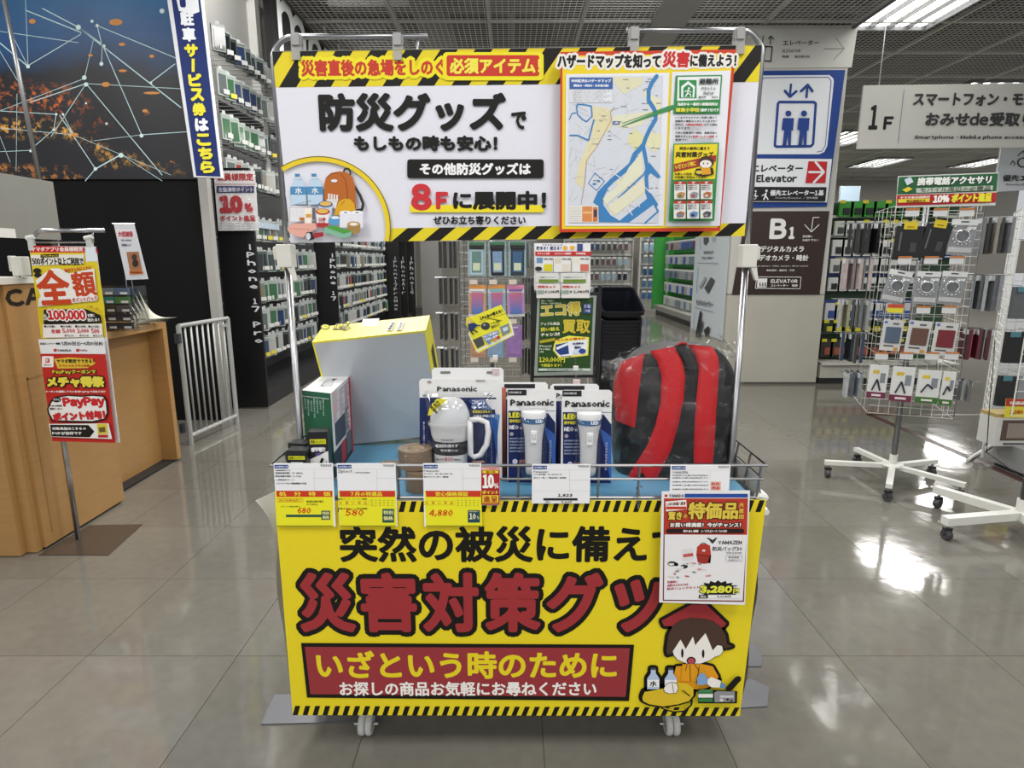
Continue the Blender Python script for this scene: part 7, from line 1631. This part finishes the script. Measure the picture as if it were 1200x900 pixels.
for j, (yy, hh_, c1, c2, nm) in enumerate(prow):
    for k in range(9):
        px_ = 986 + k * 11.2 - (yy - 236) * .115
        if j == 0: px_ = 990 + k * 13.4
        a = atY(px_ - (5 if j else 6), yy, GY_ - .06); b_ = atY(px_ + (4.4 if j else 6), yy + hh_, GY_ - .06)
        m_ = MB(); m_.bb((a.x, GY_ - .07, b_.z), (b_.x + .02, GY_ - .045, a.z), P(c1)); m_.box(((a.x + b_.x) / 2 + .01, GY_ - .075, a.z * .35 + b_.z * .65), ((b_.x - a.x) * .55, .02, (a.z - b_.z) * .42), mat(c2, .35, 0, .2))
        if random.random() < .35: m_.bb((a.x, GY_ - .078, a.z - .02), (a.x + .05, GY_ - .071, a.z + .01), P('#c9bf3a'))
        tag(m_.build('accessory_pack'), f'{nm} on the shelving beside the pillar, {ORD[k]} from the pillar', 'accessory pack', 'packs on the shelving beside the pillar')
# ---- main spinner rack at the right
RX, RY = atZ(1046, 566, 0).x + .0, 3.07
RX = atZ(1046, 545, .1).x; RY = atZ(1046, 545, .1).y
rot2 = R(-20)
t2, M2, C2 = tower('spinner_rack', 'white wire spinner rack on a five-armed wheeled base beside the pillar', RX, RY, .185, rot2, .42, 1.43, .33, 164, WIREW, 8, 26)
fn_ = M2 @ Vector((0, -1, 0)); rt_ = M2 @ Vector((1, 0, 0))
fp = Vector((RX, RY, 0)) + fn_ * .185
# header pop
t = thing('header_card', 'green and red header card for phone accessories on top of the white spinner rack', 'sign', (RX, RY - .1, 1.40))
c = Canvas(fp + fn_ * .02, fn_, eps=.0012); c.board([(1050, 243.5), (1166.5, 240.5), (1170.5, 202), (1052.5, 206.5)], .004, P('#d6d8d4'), 'card', t)
c.view(880, 0, 3.75)
c.poly([(642, 855), (1078, 840), (1086, 762), (650, 778)], '#28603a'); c.poly([(640, 905), (1074, 890), (1080, 846), (642, 858)], '#b12c30')
c.t('携帯電話アクセサリ', 728, 776, 1052, 812, '#dfe2dc', 2.2, rot=-.03, out=[('#1a3a24', 3)]); c.poly([(725, 848), (1060, 836), (1062, 816), (725, 828)], '#b9c2b4'); c.t('モバイル周辺の必需品', 740, 822, 1048, 842, '#4a5a4a', .8, rot=-.03)
c.poly([(672, 790), (700, 778), (712, 800), (684, 816)], '#c9d0dc'); c.poly([(662, 835), (690, 822), (708, 832), (680, 846)], '#d8c43a')
c.poly([(644, 892), (782, 888), (784, 872), (646, 876)], '#dcca3a'); c.t('ヤマダ会員様限定', 652, 866, 782, 880, '#e8dcd4', 1.2) if False else None
c.t('ヤマダ会員様限定', 652, 862, 784, 874, '#e8dcd4', 1.2, rot=-.03); c.t('税込価格から', 680, 878, 765, 889, '#7a2a1c', .8, rot=-.03); c.t('10%', 796, 858, 868, 892, '#ece8e0', 3, rot=-.03); c.t('ポイント進呈', 876, 850, 1052, 890, '#e0d83a', 2.6, rot=-.03); c.done(t)
b = MB(); b.tube([fp + rt_ * -.17 + Vector((0, 0, 1.40)), fp + rt_ * -.17 + fn_ * .015 + Vector((0, 0, 1.44))], .003, WIREW, 5); b.tube([fp + rt_ * .17 + Vector((0, 0, 1.40)), fp + rt_ * .17 + fn_ * .015 + Vector((0, 0, 1.44))], .003, WIREW, 5); b.build('card_clip', t)
fo = fn_ * .10                         # packs hang on hooks this far in front of the panel
def fpt(px_, py_, off=.10): return atP(px_, py_, fp + fn_ * off, fn_)
def front_pack(name, label, cat, quad, draw, tilt=0.0, off=.10):
    x0, y0, x1, y1 = quad; a = fpt((x0 + x1) / 2, y0, off); l_ = fpt(x0, (y0 + y1) / 2, off); r_ = fpt(x1, (y0 + y1) / 2, off); bt = fpt((x0 + x1) / 2 - (y1 - y0) * .13, y1, off)
    w_ = (r_ - l_).length; h_ = a.z - bt.z
    t = thing(name, label, cat, a, 'packs on the white spinner rack front'); draw(t, a, w_, h_); t.rotation_euler = (0, tilt, rot2 + random.uniform(-.06, .06)); return t
def fb(t, name, a, cx, cz, wx, hz, y, d, m, bev=0):
    b = MB(); b.box((a.x + cx, a.y + y, a.z + cz), (wx, d, hz), m); return b.build(name, t, bevel=bev)
def d_black(t, a, w_, h_):
    fb(t, 'pouch', a, 0, -h_ * .5, w_, h_, 0, .016, mat('#121214', .3, 0, .2, 40)); fb(t, 'hang_tag', a, .0, .002, w_ * .48, h_ * .22, -.010, .003, P('#cdb52a')); fb(t, 'tag_print', a, 0, -.004, w_ * .25, h_ * .02, -.012, .001, P('#5a4a14')); fb(t, 'label_strip', a, w_ * .28, -h_ * .95, w_ * .38, h_ * .05, -.009, .002, P('#9a9a9a')); fb(t, 'side_print', a, -w_ * .3, -h_ * .45, w_ * .06, h_ * .55, -.009, .001, P('#5f5f62')); fb(t, 'model_print', a, w_ * .2, -h_ * .62, w_ * .22, h_ * .28, -.009, .001, P('#3f3f42')); fb(t, 'pouch_behind', a, .012, -h_ * .5, w_, h_ * .98, .03, .016, mat('#1d1d1f', .3))
def d_ring(n_, notch):
    def d(t, a, w_, h_):
        fb(t, 'card', a, 0, -h_ * .5, w_, h_, 0, .003, P('#8b8d90')); fb(t, 'header', a, 0, -h_ * .08, w_, h_ * .16, -.002, .003, P('#d0d2d2')); fb(t, 'hang_hole', a, 0, -h_ * .07, w_ * .3, h_ * .04, -.004, .001, P('#55575a'))
        fb(t, 'lower_print', a, 0, -h_ * .85, w_ * .9, h_ * .14, -.002, .002, P('#bfc1c2'))
        b = MB(); r0 = w_ * .27; cc_ = Vector((a.x, a.y - .009, a.z - h_ * .47)); pts = [cc_ + Vector((r0 * math.cos(R(q)), 0, r0 * math.sin(R(q)))) for q in range(-60, 241 if notch else 301, 15)]; b.tube(pts, .0045, mat('#c9cbcd', .15, .7), 6); b.build('metal_ring', t, smooth=True)
        b = MB(); b.lathe([(.001, -.001), (r0 * .72, -.001), (r0 * .72, .001)], cc_ + Vector((0, .004, 0)), mat('#66686c', .3, .3), 16, M=Matrix.Rotation(R(90), 3, 'X')); b.build('inner_disc', t)
        for q in range(200, 350, 25): fb(t, 'bead', a, r0 * 1.35 * math.cos(R(q)), -h_ * .47 + r0 * 1.35 * math.sin(R(q)), .006, .006, -.008, .004, P('#d5d7d8'))
        fb(t, 'price_label', a, w_ * .28, -h_ * .24, w_ * .34, h_ * .08, -.006, .001, P('#d6d6d6'))
        b = MB(); b.grid(dome_fn(a.x - w_ * .42, a.x + w_ * .42, a.z - h_ * .96, a.z - h_ * .16, .018, a.y), 6, 8, BLISTER); b.build('clear_blister', t, smooth=True)
    return d
def d_card(col_):
    def d(t, a, w_, h_):
        fb(t, 'card', a, 0, -h_ * .5, w_, h_, 0, .004, P('#c6c6c4')); fb(t, 'case', a, w_ * .03, -h_ * .48, w_ * .74, h_ * .52, -.006, .008, mat(col_, .6, 0, .12, 50, bump=.3), .003); fb(t, 'corner_print', a, -w_ * .38, -h_ * .08, w_ * .14, h_ * .08, -.003, .001, P('#5a6ab0')); fb(t, 'mountain_print', a, w_ * .12, -h_ * .12, w_ * .3, h_ * .05, -.003, .001, P('#55585c')); fb(t, 'name_print', a, -w_ * .1, -h_ * .84, w_ * .5, h_ * .04, -.003, .001, P('#4a4c50')); fb(t, 'orange_print', a, w_ * .28, -h_ * .93, w_ * .2, h_ * .1, -.003, .001, P('#c08a3a'))
    return d
def d_stand(band, accent, kind_):
    def d(t, a, w_, h_):
        fb(t, 'card', a, 0, -h_ * .5, w_, h_, 0, .01, P('#cfd0ce')); fb(t, 'colour_band', a, 0, -h_ * .91, w_, h_ * .18, -.002, .0105, P(band)); fb(t, 'accent', a, -w_ * .15, -h_ * .2, w_ * .34, h_ * .1, -.0055, .001, P(accent)); fb(t, 'device_print', a, w_ * .24, -h_ * .38, w_ * .28, h_ * .3, -.0055, .001, P('#7d8288'))
        for s_ in (-1, 1):
            b = MB(); p0 = Vector((a.x + (-w_ * .05), a.y - .008, a.z - h_ * .42)); p1 = p0 + Vector((s_ * w_ * .22, 0, -h_ * .34)) if kind_ else p0 + Vector((s_ * w_ * .25, 0, -h_ * .2 + s_ * .01)); b.tube([p0, p1], .004, mat('#2b2c36', .4), 5); b.build('stand_leg', t)
        fb(t, 'band_lettering', a, 0, -h_ * .91, w_ * .5, h_ * .06, -.0085, .001, P('#d8ccd0'))
    return d
random.seed(14)
front_pack('smartphone_pouch', 'black pouch with yellow tag on the spinner top row, outermost beside the pillar shelving', 'phone pouch', (1051, 265, 1083, 305), d_black, R(2))
front_pack('smartphone_pouch', 'black pouch with yellow tag on the spinner top row, next to the grey ring pack', 'phone pouch', (1086, 263, 1117, 304), d_black, R(9))
front_pack('ring_pack', 'grey phone ring pack on the top row, with arrow-like ring', 'ring holder', (1116, 257, 1147, 299), d_ring(1, False), R(3))
front_pack('ring_pack', 'grey phone ring pack hanging askew at the pillar end of the second row', 'ring holder', (1043, 317, 1071, 356), d_ring(1, False), R(11))
front_pack('ring_pack', 'grey phone ring pack in the middle of the second row', 'ring holder', (1075, 318, 1103, 357), d_ring(2, False), R(2))
front_pack('ring_pack', 'grey open ring pack at the aisle end of the second row', 'ring holder', (1105, 318, 1134, 357), d_ring(3, True), R(3))
front_pack('card_case_pack', 'slate blue soft case on a white card, third row of the spinner', 'phone case', (1036, 375, 1060, 411), d_card('#4a5a6e'), R(2))
front_pack('card_case_pack', 'brown soft case on a white card, third row of the spinner', 'phone case', (1066, 376, 1093, 414), d_card('#5c4034'), R(3))
front_pack('card_case_pack', 'dark red soft case on a white card, third row of the spinner', 'phone case', (1097, 378, 1124, 417), d_card('#6a1c26'), R(2))
front_pack('stand_pack', 'phone stand pack with maroon lower band, outermost on the bottom row', 'phone stand', (1020, 428, 1042, 466), d_stand('#6a2c44', '#c9a83a', 1), R(1))
front_pack('stand_pack', 'phone stand pack with maroon lower band directly over the rack pole', 'phone stand', (1047, 430, 1073, 470), d_stand('#6a2c44', '#c9a83a', 1), R(1))
front_pack('stand_pack', 'phone stand pack with green lower band on the bottom row', 'phone stand', (1077, 434, 1104, 472), d_stand('#3c6a2c', '#c9b83a', 0), R(1))
front_pack('stand_pack', 'narrow phone stand pack with green lower band, last on the bottom row', 'phone stand', (1106, 436, 1121, 475), d_stand('#3c6a2c', '#c9b83a', 0), R(1))
b = MB(); b2 = MB()
for (py_, xs_) in ((262, (1067, 1100, 1131)), (318, (1058, 1089, 1119)), (376, (1048, 1080, 1110)), (430, (1031, 1060, 1090, 1113))):
    for px_ in xs_:
        q = fpt(px_, py_ - 3, .1); b.tube([q - fo, q], .002, CHROME, 5, False)
        g = fpt(px_ + 2, py_ - 12, .12); M5 = Matrix.Rotation(rot2, 3, 'Z'); b2.box(g, (.055, .002, .026), P('#c9cacb'), rot=rot2); b2.box(g + Vector((.0, -.002, .018)), (.055, .002, .008), P('#b5703a'), rot=rot2)
tag(b.build('hooks', t2), kind='stuff'); tag(b2.build('price_tags', t2), kind='stuff')
q = fpt(1049, 362, .125); o = MB(); o.box(q, (.065, .003, .035), P('#d6c83a'), rot=rot2); o.box(q + Vector((0, -.002, .014)), (.065, .003, .016), P('#b84a3a'), rot=rot2); o.build('offer_tag', t2)
# packs on the pillar-side face and on the aisle-side face, seen edge-on
def side_row(sd, py_, n, cols, hh_, label, base_px, step, wd=.085, thick=.014):
    base = Vector((RX, RY, 0)) + rt_ * (.185 * sd)
    z = atY(base_px, py_, RY).z
    for k in range(n):
        p_ = base + rt_ * (sd * (.035 + step * k)) + fn_ * (.06 - .02 * (k % 2)); cl = cols[k % len(cols)]
        b = MB(); h_ = hh_ * random.uniform(.93, 1.03); b.box((p_.x, p_.y, z - h_ / 2), (thick, wd, h_), mat(cl, .25, 0, .25, 30, coat=.3), rot=rot2 + random.uniform(-.25, .25)); b.box((p_.x, p_.y, z - .012), (thick + .003, wd * .95, .024), P('#b9bcbc'), rot=rot2)
        tag(b.build('hanging_pack'), label.format(k=ORD[k]), 'hanging pack', 'packs hanging at the sides of the white spinner rack')
    h = MB()
    for dd in (.03, .09):
        s0 = base + fn_ * dd + Vector((0, 0, z + .004)); h.tube([s0, s0 + rt_ * (sd * (step * n + .05))], .002, CHROME, 5, False)
    tag(h.build('side_hooks', t2), kind='stuff')
side_row(-1, 262, 5, ('#1a1a1c', '#232325', '#161618', '#2a2a2c'), .15, 'black strap pack, spinner pillar side, top row, {k} outward', 1030, .028)
side_row(-1, 303, 5, ('#a89a98', '#7a7674', '#b5a8a6', '#8c7f80'), .16, 'pinkish grey pack, spinner pillar side, second row, {k} outward', 1030, .030)
side_row(-1, 352, 5, ('#9a9c9a', '#6f7478', '#3c3e40', '#a8a68a'), .15, 'grey cable pack, spinner pillar side, third row, {k} outward', 1020, .030)
side_row(-1, 392, 4, ('#2c3a55', '#3a3c40', '#22262e'), .15, 'dark blue cable pack, spinner pillar side, fourth row, {k} outward', 1015, .030)
side_row(-1, 437, 3, ('#8f979c', '#5a6470', '#a2a8ac'), .14, 'clear sleeve pack, spinner pillar side, lowest row, {k} outward', 1005, .028)
side_row(1, 258, 5, ('#77797c', '#35332f', '#8a867c', '#3d3b38'), .17, 'flat grey pack, spinner aisle side, top row, {k} outward', 1150, .026)
side_row(1, 322, 5, ('#85888c', '#6e7174', '#9a9c9e', '#7b7e82'), .17, 'clear grey pack, spinner aisle side, second row, {k} outward', 1145, .026)
side_row(1, 382, 5, ('#4a1c28', '#b0383f', '#5c2430', '#3a1a22'), .15, 'dark red strap pack, spinner aisle side, third row, {k} outward', 1140, .024)
side_row(1, 440, 3, ('#4f5254', '#a5a7a6', '#67696b'), .10, 'small metal hook pack, spinner aisle side, lowest row, {k} outward', 1130, .024, .05)
# ---- second white rack: only its wheeled base reaches the picture
hx, hy = atZ(1197, 603, .1).x, atZ(1197, 603, .1).y
t = thing('spinner_rack', 'second white rack base with wheeled arms at the lower right edge', 'display rack', (hx, hy, 0))
b = MB(); star_base(b, hx, hy, .36, 186, WIREW, z=.088, w_=.04, h_=.035); b.tube([(hx, hy, .07), (hx, hy, .17)], .024, WIREW, 12); b.build('star_base', t); rack_casters(hx, hy, .36, 186, t)
b = MB(); b.tube([(hx, hy, .1), (hx, hy, 1.5)], .016, mat('#4f5052', .3, .6), 10); b.build('pole', t, smooth=True)
b = MB(); grid_panel(b, (hx + .02, hy + .16), (hx + .36, hy + .16), .5, 1.5, 6, 18, .0018, WIREW); b.build('wire_panel', t)
# ---- grey plinth with boxed goods and wire side panel
t = thing('display_plinth', 'low grey plinth at the brown floor tape by the right edge', 'plinth', (3.2, 3.1, 0))
PX = 2.83
b = MB(); b.bb((PX + .01, 1.9, 0), (PX + .9, 3.40, .02), DARKP); b.build('plinth_foot', t); b = MB(); b.bb((PX, 1.9, .02), (PX + .9, 3.42, .152), mat('#8b8c8c', .45, 0, .05, 12)); b.build('plinth_top', t)
t = thing('boxed_speaker', 'white edged carton with brown device picture lying on the grey plinth', 'box', (3.05, 3.3, .1525))
x0b = atY(1166, 512, 3.28).x; ztb = atY(1180, 490, 3.28).z
b = MB(); b.bb((x0b, 3.28, .1525), (x0b + .42, 3.41, ztb), mat('#c9c9c4', .4)); b.build('box_body', t)
b = MB(); b.bb((x0b + .03, 3.278, .185), (x0b + .40, 3.28, ztb - .012), P('#5a4a42')); b.bb((x0b + .06, 3.2765, .20), (x0b + .33, 3.278, ztb - .03), P('#8a8078')); b.bb((x0b + .05, 3.2765, .160), (x0b + .18, 3.278, .172), P('#5a5a5e')); b.build('print', t)
b = MB(); b.bb((x0b - .0, 3.29, ztb), (x0b + .41, 3.41, ztb + .02), mat('#a8925a', .5)); b.build('cardboard_lid', t)
o = thing('price_card', 'small red and yellow price card standing on the white edged carton', 'price card', (x0b + .14, 3.27, ztb))
c = ycan(3.27, .0005); c.board([(1177, 489), (1204, 490), (1206, 468), (1179, 467)], .002, P('#d6c93a'), 'card', o); c.poly([(1178.5, 476), (1205, 476.5), (1206, 468), (1179, 467)], '#b03a32'); c.t('1,980', 1183, 480, 1199, 486, '#b03a32', .5); c.t('特選品', 1183, 470, 1202, 474.5, '#e0d4c0', .3); c.done(o)
b = MB(); q = atY(1160, 470, 3.2); b.tube([q, atY(1158, 500, 3.2), atY(1156, 530, 3.25), (PX - .03, 3.2, .02), (PX - .04, 3.12, .004), (PX - .07, 2.95, .004)], .0025, DARKP, 6)
b.tube([q, atY(1163, 440, 3.25), atY(1166, 400, 3.45)], .0025, DARKP, 6); tag(b.build('power_cord', smooth=True), 'thin dark cord trailing from the carton to the floor by the grey plinth', 'cord')
t = thing('wire_gridwall', 'white wire gridwall standing edge-on behind the grey plinth', 'display rack', (2.95, 3.6, 0))
g0, g1 = (atY(1160, 480, 3.48).x, 3.48), (atY(1160, 480, 3.48).x + .20, 3.78)
b = MB(); grid_panel(b, g0, g1, .15, 1.46, 3, 26, .003, WIREW); b.build('wire_panel', t)
b = MB(); grid_panel(b, g1, (g1[0] + .55, g1[1] + .02), .15, 1.46, 9, 26, .002, WIREW); b.build('wire_panel', t)
b = MB(); b.tube([(g0[0], g0[1], .02), (g0[0], g0[1], .16)], .008, WIREW, 6); b.tube([(g0[0] - .1, g0[1] - .02, .01), (g1[0] + .1, g1[1], .01)], .01, WIREW, 6); b.tube([(g1[0] + .55, g1[1] + .02, .0), (g1[0] + .55, g1[1] + .02, .16)], .008, WIREW, 6); b.build('rack_foot', t)
random.seed(77)
for j in range(4):
    z = 1.30 - j * .27
    for k in range(4):
        x = g1[0] + .02 + k * .12; y = g1[1] - .12 + .02 * (k % 2); cl = [('#6f6c66', '#55524c', '#7a7670', '#4a4846'), ('#55585a', '#6a6d70', '#3f4144', '#8a8c8e'), ('#1c1c1e', '#2a2a2c', '#7d7f82', '#202022'), ('#232326', '#8e9092', '#6c6e70', '#1e1e20')][j][k]
        b = MB(); b.box((x, y, z - .10), (.09, .03, .19), mat(cl, .35, 0, .2, 20), rot=random.uniform(-.2, .2)); b.box((x, y - .017, z - .02), (.07, .004, .03), P('#c3c5c8' if k % 2 else '#4f7a86')); b.tube([(x, y, z), (x, g1[1], z + .005)], .002, CHROME, 4)
        tag(b.build('strap_pack'), f'pack on the gridwall behind the grey plinth, {ORD[j]} row, {ORD[k]} from wire edge', 'hanging pack', 'packs on the gridwall behind the plinth')
# ---- far right background shelves
far_shelf('far_shelving', 'far store shelving seen between pillar and spinner rack', 6.2, 9.4, 15.6, 2.3, 5, .22, ['#b5b7b8', '#8a9ab0', '#c0b8a8', '#7a8a7a', '#a86a5a'], 'far_pack', 'tiny far pack past the pillar, {r} row down, {k} along', 'far packs past the pillar', hp=.22, wp=.14)
t = thing('far_banner', 'small pale blue banner far behind the pillar', 'banner', (6.3, 13, 1.5)); q0, q1 = atY(985, 218, 11.0), atY(1000, 237, 11.0)
b = MB(); b.bb((q0.x, 11.0, q1.z - .1), (q1.x + .1, 11.02, q0.z), P('#a9bccb')); b.build('sheet', t); b = MB(); b.tube([(q0.x, 11.01, 0), (q0.x, 11.01, q0.z)], .015, STEEL, 6); b.build('pole', t)
